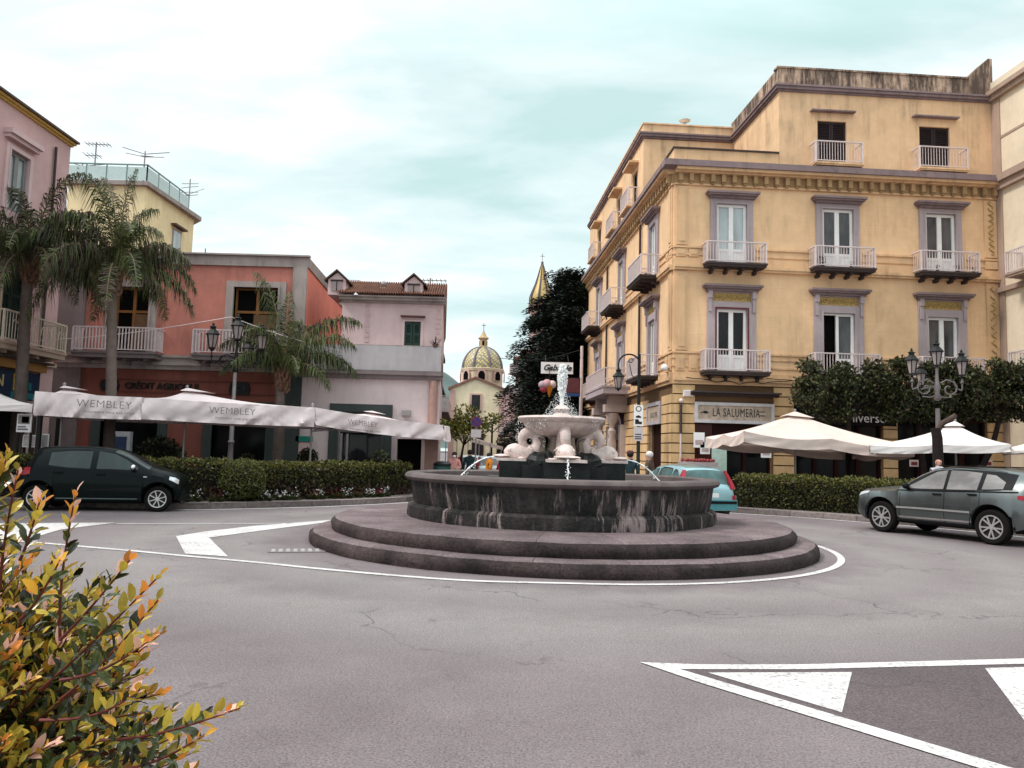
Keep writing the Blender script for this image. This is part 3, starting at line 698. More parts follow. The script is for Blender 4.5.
b.prism([(1.12,3.55),(1.25,3.58),(1.33,3.62),(1.43,3.60),(1.50,3.56),(1.43,3.51),(1.33,3.50),(1.25,3.54),(1.12,3.53)], dl+.002, dl+.008); b.build('emblem', black_ink, t)
sign('shop_sign', 'sand coloured shop sign in a mauve frame over the street-side corner door', MS, 1.55, 3.95, 3.1, 4.1, -.05, .14, flat('mauve_grey_frame', (.40,.37,.39), .6), wood_sign, [('SALUMI', .36, 2.75, 3.52)], grey_ink, fw=.16)
sign('shop_sign', 'black fascia sign with white lower-case lettering behind the trimmed trees', MF, 5.2, 9.6, 3.2, 3.95, -.04, .1, black_pl, black_pl, [('universo', .56, 8.2, 3.5), ('bar pasticceria', .15, 7.7, 3.82)], white_ink, fw=0)
# pots on the balconies
for k, (u, z, s, lb) in enumerate(((6.25, 9.8, .2, 'tall dark potted plant at the end of the middle upper balcony'), (7.5, 9.8, .13, 'small dark potted plant in the middle upper balcony'), (11.3, 9.8, .13, 'small potted plant nearest the door on the upper balcony by the cream building'), (12.2, 9.8, .15, 'bushy potted plant on the upper balcony by the cream building'), (12.9, 9.8, .11, 'tiny potted plant at the end of the upper balcony by the cream building'))):
    P_p = (ROOTM[Y_] @ MF) @ Vector((u, .5, z)); t = thing('potted_plant', lb, 'plant', tuple(P_p), 0, 'pots on the palazzo balconies'); b = MB(); b.lathe([(s*.4,0),(s*.55,s*.9),(s*.6,s)], 10); b.build('pot', brownroof, t); b = MB(); rp = random.Random(k)
    for _ in range(60): d = Vector((rp.uniform(-1,1), rp.uniform(-1,1), rp.uniform(0,1.6))); q = Vector((d.x*s*.6, d.y*s*.6, s+d.z*s*.9)); e_ = Vector((rp.uniform(-1,1), rp.uniform(-1,1), rp.uniform(0,1)))*s*.5; f_ = Vector((rp.uniform(-1,1), rp.uniform(-1,1), 0))*s*.2; b.poly([q-f_, q+e_*.5, q+f_, q-e_*.5])
    b.build('leaves', leaf_tree[0], t, fix=False)
# wall fittings
def fitting(name, label, cat, P, parts):
    t = thing(name, label, cat, tuple(P))
    for nm, mt, fn in parts:
        b = MB(); fn(b); b.build(nm, mt, t, smooth=45)
    return t
wm = lambda M, u, d, z: (ROOTM[Y_] @ M) @ Vector((u, d, z))
fitting('floodlight', 'white globe-shaped floodlight on the palazzo corner above the rusticated pier', 'lamp', wm(MS, .35, .25, 5.42), [('housing', white_fr, lambda b: b.sphere((0,0,0), .15, n=12, k=8)), ('bracket', steel, lambda b: b.tube([(0,0,0),(.25,0,-.05)], .03, 6))])
fitting('cable_box', 'small pale junction box fixed to the palazzo corner beside the shop sign', 'box', wm(MF, .62, .06, 4.32), [('housing', white_fr, lambda b: b.box(-.2,.2,-.14,0,-.13,.13)), ('cover', rail_m, lambda b: b.box(-.17,.17,-.16,-.142,-.1,.1))])
def pipe(b):
    b.tube([(0,-.13,0),(0,-.13,3.9),(0,-.05,4.1)], .045, 8)
fitting('drain_pipe', 'pale vertical pipe with dark top clipped to the rusticated corner pier', 'pipe', wm(MF, .33, 0, .15), [('pipe', rail_m, lambda b: b.tube([(0,-.13,0),(0,-.13,2.5)], .04, 8)), ('upper_pipe', soffit, lambda b: b.tube([(0,-.13,2.5),(0,-.13,3.7)], .055, 8)), ('lamp_head', rail_m, lambda b: b.sphere((0,-.18,3.85), .1))])
for k, (u0, u1, z, sg, lb) in enumerate(((.5, 5.0, 4.98, .16, 'thin sagging black cable along the palazzo band above the delicatessen sign'), (3.9, 9.6, 5.05, .12, 'second thin cable along the palazzo band above the shade trees'))):
    P_c = [wm(MF, u0+(u1-u0)*i/14, .26, z-sg*math.sin(math.pi*i/14)*(1+.4*math.sin(i*2))) for i in range(15)]; b = MB(); b.tube(P_c, .016, 5); tag(b.build('wall_cable', black_pl, origin=P_c[0]), lb, 'cable')
# satellite dish on the rear parapet
fitting('satellite_dish', 'small white satellite dish on the palazzo rear parapet', 'dish', (ROOTM[Y_] @ Vector((2.2, 6, 18.5))), [('dish', white_fr, lambda b: b.lathe([(.02,.0),(.2,.03),(.3,.1)], 14, (0,0,.25))), ('mast', steel, lambda b: b.tube([(0,0,0),(0,0,.27)], .03, 6))])

# ================================================================== cream building, far right
CO = ROOTM[Y_] @ Vector((L-.03, 0, 0))
B2 = thing('cream_building', 'cream rendered building with brown trim adjoining the ochre palazzo', 'building', tuple(CO), YA)
M2 = frame((0,0,0), (0,-1,0), (-1,0,0))     # face that runs towards the viewer
w2 = [(2.9, 4.0), (6.4, 7.5)]
b = MB(M2); wall(b, -.4, 12, 0, 18, [(a, c, z, z+2.5) for a, c in w2 for z in (5.4, 9.6, 14.4)]); b.M = Matrix.Identity(4)
b.poly([(0,-12,0),(14,-12,0),(14,-12,18),(0,-12,18)]); b.poly([(0,.4,0),(14,.4,0),(14,.4,18),(0,.4,18)]); b.poly([(14,-12,0),(14,0,0),(14,0,18),(14,-12,18)]); b.build('wall', cream, B2)
b = MB(M2); mouldings(b, -.4, 12, [(4.7, 5.2, .1), (9.1, 9.3, .18), (13.6, 13.9, .2), (13.9, 14.2, .34), (15.9, 16.0, .03), (17.75, 17.95, .2), (17.95, 18.15, .34)])
b.box(-.4, .42, 0, .05, 0, 17.75); b.build('cornice', cream_tr, B2)
b = MB(); b.box(-.1, 14, -12, .3, 18.15, 18.6); b.build('parapet', cream, B2)
b = MB(); b.poly([(0,-12,18.2),(14,-12,18.2),(14,0,18.2),(0,0,18.2)]); b.build('roof', soffit, B2)
for a, c in w2:
    for z in (5.4, 9.6, 14.4): window(B2, M2, a, c, z, z+2.5, pm=pane_m); surround(B2, M2, a, c, z, z+2.5, .25, cream_tr)
    for z in (5.38, 9.58): balcony(B2, M2, a-1.4, c+.6, z, .8, slab_m=cream_tr)

# ================================================================== terracotta bank building, left
TO = (-17.8, 30, 0); T_ = thing('bank_building', 'terracotta two-storey building with grey bands and two balconies behind the palms', 'building', TO)
LT, DT, HT = 9.6, 13.0, 8.85
ops = [(2.05, 3.45, 5.2, 7.8), (6.75, 8.5, 5.2, 7.9), (1.85, 4.1, .15, 3.1), (6.2, 8.3, .15, 3.1)]
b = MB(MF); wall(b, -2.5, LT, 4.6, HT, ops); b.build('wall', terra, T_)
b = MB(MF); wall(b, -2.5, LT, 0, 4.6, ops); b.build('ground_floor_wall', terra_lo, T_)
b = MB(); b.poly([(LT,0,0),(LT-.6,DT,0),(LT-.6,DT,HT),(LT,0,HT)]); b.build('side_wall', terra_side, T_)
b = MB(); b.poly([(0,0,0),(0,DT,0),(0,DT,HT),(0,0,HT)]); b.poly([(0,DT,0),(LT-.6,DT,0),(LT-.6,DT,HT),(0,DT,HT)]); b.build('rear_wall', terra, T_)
b = MB(MF); b.box(0, LT+.03, 0, .1, HT-.1, HT+.3); b.box(-.02, LT+.1, 0, .22, HT+.3, HT+.36)
b.M = Matrix.Identity(4); n = b.vs([(LT,0,HT-.1),(LT+.05,0,HT-.1),(LT+.05,0,HT+.3),(LT,0,HT+.3),(LT-.6,DT,HT-.3),(LT-.55,DT,HT-.3),(LT-.55,DT,HT+.3),(LT-.6,DT,HT+.3)])
for q in ((0,3,2,1),(4,5,6,7),(0,1,5,4),(1,2,6,5),(2,3,7,6),(3,0,4,7)): b.face([n+i for i in q])
b.build('parapet_band', greyst, T_)
b = MB(MF); b.box(.0, LT, .0, .12, 4.55, 4.72); b.box(0, LT, 0, .2, 4.72, 4.84); b.box(0, LT, 0, .1, 4.84, 5.02); b.box(0, LT, 0, .18, 5.02, 5.12); b.build('string_course', greyst, T_)
b = MB(MF); b.box(-.9, .95, 0, .09, 0, 4.55); b.box(-.9, .95, 0, .09, 5.12, HT-.1); b.build('pilaster', greyst_d, T_)
b = MB(MF); b.box(LT-.55, LT-.003, 0, .1, 5.12, HT-.1); b.build('pilaster', greyst, T_)
b = MB(MF); b.box(LT-.72, LT+.002, 0, .1, 0, 4.55); b.build('pilaster', tealgrey, T_)
b = MB(MF); b.box(2.3, 9.0, 0, .03, 4.1, 4.16); b.box(2.3, 9.0, 0, .03, 3.62, 3.68); b.build('sign_moulding', flat('dark_terracotta_moulding', (.14,.045,.035), .8), T_)
b = MB(); b.poly([(0,0,HT),(LT,0,HT),(LT-.6,DT,HT),(0,DT,HT)]); b.build('roof', soffit, T_)
for a, c, z1, bal in ((2.05, 3.45, 7.8, (.95, 4.1)), (6.75, 8.5, 7.9, (5.55, 8.95))):
    surround(T_, MF, a, c, 5.12, z1, .3, greyst)
    f = window(T_, MF, a, c, 5.2, z1, rev=.24, fm=wood_or, pm=dark_in, panel=0, transom=z1-.95, fw=.07)
    p = MB(MF); p.box(a+.75, c-.12, -.24, -.17, 5.4, z1-1.05); p.build('curtain', flat('ochre_blind', (.13,.07,.035), .8), f)
    balcony(T_, MF, bal[0], bal[1], 5.14, .8, .95, greyst_d, rail_m, .24, gap=.125, bw=.04)
for a, c in ((1.85, 4.1), (6.2, 8.3)):
    surround(T_, MF, a, c, .15, 3.1, .35, tealgrey, th=.07)
    s = MB(MF); s.poly([(a,-.24,.15),(c,-.24,.15),(c,-.24,3.1),(a,-.24,3.1)]); s.build('shop_opening', pane_s, T_)
P = Vector(TO)
t = thing('cash_machine', 'pale framed cash machine set in the dark opening of the terracotta building', 'cash machine', (TO[0]+2.62, 30.0, .15)); 
b = MB(); b.box(-.42, .42, -.02, .2, .4, 1.95); b.build('housing', flat('pale_grey_metal', (.45,.45,.47), .5), t)
b = MB(); b.box(-.3, .3, -.05, -.022, 1.2, 1.75); b.build('screen', flat('blue_dark_screen', (.04,.06,.12), .2), t); b = MB(); b.box(-.3, .3, -.05, -.022, .55, 1.1); b.build('keypad_panel', black_pl, t)
t = thing('bank_sign', 'dark raised letters reading CRÉDIT AGRICOLE with a dark emblem on the terracotta wall', 'sign', (-14.2, 29.95, 3.6))
b = MB(); b.mesh(lettering('CRÉDIT AGRICOLE', .34, .03, 0, 1.0, .006), Matrix.Translation((.55, 0, .29)) @ Matrix.Rotation(R(90), 4, 'X')); b.build('lettering', black_ink, t, fix=False)
b = MB(); b.prism([(-1.75,.06),(-1.15,.06),(-1.1,.3),(-1.2,.52),(-1.8,.5),(-1.85,.28)], -.04, .03); b.build('emblem', black_ink, t)
b = MB(); b.mesh(lettering('CA', .3, .01, .3), Matrix.Translation((-1.47,-.055,.29)) @ Matrix.Rotation(R(90), 4, 'X')); b.build('emblem_lettering', flat('dim_teal_print', (.03,.05,.05), .5), t, fix=False)
t = thing('bank_sign', 'dark square bank emblem alone on the terracotta wall beside the four-lantern lamp', 'sign', (-10.6, 29.95, 3.6))
b = MB(); b.prism([(-.4,.03),(.35,.03),(.4,.3),(.3,.55),(-.35,.53),(-.42,.28)], -.04, .03); b.build('emblem', black_ink, t)
b = MB(); b.mesh(lettering('CA', .32, .01, .3), Matrix.Translation((0,-.055,.29)) @ Matrix.Rotation(R(90), 4, 'X')); b.build('lettering', flat('dim_teal_print', (.03,.05,.05), .5), t, fix=False)

# ================================================================== pink building, far left
PO = (-16.7, 27.9, 0); P_ = thing('pink_building', 'dusky pink building with yellow eaves and a scrolled iron balcony beside the palms', 'building', PO)
MP = frame((0,0,0), (0,-1,0), (1,0,0))       # its street face looks right; u runs towards the viewer
opp = [(2.35, 3.35, 9.2, 11.2), (5.9, 6.9, 9.2, 11.2), (1.95, 3.2, 5.0, 8.0), (5.7, 6.9, 5.0, 8.0), (1.2, 3.9, .15, 2.9), (5, 8, .15, 2.9)]
b = MB(MP); wall(b, 0, 14, 0, 12.75, opp); b.M = Matrix.Identity(4)
b.poly([(0,0,0),(-9,0,0),(-9,0,12.75),(0,0,12.75)]); b.poly([(-9,0,0),(-9,-14,0),(-9,-14,12.75),(-9,0,12.75)]); b.poly([(0,-14,0),(-9,-14,0),(-9,-14,12.75),(0,-14,12.75)]); b.build('wall', pinkpl, P_)
b = MB(); b.box(-9.2, .08, -14.1, .05, 12.61, 12.68); b.box(-9.3, .16, -14.2, .1, 12.68, 12.76); b.build('cornice', flat('yellow_eaves', (.5,.32,.09), .8), P_)
b = MB(); b.box(-9.4, .26, -14.3, .14, 12.76, 12.83); b.build('roof', brownroof, P_)
for a, c in ((2.35, 3.35), (5.9, 6.9)):
    window(P_, MP, a, c, 9.2, 11.2, pm=pane_p, panel=0, rev=.1, fm=flat('grey_window_frame', (.2,.2,.2), .5)); surround(P_, MP, a, c, 9.2, 11.2, .2, palepink, th=.06)
    b = MB(MP); b.box(a-.35, c+.35, 0, .3, 11.62, 11.78); b.box(a-.3, c+.3, 0, .2, 11.5, 11.62); b.build('hood', palepink, P_)
for a, c in ((1.95, 3.2), (5.7, 6.9)):
    shutter(P_, MP, a, c, 5.0, 8.0, shutter_gr); surround(P_, MP, a, c, 5.0, 8.0, .25, cream, th=.06); balcony(P_, MP, a-1.1, c+1.0, 4.75, .9, 1.0, cream_tr, rail_cream, .25, gap=.14, scroll=True)
for a, c in ((1.2, 3.9), (5, 8)): b = MB(MP); b.poly([(a,-.22,.15),(c,-.22,.15),(c,-.22,2.9),(a,-.22,2.9)]); b.build('shop_opening', dark_in, P_)
b = MB(MP); b.box(0, 14, 0, .12, 4.3, 4.45); b.build('string_course', cream_tr, P_)
b = MB(MP); b.tube([(1.0,.08,12.2),(.95,.08,9.5),(.95,.08,.2)], .05, 6); b.build('drain_pipe', soffit, P_)
t = thing('shop_sign', 'blue and yellow shop fascia sign on the pink building', 'sign', (-16.45, 25.2, 3.0))
b = MB(); b.box(0, .09, -2.2, 1.35, 0, .95); b.build('sign_panel', flat('dark_blue_panel', (.015,.03,.06), .4), t)
b = MB(); b.box(.09, .11, .0, .62, .3, .85); b.build('yellow_square', flat('yellow_panel', (.55,.33,.02), .5), t)
b = MB(); b.box(.09, .105, -.1, 1.3, .05, .25); b.box(.09, .105, .8, .95, .35, .6); b.build('teal_stripe', flat('teal_panel', (.02,.14,.17), .5), t)
b = MB(); b.mesh(lettering('ZEN', .55, .01), Matrix.Translation((.1,-1.0,.55)) @ Matrix.Rotation(R(90), 4, 'Z') @ Matrix.Rotation(R(90), 4, 'X')); b.build('lettering', flat('cream_letters', (.55,.42,.2), .5), t, fix=False)
t = thing('shop_canopy', 'orange brown wooden fascia above the blue and yellow sign', 'canopy', (-16.5, 25.2, 4.0))
b = MB(); b.box(0, .3, -2.4, 1.5, .0, .28); b.build('board', flat('orange_board', (.30,.15,.05), .6), t); b = MB(); b.box(0, .5, -2.5, 1.6, .28, .34); b.build('ledge', soffit, t)

# ================================================================== white and pink tiled house, centre left
HO = (-8.4, 29.98, 0); H_ = thing('tiled_house', 'pale house with white ground floor, pink upper storey, tiled roof and dormers', 'building', HO)
x1 = 5.6
oph = [(1.72, 3.4, .15, 3.1), (4.0, 4.95, .15, 2.1)]
b = MB(MF); wall(b, 0, x1, 0, 4.55, oph); b.M = Matrix.Identity(4); b.poly([(x1,0,0),(x1-.9,11,0),(x1-.9,11,4.6),(x1,0,4.6)]); b.poly([(0,0,0),(0,11,0),(0,11,4.6),(0,0,4.6)]); b.poly([(0,11,0),(x1-.9,11,0),(x1-.9,11,4.6),(0,11,4.6)]); b.build('ground_floor_wall', whitepl, H_)
b = MB(MF); b.box(0, x1, -.3, .0, 4.75, 5.72); b.build('parapet_band', greyband, H_)
b = MB(MF); b.box(-.02, x1+.05, 0, .22, 4.4, 4.56); b.box(-.02, x1+.08, -.3, .34, 4.56, 4.66); b.box(-.02, x1+.05, -.3, .12, 4.66, 4.75); b.build('string_course', greyst_d, H_)
b = MB(); b.poly([(0,.3,4.8),(x1,.3,4.8),(x1-.9,11,4.8),(0,11,4.8)]); b.build('terrace', soffit, H_)
b = MB(MF); b.M = frame((0,.06,0), (1,0,0), (0,-1,0)); ww = (4.08, 4.78, 5.72, 6.72)
wall(b, 1.62, x1, 5.72, 7.5, [ww], .12); b.M = Matrix.Identity(4); b.poly([(x1,.06,5.72),(x1-.9,11,5.72),(x1-.9,11,7.5),(x1,.06,7.5)]); b.poly([(1.62,.06,4.8),(1.62,11,4.8),(1.62,11,7.5),(1.62,.06,7.5)]); b.poly([(1.62,11,4.8),(x1-.9,11,4.8),(x1-.9,11,7.5),(1.62,11,7.5)]); b.build('wall', palepink, H_)
MH = frame((0,.06,0), (1,0,0), (0,-1,0))
b = MB(MH); b.box(1.6, x1+.02, 0, .05, 5.70, 5.76); b.box(1.6, x1+.1, 0, .12, 7.42, 7.5); b.box(1.55, x1+.08, -.02, .3, 7.5, 7.6); b.box(1.5, x1+.1, -.3, .4, 7.6, 7.66); b.build('cornice', greyst, H_)
quo_m = flat('rose_quoin', (.52,.36,.36), .9)
for u in (2.55, x1-.26):
    b = MB(MH)
    for k in range(8): s = .0 if k % 2 else .07; b.box(u-.02+s*.5, u+.2-s*.5, 0, .02, 5.85+k*.2, 6.0+k*.2)
    b.build('quoins', quo_m, H_)
shutter(H_, MH, ww[0]+.03, ww[1]-.03, ww[2]+.02, ww[3]-.02, shutter_gr, .06)
b = MB(MH); b.box(ww[0]-.08, ww[0]+.03, -.1, .03, ww[2]+.04, ww[3]); b.box(ww[1]-.03, ww[1]+.08, -.1, .03, ww[2]+.04, ww[3]); b.box(ww[0]-.08, ww[1]+.08, -.1, .03, ww[3], ww[3]+.07); b.build('window_frame', palepink, H_)
b = MB(MH); b.box(ww[0]-.12, ww[1]+.14, 0, .22, 6.88, 6.93); b.build('hood', flat('dark_red_ledge', (.1,.04,.035), .7), H_)
# tiled roof as rows of barrel tiles
tile = flat('old_roof_tile', (.17,.075,.05), .9, var=.5, scale=3.5, bmp=.3)
b = MB()
ns = 44; xa, xb = 1.5, x1+.08
def rooff(u, v):
    x = xa+(xb-xa)*u; ph = (u*ns) % 1; ridge = abs(math.sin(math.pi*u*ns))
    return (x-.35*v*.3, -.42+2.3*v, 7.66+.95*v+.10*ridge+.02*math.sin(v*31))
b.grid(rooff, ns*6, 10); b.poly([(xa,1.88,8.61),(xb-.1,1.88,8.61),(xb-.9,11,7.7),(xa,11,7.7)]); b.poly([(xb,-.42,7.66),(xb-.1,1.88,8.61),(xb-.9,11,7.7),(x1-.9,11,7.4),(x1,.06,7.5)])
b.build('roof', tile, H_, fix=False)
def dormer(x, w, z0, z1):
    d = MB(); d.box(x-w/2, x+w/2, .0, 1.6, z0, z1); n = d.vs([(x-w/2,0,z1),(x+w/2,0,z1),(x,0,z1+.3),(x-w/2,1.9,z1),(x+w/2,1.9,z1),(x,1.9,z1+.3)])
    d.face((n,n+1,n+2)); d.face((n+3,n+5,n+4)); o = d.build('dormer', palepink, H_)
    r = MB(); r.bar((x-w/2-.1,-.03,z1-.02),(x+.02,-.03,z1+.36),1.0,.05)
    rr = MB()
    for s in (-1, 1):
        k = rr.vs([(x+s*(w/2+.13),-.12,z1-.07),(x,-.12,z1+.36),(x,1.9,z1+.36),(x+s*(w/2+.13),1.9,z1-.07),(x+s*(w/2+.13),-.12,z1-.01),(x,-.12,z1+.42),(x,1.9,z1+.42),(x+s*(w/2+.13),1.9,z1-.01)])
        for q in ((0,1,2,3),(4,7,6,5),(0,4,5,1),(1,5,6,2),(2,6,7,3),(3,7,4,0)): rr.face([k+i for i in q])
    rr.build('dormer_roof', brownroof, o)
    p = MB(); p.box(x-w*.3, x+w*.3, -.03, -.005, z0+.15, z1-.06); p.build('dormer_window', flat('faded_shutter', (.3,.23,.23), .7), o)
    f = MB(); f.box(x-.015, x+.015, -.045, -.031, z0+.15, z1-.06); f.box(x-w*.34, x+w*.34, -.05, -.005, z1-.06, z1); f.build('window_frame', shutter_br, o)
dormer(4.42, .72, 7.66, 8.22); dormer(1.38, .7, 7.7, 8.3)
b = MB(); b.box(2.98, 3.22, .6, .84, 7.7, 8.2); b.build('chimney', stained, H_); b = MB(); b.sphere((3.1,.72,8.33), .13); b.build('chimney_cowl', steel, H_, smooth=60)
surround(H_, MF, 1.72, 3.4, .15, 3.1, .38, tealgrey, th=.07)
b = MB(MF); b.poly([(1.72,-.24,.15),(3.4,-.24,.15),(3.4,-.24,2.3),(1.72,-.24,2.3)]); b.build('shop_opening', pane_d, H_)
b = MB(MF); b.box(1.72, 3.4, -.24, -.12, 2.3, 3.1); b.build('roller_shutter', flat('grey_brown_shutter', (.12,.1,.095), .6), H_)
b = MB(MF); b.box(1.75, 1.85, -.22, -.05, .15, 2.25); b.box(2.0, 2.08, -.22, -.1, .15, 2.25); b.build('door_frame', steel, H_)
b = MB(MF); b.poly([(4.0,-.24,.15),(4.95,-.24,.15),(4.95,-.24,2.1),(4.0,-.24,2.1)]); b.build('doorway', dark_in, H_)
b = MB(MF); b.tube([(5.35,.12,4.38),(5.35,.12,2.6)], .17, 12); b.box(5.1, 5.6, 0, .14, 0, 2.6); b.build('corner_column', flat('brown_pink_column', (.33,.2,.17), .8), H_, smooth=40)
b = MB(MF); b.box(4.15, 4.5, 0, .16, 3.0, 3.2); b.build('wall_lamp', steel, H_)
t = thing('plant', 'spiky dark potted agave on the grey parapet of the tiled house', 'plant', (HO[0]+5.35, 30.05, 5.72))
b = MB(); b.lathe([(.1,-.02),(.13,.12)], 10); b.build('pot', brownroof, t); b = MB()
for k in range(14):
    a = k*2.4; e = .5+.9*random.random(); l = .35+.25*random.random(); d = Vector((math.cos(a)*math.cos(e), math.sin(a)*math.cos(e), math.sin(e))); s = Vector((-math.sin(a), math.cos(a), 0))*.03
    b.poly([Vector((0,0,.1))-s, Vector((0,0,.1))+s, Vector((0,0,.1))+d*l])
b.build('leaves', leaf_palm[2], t, fix=False)
t = thing('wall_sign', 'small green sign board fixed on the white ground-floor wall behind the banner', 'sign', (-8.0, 29.9, 1.9))
b = MB(); b.box(-.33, .33, 0, .05, 0, .2); b.build('sign_panel', flat('green_teal_panel', (.01,.20,.15), .5), t)
b = MB(); b.box(-.33, .3, .01, .04, -.75, -.06); b.build('notice', flat('pinkish_notice', (.55,.4,.38), .7), t)

# ================================================================== lemon apartment house behind the terracotta roof
LO = (-22.7, 38, 0); L_ = thing('apartment_house', 'lemon yellow apartment house with a glass-railed roof terrace behind the terracotta roof', 'building', LO)
b = MB(); z1 = 14.6; n = b.vs([(0,0,0),(3.9,0,0),(4.05,5.6,0),(1,9,0),(0,0,z1),(3.9,0,z1),(4.05,5.6,z1),(1,9,z1)])
for q in ((0,1,5,4),(1,2,6,5),(2,3,7,6),(3,0,4,7),(4,5,6,7)): b.face([n+i for i in q])
b.build('wall', lemon, L_)
b = MB(); b.slab([(-.2,-.25),(4.1,-.25),(4.4,5.8),(1,9.4)], z1, z1+.22); b.build('roof_slab', greyst, L_)
b = MB(); pts = [(-.1,-.15),(4.0,-.15),(4.12,4.6)]
glassm = flat('greenish_glass_panel', (.50,.60,.59), .15, var=.05)
for i in range(2):
    a, c = Vector((*pts[i], z1+.22)), Vector((*pts[i+1], z1+.22)); b.bar(a+Vector((0,0,.85)), c+Vector((0,0,.85)), .06)
    for k in range(5): p = a.lerp(c, k/4); b.bar(p, p+Vector((0,0,.85)), .05)
ro = b.build('railing', flat('green_grey_rail', (.16,.24,.23), .5), L_)
b = MB()
for i in range(2):
    a, c = Vector((*pts[i], z1+.3)), Vector((*pts[i+1], z1+.3)); n = (c-a).cross(Vector((0,0,1))).normalized()*.012; q = [a-n, c-n, c+n, a+n]; b.slab([(v.x, v.y) for v in q], z1+.28, z1+.95)
b.build('glass_panel', glassm, ro)
e = Vector((.15,5.6,0)).normalized(); nn = Vector((e.y,-e.x,0)); ML = frame((3.9,0,0), e, nn)
b = MB(ML); b.box(3.1, 4.1, .0, .04, 12.3, 13.4); wo = b.build('window', greyst, L_); b = MB(ML); b.box(3.2, 4.0, .042, .05, 12.35, 13.3); b.build('pane', pane_p, wo); b = MB(ML); b.box(2.9, 4.3, 0, .3, 13.5, 13.6); b.build('hood', brownroof, L_)
# lower block right of it, with its own glass rail
b = MB(); b.box(2.4, 3.7, 6, 12, 0, 10.6); b.build('annex_wall', lemon, L_)
def antenna(loc, h, kind, label):
    t = thing('antenna', label, 'antenna', loc, random.random()*.4, 'rooftop aerials'); b = MB(); b.tube([(0,0,0),(0,0,h)], .035, 6); b.build('mast', steel, t)
    b = MB()
    if kind == 0:
        b.bar((-.5,0,h-.1),(.7,0,h-.1),.03)
        for k in range(7): b.bar((-.45+k*.18,-.3,h-.1),(-.45+k*.18,.3,h-.1),.02)
        b.bar((-.5,0,h-.7),(.3,0,h-.7),.03)
        for k in range(4): b.bar((-.45+k*.2,-.4,h-.7),(-.45+k*.2,.4,h-.7),.02)
    elif kind == 1:
        for s in (-1, 1): b.bar((0,0,h-.15),(s*1.1,.2,h+.15),.03); b.bar((0,0,h-.3),(s*.9,0,h-.2),.025)
        b.bar((-.1,-.4,h-.4),(.3,.4,h-.1),.04)
    else:
        for k in range(4): b.bar((-.45,0,h-.3-k*.25),(.45,.1,h-.2-k*.25+.1*(k%2)),.025)
        b.bar((-.7,0,h-1.2),(.8,0,h-.5),.02)
    b.build('aerial', iron_l, t)
antenna((-21.4, 37.9, 14.8), 2.0, 0, 'thin two-armed aerial rising above the first palm left of the glass rail corner')
antenna((-22.2, 38.2, 14.8), 1.0, 1, 'short bent aerial on the glass-railed roof, nearest the pink building')
antenna((-18.9, 37.9, 14.8), 1.6, 1, 'wide-armed aerial at the corner of the glass-railed roof')
antenna((-18.75, 43.0, 14.8), 2.0, 2, 'tall spiky aerial at the far end of the glass-railed roof')
antenna((-16.4, 40, 9.0), 3.0, 2, 'slim aerial above the terracotta roof, left of its neighbour')
antenna((-15.8, 40, 9.0), 2.5, 0, 'shorter aerial above the terracotta roof, right of its neighbour')
antenna((-3.55, 31.9, 8.2), .7, 0, 'small aerial beside the dormer of the tiled roof')
t = thing('roof_room', 'pale roof-top room with horizontal railings behind the terracotta roof', 'building', (-8.4, 40, 0))
b = MB(); b.box(-1.2, .5, 0, 5, 0, 9.7); b.build('wall', palepink, t); b = MB()
for z in (9.9, 10.2, 10.5): b.bar((-1.2,0,z),(.2,0,z),.05); b.bar((.2,0,z),(.9,3.5,z-.35),.05)
for x in (-1.2,-.5,.2): b.bar((x,0,9.7),(x,0,10.5),.05)
b.build('railing', rail_m, t)

# ================================================================== the street beyond
def street_house(label, x0, x1, y0, y1, h, wallm, side, nwin, floors, balc=True, roofm=None, skew=-.06):
    """side +1: its street face looks right"""
    ang = -math.atan(skew); t = thing('street_house', label, 'building', (x1 if side > 0 else x0, y0, 0), ang); wx = x1-x0; dp = y1-y0
    sx = -1 if side > 0 else 1
    Mx = frame((0,0,0), (0,1,0), (side*1.0,0,0)); ops = []
    for f in range(floors):
        for k in range(nwin): c = dp*(k+.5)/nwin; ops.append((c-.5, c+.5, 3.9+f*3.4, 6.1+f*3.4))
    b = MB(Mx); wall(b, 0, dp, 0, h, ops, .15); b.M = Matrix.Identity(4)
    b.poly([(0,0,0),(sx*wx,0,0),(sx*wx,0,h),(0,0,h)]); b.poly([(0,dp,0),(sx*wx,dp,0),(sx*wx,dp,h),(0,dp,h)]); b.poly([(sx*wx,0,0),(sx*wx,dp,0),(sx*wx,dp,h),(sx*wx,0,h)]); b.build('wall', wallm, t)
    b = MB(); b.box(min(0,sx*wx)-.3, max(0,sx*wx)+.3, -.3, dp+.3, h, h+.25); b.build('roof', roofm or soffit, t)
    for o in ops:
        w_ = MB(Mx); w_.box(o[0], o[1], -.14, -.08, o[2], o[3]); w_.build('shutter', random.choice([shutter_br, shutter_gr]), t)
        if balc: balcony(t, Mx, o[0]-.5, o[1]+.5, o[2]-.1, .8, .9, soffit, random.choice([iron, rail_m]), .2, gap=.18, bw=.03, brackets=0)
    return t
street_house('narrow brown street house with balconies just beyond the tiled house', -12, -4.25, 41.5, 52, 7.6, pinkpl, 1, 3, 1)
street_house('grey shuttered street house further up the left side of the street', -13, -5.3, 53, 70, 6.5, greyband, 1, 4, 1)
street_house('stepped beige apartment house with rounded balconies left of the dark cedar', 1.9, 9, 74, 92, 10.2, cream, -1, 3, 2)
t = street_house('low pinkish house with a dark shop awning under the cedar', -.3, 6, 93, 104, 9.5, pinkpl, -1, 2, 1)
street_house('ochre house closing the right side of the street behind the cedar', 5.4, 14, 58, 72, 11, yellow_pl, -1, 3, 2)
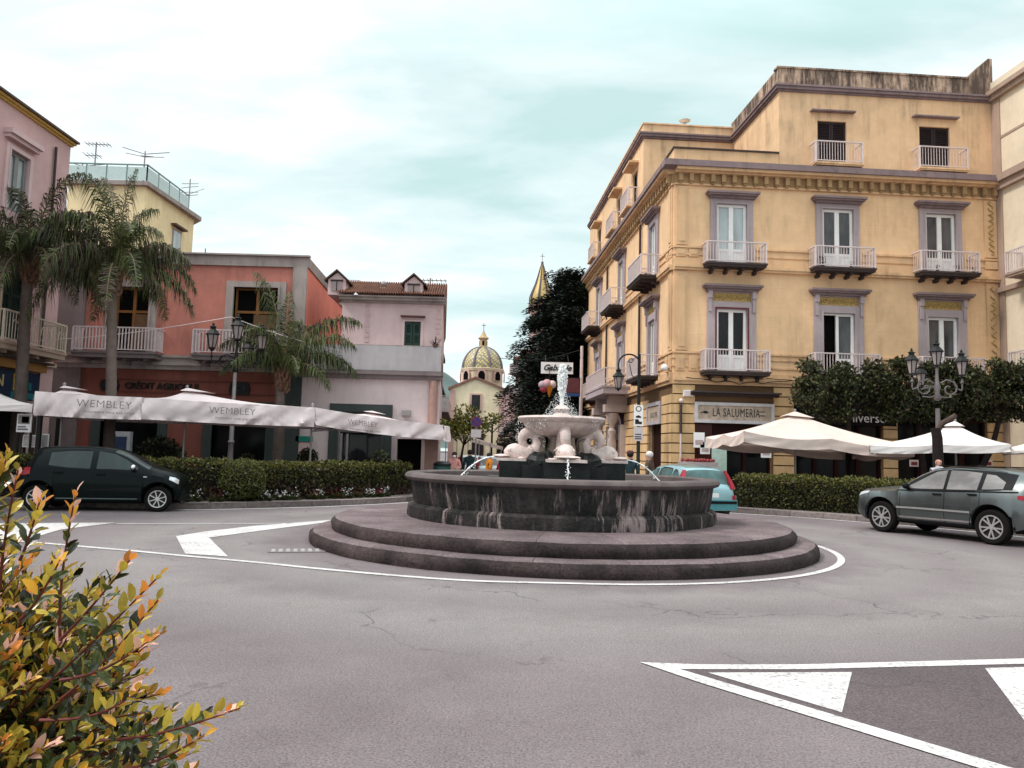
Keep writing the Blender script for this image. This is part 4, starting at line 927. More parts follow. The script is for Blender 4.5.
street_house('plain grey house front behind the parked cars at the street end', -16, -8.8, 72, 108, 10, greyst, 1, 4, 1, False)
# two storeys of rounded balconies that overhang the street
t = thing('balcony_house', 'slim house with bulging rounded balconies between church and cedar', 'building', (1.15, 66, 0))
b = MB(); b.box(-.85, 3.5, 0, 7, 0, 9.6); b.build('wall', plaster('weathered_beige', (.42,.34,.3), (.15,.12,.1), .6), t)
b = MB(); b.box(-1.1, 3.7, -.3, 7.2, 9.6, 9.85); b.prism([(-1.0,9.85),(1.2,10.5),(3.6,9.85)], -.2, 7); b.build('roof', tile, t)
for z in (3.4, 6.3, 8.3):
    b = MB(); b.lathe([(.9,z),(1.1,z+.15),(1.1,z+.95),(1.0,z+1.0)], 20, (-.3,.3,0)); b.build('balcony', plaster('grey_balcony_render', (.30,.25,.24), (.1,.08,.07), .5), t, smooth=40)
    b = MB(); b.box(-.5, .5, -.04, -.01, z+.2, z+2.2); b.build('window', flat('red_brown_door', (.09,.03,.025), .6), t)

# ================================================================== domed church and its bell tower
CH = thing('church', 'pale yellow church with a majolica dome at the end of the street', 'church', (-4.6, 110, 0))
b = MB(); n = 0
b.poly([(-4.2,0,0),(3.45,0,0),(3.45,0,10.5),(-.6,0,12.1),(-4.2,0,10.5)]); b.poly([(-4.2,0,0),(-4.2,18,0),(-4.2,18,10.5),(-4.2,0,10.5)]); b.poly([(3.45,0,0),(3.45,18,0),(3.45,18,10.5),(3.45,0,10.5)]); b.build('wall', lemon2, CH)
for xa_ in (-4.3, 2.78): b = MB(); b.box(xa_, xa_+.8, -.16, 0, 0, 10.3); b.build('pilaster', churchpink, CH)
b = MB()
for s, xe in ((-1, -4.5), (1, 3.75)):
    n = b.vs([(xe,-.35,10.35),(-.6,-.35,12.05),(-.6,-.35,12.35),(xe,-.35,10.7),(xe,18,10.35),(-.6,18,12.05),(-.6,18,12.35),(xe,18,10.7)])
    for q in ((0,1,2,3),(4,7,6,5),(0,4,5,1),(1,5,6,2),(2,6,7,3),(3,7,4,0)): b.face([n+i for i in q])
b.build('roof', flat('brown_roof_edge', (.2,.1,.08), .8), CH)
b = MB(); b.box(-1.4, .4, -.1, 0, 7.2, 9.9); wo = b.build('window', churchpink, CH); b = MB(); b.box(-1.1, .1, -.12, -.101, 7.4, 9.7); b.build('pane', pane_d, wo)
b = MB(); b.box(-.9, .8, -.1, 0, 0, 4.2); b.build('door', shutter_br, CH)
DC = (.05, 7, 0); rib_m = flat('grey_violet_rib', (.15,.12,.14), .6)
b = MB(); b.lathe([(3.3,10.0),(3.3,13.6),(3.45,13.7),(3.55,14.05),(3.35,14.15)], 8, DC, R(22.5), R(382.5)); b.build('drum', plaster('church_drum', (.6,.5,.36), (.4,.25,.2), .4), CH)
for k in range(8):
    b = MB(); a = R(45*k-90); x, y = DC[0]+3.25*math.cos(a), DC[1]+3.25*math.sin(a); M = frame((x,y,0), (-math.sin(a), math.cos(a), 0), (math.cos(a), math.sin(a), 0)); b.M = M
    b.prism([(-.75,12.2),(.75,12.2),(.75,13.3),(.5,13.75),(0,13.95),(-.5,13.75),(-.75,13.3)], .0, .12)
    b.build('drum_window_surround', churchpink, CH)
for k in range(8):
    b = MB(); a = R(45*k-90); x, y = DC[0]+3.25*math.cos(a), DC[1]+3.25*math.sin(a); b.M = frame((x,y,0), (-math.sin(a), math.cos(a), 0), (math.cos(a), math.sin(a), 0)); b.prism([(-.5,12.3),(.5,12.3),(.5,13.1),(.3,13.5),(0,13.62),(-.3,13.5),(-.5,13.1)], .121, .15)
    b.build('drum_window', dark_in, CH)
mt, nt, bs = newmat('majolica_tiles'); gtc = N(nt, 'ShaderNodeNewGeometry'); sp = N(nt, 'ShaderNodeSeparateXYZ'); nt.links.new(gtc.outputs['Position'], sp.inputs[0])
ck = N(nt, 'ShaderNodeTexVoronoi', in_={'Scale': 2.6, 'Randomness': .15}); mpv = N(nt, 'ShaderNodeMapping'); mpv.inputs['Rotation'].default_value = (0, R(45), R(20)); nt.links.new(gtc.outputs['Position'], mpv.inputs[0]); nt.links.new(mpv.outputs[0], ck.inputs['Vector'])
nt.links.new(ramp(nt, ck.outputs['Distance'], [(.36, (.58,.46,.18)), (.50, (.20,.18,.13))]), bs.inputs['Base Color']); bs.inputs['Roughness'].default_value = .4
dome_p = [(3.15*math.cos(t), 14.1+3.5*math.sin(t)) for t in [R(90)*k/14*.93 for k in range(15)]]
b = MB(); b.lathe(dome_p, 48, DC); b.build('dome', mt, CH, smooth=60)
for k in range(8):
    b = MB(); a = R(45*k-90+22.5); b.tube([(DC[0]+(r+.03)*math.cos(a), DC[1]+(r+.03)*math.sin(a), z) for r, z in dome_p], [.24-.13*i/14 for i in range(15)], 6)
    b.build('dome_rib', rib_m, CH, smooth=50)
b = MB(); b.lathe([(.75,17.4),(.8,17.6),(.6,17.7),(.58,18.7),(.75,18.8),(.85,18.95),(.5,19.3),(.16,19.9),(.05,20.3)], 8, DC); lo_ = b.build('lantern', plaster('lantern_yellow', (.46,.34,.2), (.3,.2,.12), .4), CH)
b = MB()
for k in range(4):
    a = R(90*k-90); b.M = frame((DC[0]+.54*math.cos(a), DC[1]+.54*math.sin(a), 0), (-math.sin(a), math.cos(a), 0), (math.cos(a), math.sin(a), 0)); b.prism([(-.16,17.8),(.16,17.8),(.16,18.4),(0,18.55),(-.16,18.4)], .0, .08)
b.build('lantern_opening', dark_in, lo_)
b = MB(); b.bar((DC[0],DC[1],20.2),(DC[0],DC[1],21.3),.09); b.bar((DC[0]-.3,DC[1],20.95),(DC[0]+.3,DC[1],20.95),.09); b.build('cross', iron_l, CH)
BT = thing('bell_tower', 'bell tower with a gilded onion spire rising above the dark cedar', 'tower', (3.95, 110, 0))
b = MB(); b.box(-1.6, 1.6, -1.6, 1.6, 0, 22.0); b.build('shaft', churchpink, BT)
b = MB(); b.box(-1.9, 1.9, -1.9, 1.9, 22.0, 22.5); b.box(-1.75, 1.75, -1.75, 1.75, 22.5, 22.9); b.build('cornice', plaster('tower_cornice', (.35,.22,.18), (.2,.12,.1), .5), BT)
gold = flat('gilded_tiles', (.47,.34,.13), .45, .1, var=.15, scale=3)
sp_p = [(1.5,22.9),(1.68,23.5),(1.66,24.1),(1.35,25.0),(.95,26.0),(.6,27.2),(.3,28.4),(.1,29.1)]
b = MB(); b.lathe(sp_p, 32, (0,0,0)); b.build('spire', gold, BT, smooth=60)
rib2_m = flat('dark_violet_rib', (.09,.06,.075), .6)
for k in range(8):
    b = MB(); a = R(45*k-112.5+8); b.tube([((r+.02)*math.cos(a), (r+.02)*math.sin(a), z) for r, z in sp_p], [.2,.2,.2,.17,.13,.1,.07,.04], 6)
    b.build('spire_rib', rib2_m, BT, smooth=50)
b = MB(); b.sphere((0,0,29.25), .2); b.bar((0,0,29.4),(0,0,30.6),.07); b.bar((-.3,0,30.2),(.3,0,30.2),.07); b.build('finial', iron_l, BT)
# ================================================================== fountain
F_ = thing('fountain', 'round stone fountain with marble dolphins under a fluted bowl, in the middle of the roundabout', 'fountain', (1.01, 15.4, 0), R(2))
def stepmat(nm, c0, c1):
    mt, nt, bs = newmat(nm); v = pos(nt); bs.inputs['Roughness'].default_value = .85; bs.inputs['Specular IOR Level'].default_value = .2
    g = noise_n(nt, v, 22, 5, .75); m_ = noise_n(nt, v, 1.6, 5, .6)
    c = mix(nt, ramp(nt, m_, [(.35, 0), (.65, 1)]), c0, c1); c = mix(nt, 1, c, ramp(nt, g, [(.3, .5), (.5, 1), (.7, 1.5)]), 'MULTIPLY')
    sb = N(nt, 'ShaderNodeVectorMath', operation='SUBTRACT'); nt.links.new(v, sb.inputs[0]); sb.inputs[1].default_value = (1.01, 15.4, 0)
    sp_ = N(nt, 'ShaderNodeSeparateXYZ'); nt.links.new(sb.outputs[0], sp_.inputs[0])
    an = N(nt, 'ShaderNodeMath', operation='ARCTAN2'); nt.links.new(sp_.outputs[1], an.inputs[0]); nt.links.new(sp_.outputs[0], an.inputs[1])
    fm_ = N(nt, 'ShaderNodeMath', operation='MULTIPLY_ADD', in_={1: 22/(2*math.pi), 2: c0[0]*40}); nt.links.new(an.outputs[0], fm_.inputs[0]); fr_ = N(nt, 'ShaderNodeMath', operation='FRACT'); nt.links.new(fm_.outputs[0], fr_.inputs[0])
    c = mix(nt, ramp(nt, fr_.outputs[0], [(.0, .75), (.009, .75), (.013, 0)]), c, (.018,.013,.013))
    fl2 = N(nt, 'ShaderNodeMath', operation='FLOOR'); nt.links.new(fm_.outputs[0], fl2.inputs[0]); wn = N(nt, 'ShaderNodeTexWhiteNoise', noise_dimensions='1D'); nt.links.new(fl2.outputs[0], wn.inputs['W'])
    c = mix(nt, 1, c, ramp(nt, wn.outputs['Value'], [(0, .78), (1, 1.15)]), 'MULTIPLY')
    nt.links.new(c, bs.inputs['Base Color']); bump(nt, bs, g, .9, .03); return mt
def basinmat():
    mt, nt, bs = newmat('wet_basin_stone'); v = pos(nt)
    g = noise_n(nt, v, 18, 5, .7); m_ = noise_n(nt, v, 2.5, 5, .65)
    c = mix(nt, ramp(nt, m_, [(.35, 0), (.7, 1)]), (.010,.011,.011), (.042,.036,.035)); c = mix(nt, 1, c, ramp(nt, g, [(.3, .6), (.7, 1.4)]), 'MULTIPLY')
    sb = N(nt, 'ShaderNodeVectorMath', operation='SUBTRACT'); nt.links.new(v, sb.inputs[0]); sb.inputs[1].default_value = (1.01, 15.4, 0)
    fl_ = N(nt, 'ShaderNodeVectorMath', operation='MULTIPLY'); fl_.inputs[1].default_value = (1, 1, 0); nt.links.new(sb.outputs[0], fl_.inputs[0])
    nr = N(nt, 'ShaderNodeVectorMath', operation='NORMALIZE'); nt.links.new(fl_.outputs[0], nr.inputs[0])
    sx_ = N(nt, 'ShaderNodeSeparateXYZ'); nt.links.new(nr.outputs[0], sx_.inputs[0]); sz_ = N(nt, 'ShaderNodeSeparateXYZ'); nt.links.new(v, sz_.inputs[0])
    cbv = N(nt, 'ShaderNodeCombineXYZ'); nt.links.new(sx_.outputs[0], cbv.inputs[0]); nt.links.new(sx_.outputs[1], cbv.inputs[1]); nt.links.new(sz_.outputs[2], cbv.inputs[2])
    def m3(s): q = N(nt, 'ShaderNodeMapping'); q.inputs['Scale'].default_value = s; nt.links.new(cbv.outputs[0], q.inputs[0]); return q.outputs[0]
    st = noise_n(nt, m3((2.9, 2.9, .16)), 6.5, 8, .72, .25); zone = noise_n(nt, m3((2.9, 2.9, .15)), .95, 3, .5)
    sm = N(nt, 'ShaderNodeMath', operation='MULTIPLY_ADD', in_={1: .36}); nt.links.new(zone, sm.inputs[0]); nt.links.new(st, sm.inputs[2])
    f = ramp(nt, sm.outputs[0], [(.725, 0), (.83, .9)])
    c = mix(nt, f, c, (.33,.26,.25))
    f2 = ramp(nt, noise_n(nt, pos(nt, (1,1,.1)), 7, 4, .6), [(.55, 0), (.75, .35)]); c = mix(nt, f2, c, (.16,.13,.13))
    nt.links.new(c, bs.inputs['Base Color']); bs.inputs['Roughness'].default_value = .65; bs.inputs['Specular IOR Level'].default_value = .15; bump(nt, bs, g, .8, .03); return mt
step_m = stepmat('lava_stone_treads', (.125,.090,.094), (.21,.160,.165)); riser_m = stepmat('shaded_riser_stone', (.018,.013,.013), (.062,.043,.043)); basin_m = basinmat()  # shade of the risers put into their colour, darker than the treads
lip_m = plaster('basin_lip_stone', (.14,.112,.11), (.035,.03,.03), .6, var=.35)
def marble_mat():
    mt, nt, bs = newmat('weathered_marble'); v = pos(nt)
    m_ = noise_n(nt, v, 4, 6, .7); g = noise_n(nt, v, 24, 4, .7)
    c = mix(nt, ramp(nt, m_, [(.4, 0), (.68, .75)]), (.72,.59,.55), (.36,.27,.25)); c = mix(nt, 1, c, ramp(nt, g, [(.3, .8), (.7, 1.1)]), 'MULTIPLY')
    nt.links.new(c, bs.inputs['Base Color']); bs.inputs['Roughness'].default_value = .6; bump(nt, bs, g, .25, .01); return mt
marble = marble_mat()
wob = lambda a, k, am: am*math.sin(k*a)+am*.6*math.sin(2.7*k*a+1)
def rfn(am): return lambda r, z, a: (r+am*noise.noise((math.cos(a)*6, math.sin(a)*6, z*9))+.5*am*noise.noise((math.cos(a)*28, math.sin(a)*28, z*20)), z+(.3*am*noise.noise((math.cos(a)*9, math.sin(a)*9, 7)) if z > .1 else 0))
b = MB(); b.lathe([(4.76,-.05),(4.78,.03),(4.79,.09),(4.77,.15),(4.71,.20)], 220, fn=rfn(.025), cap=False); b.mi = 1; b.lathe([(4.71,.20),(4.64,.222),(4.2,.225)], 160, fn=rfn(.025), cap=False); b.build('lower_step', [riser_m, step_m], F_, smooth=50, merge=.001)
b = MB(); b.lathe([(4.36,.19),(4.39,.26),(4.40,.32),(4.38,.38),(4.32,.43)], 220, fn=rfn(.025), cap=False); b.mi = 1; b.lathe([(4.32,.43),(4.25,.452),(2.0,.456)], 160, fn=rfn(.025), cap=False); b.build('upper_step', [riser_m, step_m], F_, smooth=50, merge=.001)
def joint(r0, r1, a, z0, z1, b):
    pass
b = MB(); b.lathe([(2.98,.43),(3.0,.50),(2.99,.66),(2.92,.705),(2.6,.71)], 96, fn=lambda r, z, a: (r+.02*noise.noise((math.cos(a)*8, math.sin(a)*8, z*5)), z)); b.build('plinth', basin_m, F_, smooth=40)
b = MB(); b.lathe([(2.86,.69),(2.89,.78),(2.92,.95),(2.95,1.15),(2.75,1.16)], 96, fn=lambda r, z, a: (r+.012*noise.noise((math.cos(a)*9, math.sin(a)*9, z*5)), z)); b.build('basin_wall', basin_m, F_, smooth=40)
b = MB(); b.lathe([(2.72,1.10),(2.97,1.13),(3.03,1.15),(3.06,1.20),(3.04,1.25),(2.99,1.275),(2.8,1.28),(2.74,1.25),(2.72,1.10)], 96, fn=lambda r, z, a: (r+.01*noise.noise((math.cos(a)*9, math.sin(a)*9, 1)), z)); b.build('rim', lip_m, F_, smooth=50)
wm_, nt, bs = newmat('fountain_water'); bs.inputs['Base Color'].default_value = (.02,.035,.035,1); bs.inputs['Roughness'].default_value = .08; bump(nt, bs, noise_n(nt, pos(nt), 5, 3), .4, .03)
b = MB(); b.lathe([(.0,1.14),(2.74,1.14)], 64); b.build('water', wm_, F_)
wet = flat('wet_black_stone', (.009,.011,.0105), .45, var=.6, scale=5, bmp=.5)
b = MB()
for k in range(2):                    # cross-shaped pedestal with stepped corners
    if k == 0: b.slab([(-1.22,-.42),(1.22,-.42),(1.22,.42),(-1.22,.42)], .8, 1.53)
    else: b.slab([(-.42,-1.22),(.42,-1.22),(.42,1.22),(-.42,1.22)], .8, 1.528)
b.slab([(-.8,-.8),(.8,-.8),(.8,.8),(-.8,.8)], .8, 1.45)
b.build('pedestal', wet, F_)
b = MB()
for k in range(4):                    # dark mossy rock heaps in the corners
    a = R(45+90*k); b.sphere((.62*math.cos(a), .62*math.sin(a), 1.5), .3, .3, .24, 10, 7)
for i, v in enumerate(b.V):
    q = noise.noise((v[0]*5, v[1]*5, v[2]*5))*.09; b.V[i] = (v[0]+q, v[1]-q, v[2]+q)
b.build('rock', wet, F_)
b = MB(); b.lathe([(.55,1.45),(.5,1.6),(.34,1.7),(.24,1.85),(.22,1.95),(.3,2.03)], 20)
b.build('stem', marble, F_, smooth=50)
b = MB()
for k in range(8):                    # acanthus leaves and shells round the stem
    a = R(45*k+22); c, s = math.cos(a), math.sin(a)
    b.tube([(.3*c,.3*s,1.6),(.42*c,.42*s,1.75),(.40*c,.40*s,1.92),(.5*c,.5*s,2.0)], [.10,.12,.09,.03], 6, flat=.5)
b.build('leaf_ornament', plaster('darker_marble', (.28,.22,.18), (.06,.06,.04), .9, var=.4), F_, smooth=60)  # leaf ornaments in a darker marble than the bowl
def bowl_fn(r, z, a): return (r+(.022*abs(math.sin(a*18)) if .3 < r < .78 and z < 2.3 else 0), z)
b = MB(); b.lathe([(.12,2.0),(.32,2.02),(.48,2.06),(.64,2.14),(.73,2.24),(.755,2.29),(.80,2.30),(.86,2.34),(.88,2.38),(.86,2.415),(.80,2.42),(.74,2.38),(.4,2.34),(.05,2.33)], 108, fn=bowl_fn); b.build('bowl', marble, F_, smooth=40)
b = MB(); b.lathe([(.0,2.385),(.76,2.385)], 40); b.build('bowl_water', wm_, F_)
b = MB(); b.lathe([(.16,2.36),(.2,2.45),(.13,2.5),(.17,2.58),(.08,2.66)], 14); b.build('nozzle', marble, F_, smooth=50)
def dolphin():
    d = MB()
    P = [(-1.13,1.665),(-1.04,1.68),(-.93,1.70),(-.80,1.67),(-.66,1.66),(-.54,1.71),(-.46,1.81),(-.45,1.94),(-.51,2.05),(-.62,2.10),(-.73,2.06),(-.78,1.95),(-.73,1.85),(-.64,1.82)]
    rr = [.06,.15,.18,.17,.16,.16,.15,.14,.13,.12,.11,.095,.075,.03]
    C0 = smoothline([(x, z) for x, z in P], 4); r2 = np.interp(np.linspace(0, 13, len(C0)), range(14), rr)
    d.tube([(p.x, 0, p.y) for p in C0], list(r2), 14)
    return d
dol = dolphin()
for k in range(4):
    Mz = Matrix.Rotation(R(90*k), 4, 'Z'); d2 = MB(Mz); d2.V = []; 
    d2.vs(dol.V); d2.F = list(dol.F); d2.MI = list(dol.MI)
    o = d2.build('dolphin', marble, F_, smooth=60)
    f = MB(Mz); lo_l = MB(Mz); fb = [MB(Mz), MB(Mz)]   # thick lips, brow fins, tail fluke
    f.sphere((-1.17,0,1.625), .17, .26, .036, 12, 6); lo_l.sphere((-1.15,0,1.575), .15, .21, .028, 12, 6); lo_l.build('lip', marble, o, smooth=60)
    for s in (-1, 1): f.sphere((-1.02,s*.135,1.74), .045, .03, .045, 8, 6); fb[s > 0].tube([(-.8,s*.12,1.6),(-.78,s*.24,1.58),(-.7,s*.30,1.6)], [.07,.06,.02], 6, flat=.4)
    f.tube([(-.64,0,1.82),(-.56,.0,1.78)], [.05,.02], 6)
    for s in (-1, 1): f.tube([(-.62,0,1.84),(-.62,s*.12,1.80),(-.58,s*.2,1.74)], [.04,.05,.01], 6, flat=.5)
    f.build('lip', marble, o, smooth=60)
    for q in fb: q.build('fin', marble, o, smooth=60)
    q = MB(Mz); q.box(-1.28, -.5, -.36, .36, 1.531, 1.585); q.build('base_slab', marble, o)
# water: jet of droplets over a foamy core, three arcs from the mouths
wt, nt, bs = newmat('white_water'); bs.inputs['Base Color'].default_value = (.90,.91,.91,1); bs.inputs['Roughness'].default_value = .35; bs.inputs['Transmission Weight'].default_value = .0
b = MB(); rnd = random.Random(4)
for k in range(2300):
    t = rnd.random()**.8; z = 2.45+1.02*t; sp_ = (.035+.07*math.sin(math.pi*min(1,(1-t)*1.25+.15)))
    a = rnd.random()*6.28; r_ = sp_*rnd.random()**.6; s_ = .004+.011*rnd.random()**2
    b.sphere((r_*math.cos(a), r_*math.sin(a), z), s_, s_, s_*(1+2.2*rnd.random()), 5, 3)
for k in range(1100):
    a = rnd.random()*6.28; q = rnd.random(); r_ = .08+.32*q; z = 2.42+.55*(1-q)*rnd.random(); s_ = .002+.005*rnd.random(); b.sphere((r_*math.cos(a), r_*math.sin(a), z), s_, s_, s_*1.4, 4, 3)
n0 = [(.02,2.5),(.035,2.65),(.03,2.9),(.03,3.1),(.035,3.25),(.03,3.38),(.02,3.44),(.005,3.46)]
b.lathe(n0, 14, fn=lambda r, z, a: (r*(1+.5*noise.noise((math.cos(a)*2.5, math.sin(a)*2.5, z*9))), z+.02*noise.noise((math.cos(a)*5, math.sin(a)*5, z*3))))
b.build('water_jet', wt, F_, smooth=80)
for k in range(4):
    Mz = Matrix.Rotation(R(90*k), 4, 'Z'); b = MB(Mz); P = []
    reach = .75 if k != 1 else .12
    for i in range(15):
        t = i/14; P.append((-1.28-reach*t, .01*math.sin(i*1.7), 1.60+.03*t-.50*t*t))
    b.tube(P, [.014+.006*math.sin(i*2.1) for i in range(15)], 7)
    for i in range(26):
        t = .4+.6*rnd.random(); s_ = .006+.008*rnd.random(); b.sphere((-1.28-reach*t+rnd.uniform(-.05,.05), rnd.uniform(-.05,.05), 1.60+.03*t-.6*t*t+rnd.uniform(-.05,.05)), s_, n=4, k=3)
    b.build('water_stream', wt, F_, smooth=80)
b = MB()                               # thin curtain dripping from the bowl edge
for k in range(700):
    a = rnd.random()*6.28
    if math.sin(a*5)+math.sin(a*2+1) < .2: continue
    z = 2.33-.55*rnd.random()**1.5; s_ = .002+.004*rnd.random(); r_ = .87+rnd.uniform(-.02,.05); b.sphere((r_*math.cos(a), r_*math.sin(a), z), s_, s_, s_*2.2, 4, 3)
b.build('water_drip', wt, F_)

# ================================================================== leaves
def leaf(mb, p, d, n, l, w):
    """one diamond leaf from p along d, normal roughly n"""
    s = d.cross(n)
    if s.length < 1e-4: s = Vector((1,0,0))
    s = s.normalized()*w/2
    mb.poly([p, p+d*l*.45-s, p+d*l, p+d*l*.45+s])
def rdir(rnd): 
    while True:
        v = Vector((rnd.uniform(-1,1), rnd.uniform(-1,1), rnd.uniform(-1,1)))
        if .05 < v.length < 1: return v.normalized()
def hedge(name, label, line, width, z0, z1, dens, seed, cat='hedge', group=None, leafs=None, sizes=(.05,.09), woody=True):
    """clipped hedge along a centre line: dark twiggy core and a skin of small leaves"""
    rnd = random.Random(seed); P = [Vector((p[0], p[1], 0)) for p in line]
    mid = P[len(P)//2]; t = thing(name, label, cat, (mid.x, mid.y, z0), 0, group); W = inv(t)
    core = MB(W); ribbon(core, P, width-.34, z0+.02, z1-.2); core.build('branches', bark_d, t, fix=False)
    f = MB(W); leafs = leafs or leaf_hedge
    for i in range(len(P)-1):
        a, c = P[i], P[i+1]; dv = (c-a); ln = dv.length; tv = dv.normalized(); nv = Vector((-tv.y, tv.x, 0))
        k = int(ln*(width+2*(z1-z0))*dens)
        for _ in range(k):
            u = rnd.random()*ln; h = rnd.random()
            q = rnd.random()*(width+2*(z1-z0))
            if q < width: o = nv*(q-width/2); z = z1; n = Vector((0,0,1))
            elif q < width+(z1-z0): o = nv*(-width/2); z = z0+(q-width); n = -nv
            else: o = nv*(width/2); z = z0+(q-width-(z1-z0)); n = nv
            p = a+tv*u+o+Vector((0,0,z)); bumpy = .09*noise.noise(p*2.3)+.06*noise.noise(p*6); p = p+n*(bumpy-.16*rnd.random()**1.5+.03)
            hz = (z-z0)/(z1-z0)
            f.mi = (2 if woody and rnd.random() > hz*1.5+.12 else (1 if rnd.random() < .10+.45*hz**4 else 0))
            d = (rdir(rnd)+n*.7+Vector((0,0,.35))).normalized(); leaf(f, p, d, (rdir(rnd)+n).normalized(), rnd.uniform(*sizes), rnd.uniform(*sizes)*.6)
    f.build('foliage', leafs, t, fix=False)
    return t
def ball_shrub(name, label, c, r, seed, cat='shrub', group=None, leafs=None, squash=1, stem=.25, n=1500, size=.07):
    rnd = random.Random(seed); t = thing(name, label, cat, (c[0], c[1], c[2]), 0, group); f = MB(); leafs = leafs or leaf_hedge[:2]
    cz = stem+r*squash
    b = MB(); b.tube([(0,0,0),(0,0,cz)], .05, 6); b.sphere((0,0,cz), r*.82, r*.82, r*.82*squash, 12, 8); b.build('branches', bark_d, t, smooth=60)
    for _ in range(n):
        d = rdir(rnd); rr = r*(1+.12*noise.noise(d*3+Vector((seed,0,0))))*(.88+.14*rnd.random()); p = Vector((d.x*rr, d.y*rr, cz+d.z*rr*squash))
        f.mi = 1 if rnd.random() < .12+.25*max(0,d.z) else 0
        leaf(f, p, (rdir(rnd)+d*.8).normalized(), (rdir(rnd)+d).normalized(), size*rnd.uniform(.7,1.3), size*.6)
    f.build('foliage', leafs, t, fix=False); return t
def arc_pts(r, a0, a1, n, c=FC): return [(c.x+r*math.cos(R(a0+(a1-a0)*i/n)), c.y+r*math.sin(R(a0+(a1-a0)*i/n))) for i in range(n+1)]
KLi = off(KL, 1.25)
def kl(i0, i1, d): return [(p.x, p.y) for p in off(KL, d)[i0:i1]]
# KL has 8 points per span; hedge spans run along it, a little behind the kerb
hedge('hedge', 'long clipped hedge with brown woody base behind the red and white flowers', kl(33, 55, 1.25), .8, .15, 1.18, 800, 11, sizes=(.06,.11))
hedge('hedge', 'clipped hedge behind the dark hatchback, left of the round bush', kl(9, 32, 1.25), .8, .15, 1.22, 620, 12, sizes=(.06,.11))
hp = off(KL, 1.15)[32]
ball_shrub('box_bush', 'rounded light green box bush breaking the hedge line', (hp.x+.25, hp.y-.3, .15), .62, 5, n=4200, squash=.92, stem=.0, leafs=[leafmat('box_leaf', (.075,.085,.022), var=.5), leaf_hedge[1]])
hr = [(p.x, p.y) for p in off(KR, 1.15)]
hedge('hedge', 'dense green clipped hedge on the right kerb in front of the beige parasol', hr[38:61], .9, .15, 1.12, 900, 13, woody=False, sizes=(.055,.10))
hedge('hedge', 'clipped hedge along the far right kerb behind the grey car', hr[61:84], .9, .15, 1.1, 420, 14, woody=False, sizes=(.06,.11))
# tall dark shrubs seen above the hedges
p = at(160, 455, 25); ball_shrub('laurel_shrub', 'dark bushy laurel between the hedge and the terracotta wall', (p.x, p.y, .15), .72, 6, leafs=leaf_tree[:2], squash=1.0, stem=.25, n=1500, size=.13)
for px, py, s_, lb in ((308, 452, 1, 'clipped dark ball shrub standing behind the hedge in front of the white wall'), (381, 454, 2, 'clipped dark ball shrub behind the hedge near the right end of the banner')):
    p = at(px, py, 26); ball_shrub('ball_shrub', lb, (p.x, p.y, .15), .31, 20+s_, leafs=leaf_tree[:2], stem=.86, n=900, size=.07, group='clipped ball shrubs')
p = at(247, 458, 26); ball_shrub('ball_shrub', 'small dark ball shrub in the shade beside the lamp post, behind the hedge', (p.x, p.y, .15), .28, 33, leafs=leaf_tree[:2], stem=.7, n=700, size=.07, group='clipped ball shrubs')
# bedding flowers
pet_w = leafmat('white_petals', (.74,.70,.70), .6, .3, .1); pet_r = leafmat('crimson_petals', (.20,.012,.022), .6, .2, .4)
def flower(p, white, seed):
    rnd = random.Random(seed)
    t = thing('bedding_flower', ('white flowering clump' if white else 'dark red flowering clump')+' in the narrow bed between kerb and hedge', 'flower', (p.x, p.y, .15), 0, 'white bedding flowers' if white else 'red bedding flowers')
    f = MB(); g = MB(); sz = rnd.uniform(.8, 1.25)
    for _ in range(70): d = rdir(rnd); d.z = abs(d.z); leaf(g, Vector((d.x*.08, d.y*.06, .02)), d, rdir(rnd), .24*sz*rnd.uniform(.5,1), .06)
    g.build('leaves', leaf_hedge[0], t, fix=False)
    nf = rnd.randint(10, 46)
    for _ in range(nf):
        d = rdir(rnd); q = Vector((d.x*.17*sz, d.y*.12*sz, .10+.22*sz*rnd.random()**1.4)); leaf(f, q, rdir(rnd), rdir(rnd), .05, .045)
    f.build('petals', pet_w if white else pet_r, t, fix=False)
fl = off(KL, .62); k = 0; d_acc = 0
for i in range(24, 50):
    for f_ in (.25, .75):
        if i == 49: break
        p = fl[i].lerp(fl[i+1], f_)
        seg = (fl[i+1]-fl[i]).length; d_acc += seg*.5
        if d_acc > [.27,.42,.3,.5][k % 4]: d_acc = 0; flower(p+Vector((random.uniform(-.09,.09), random.uniform(-.08,.12), 0)), k % 2 == 0 if random.random() < .8 else random.random() < .5, 500+k); k += 1

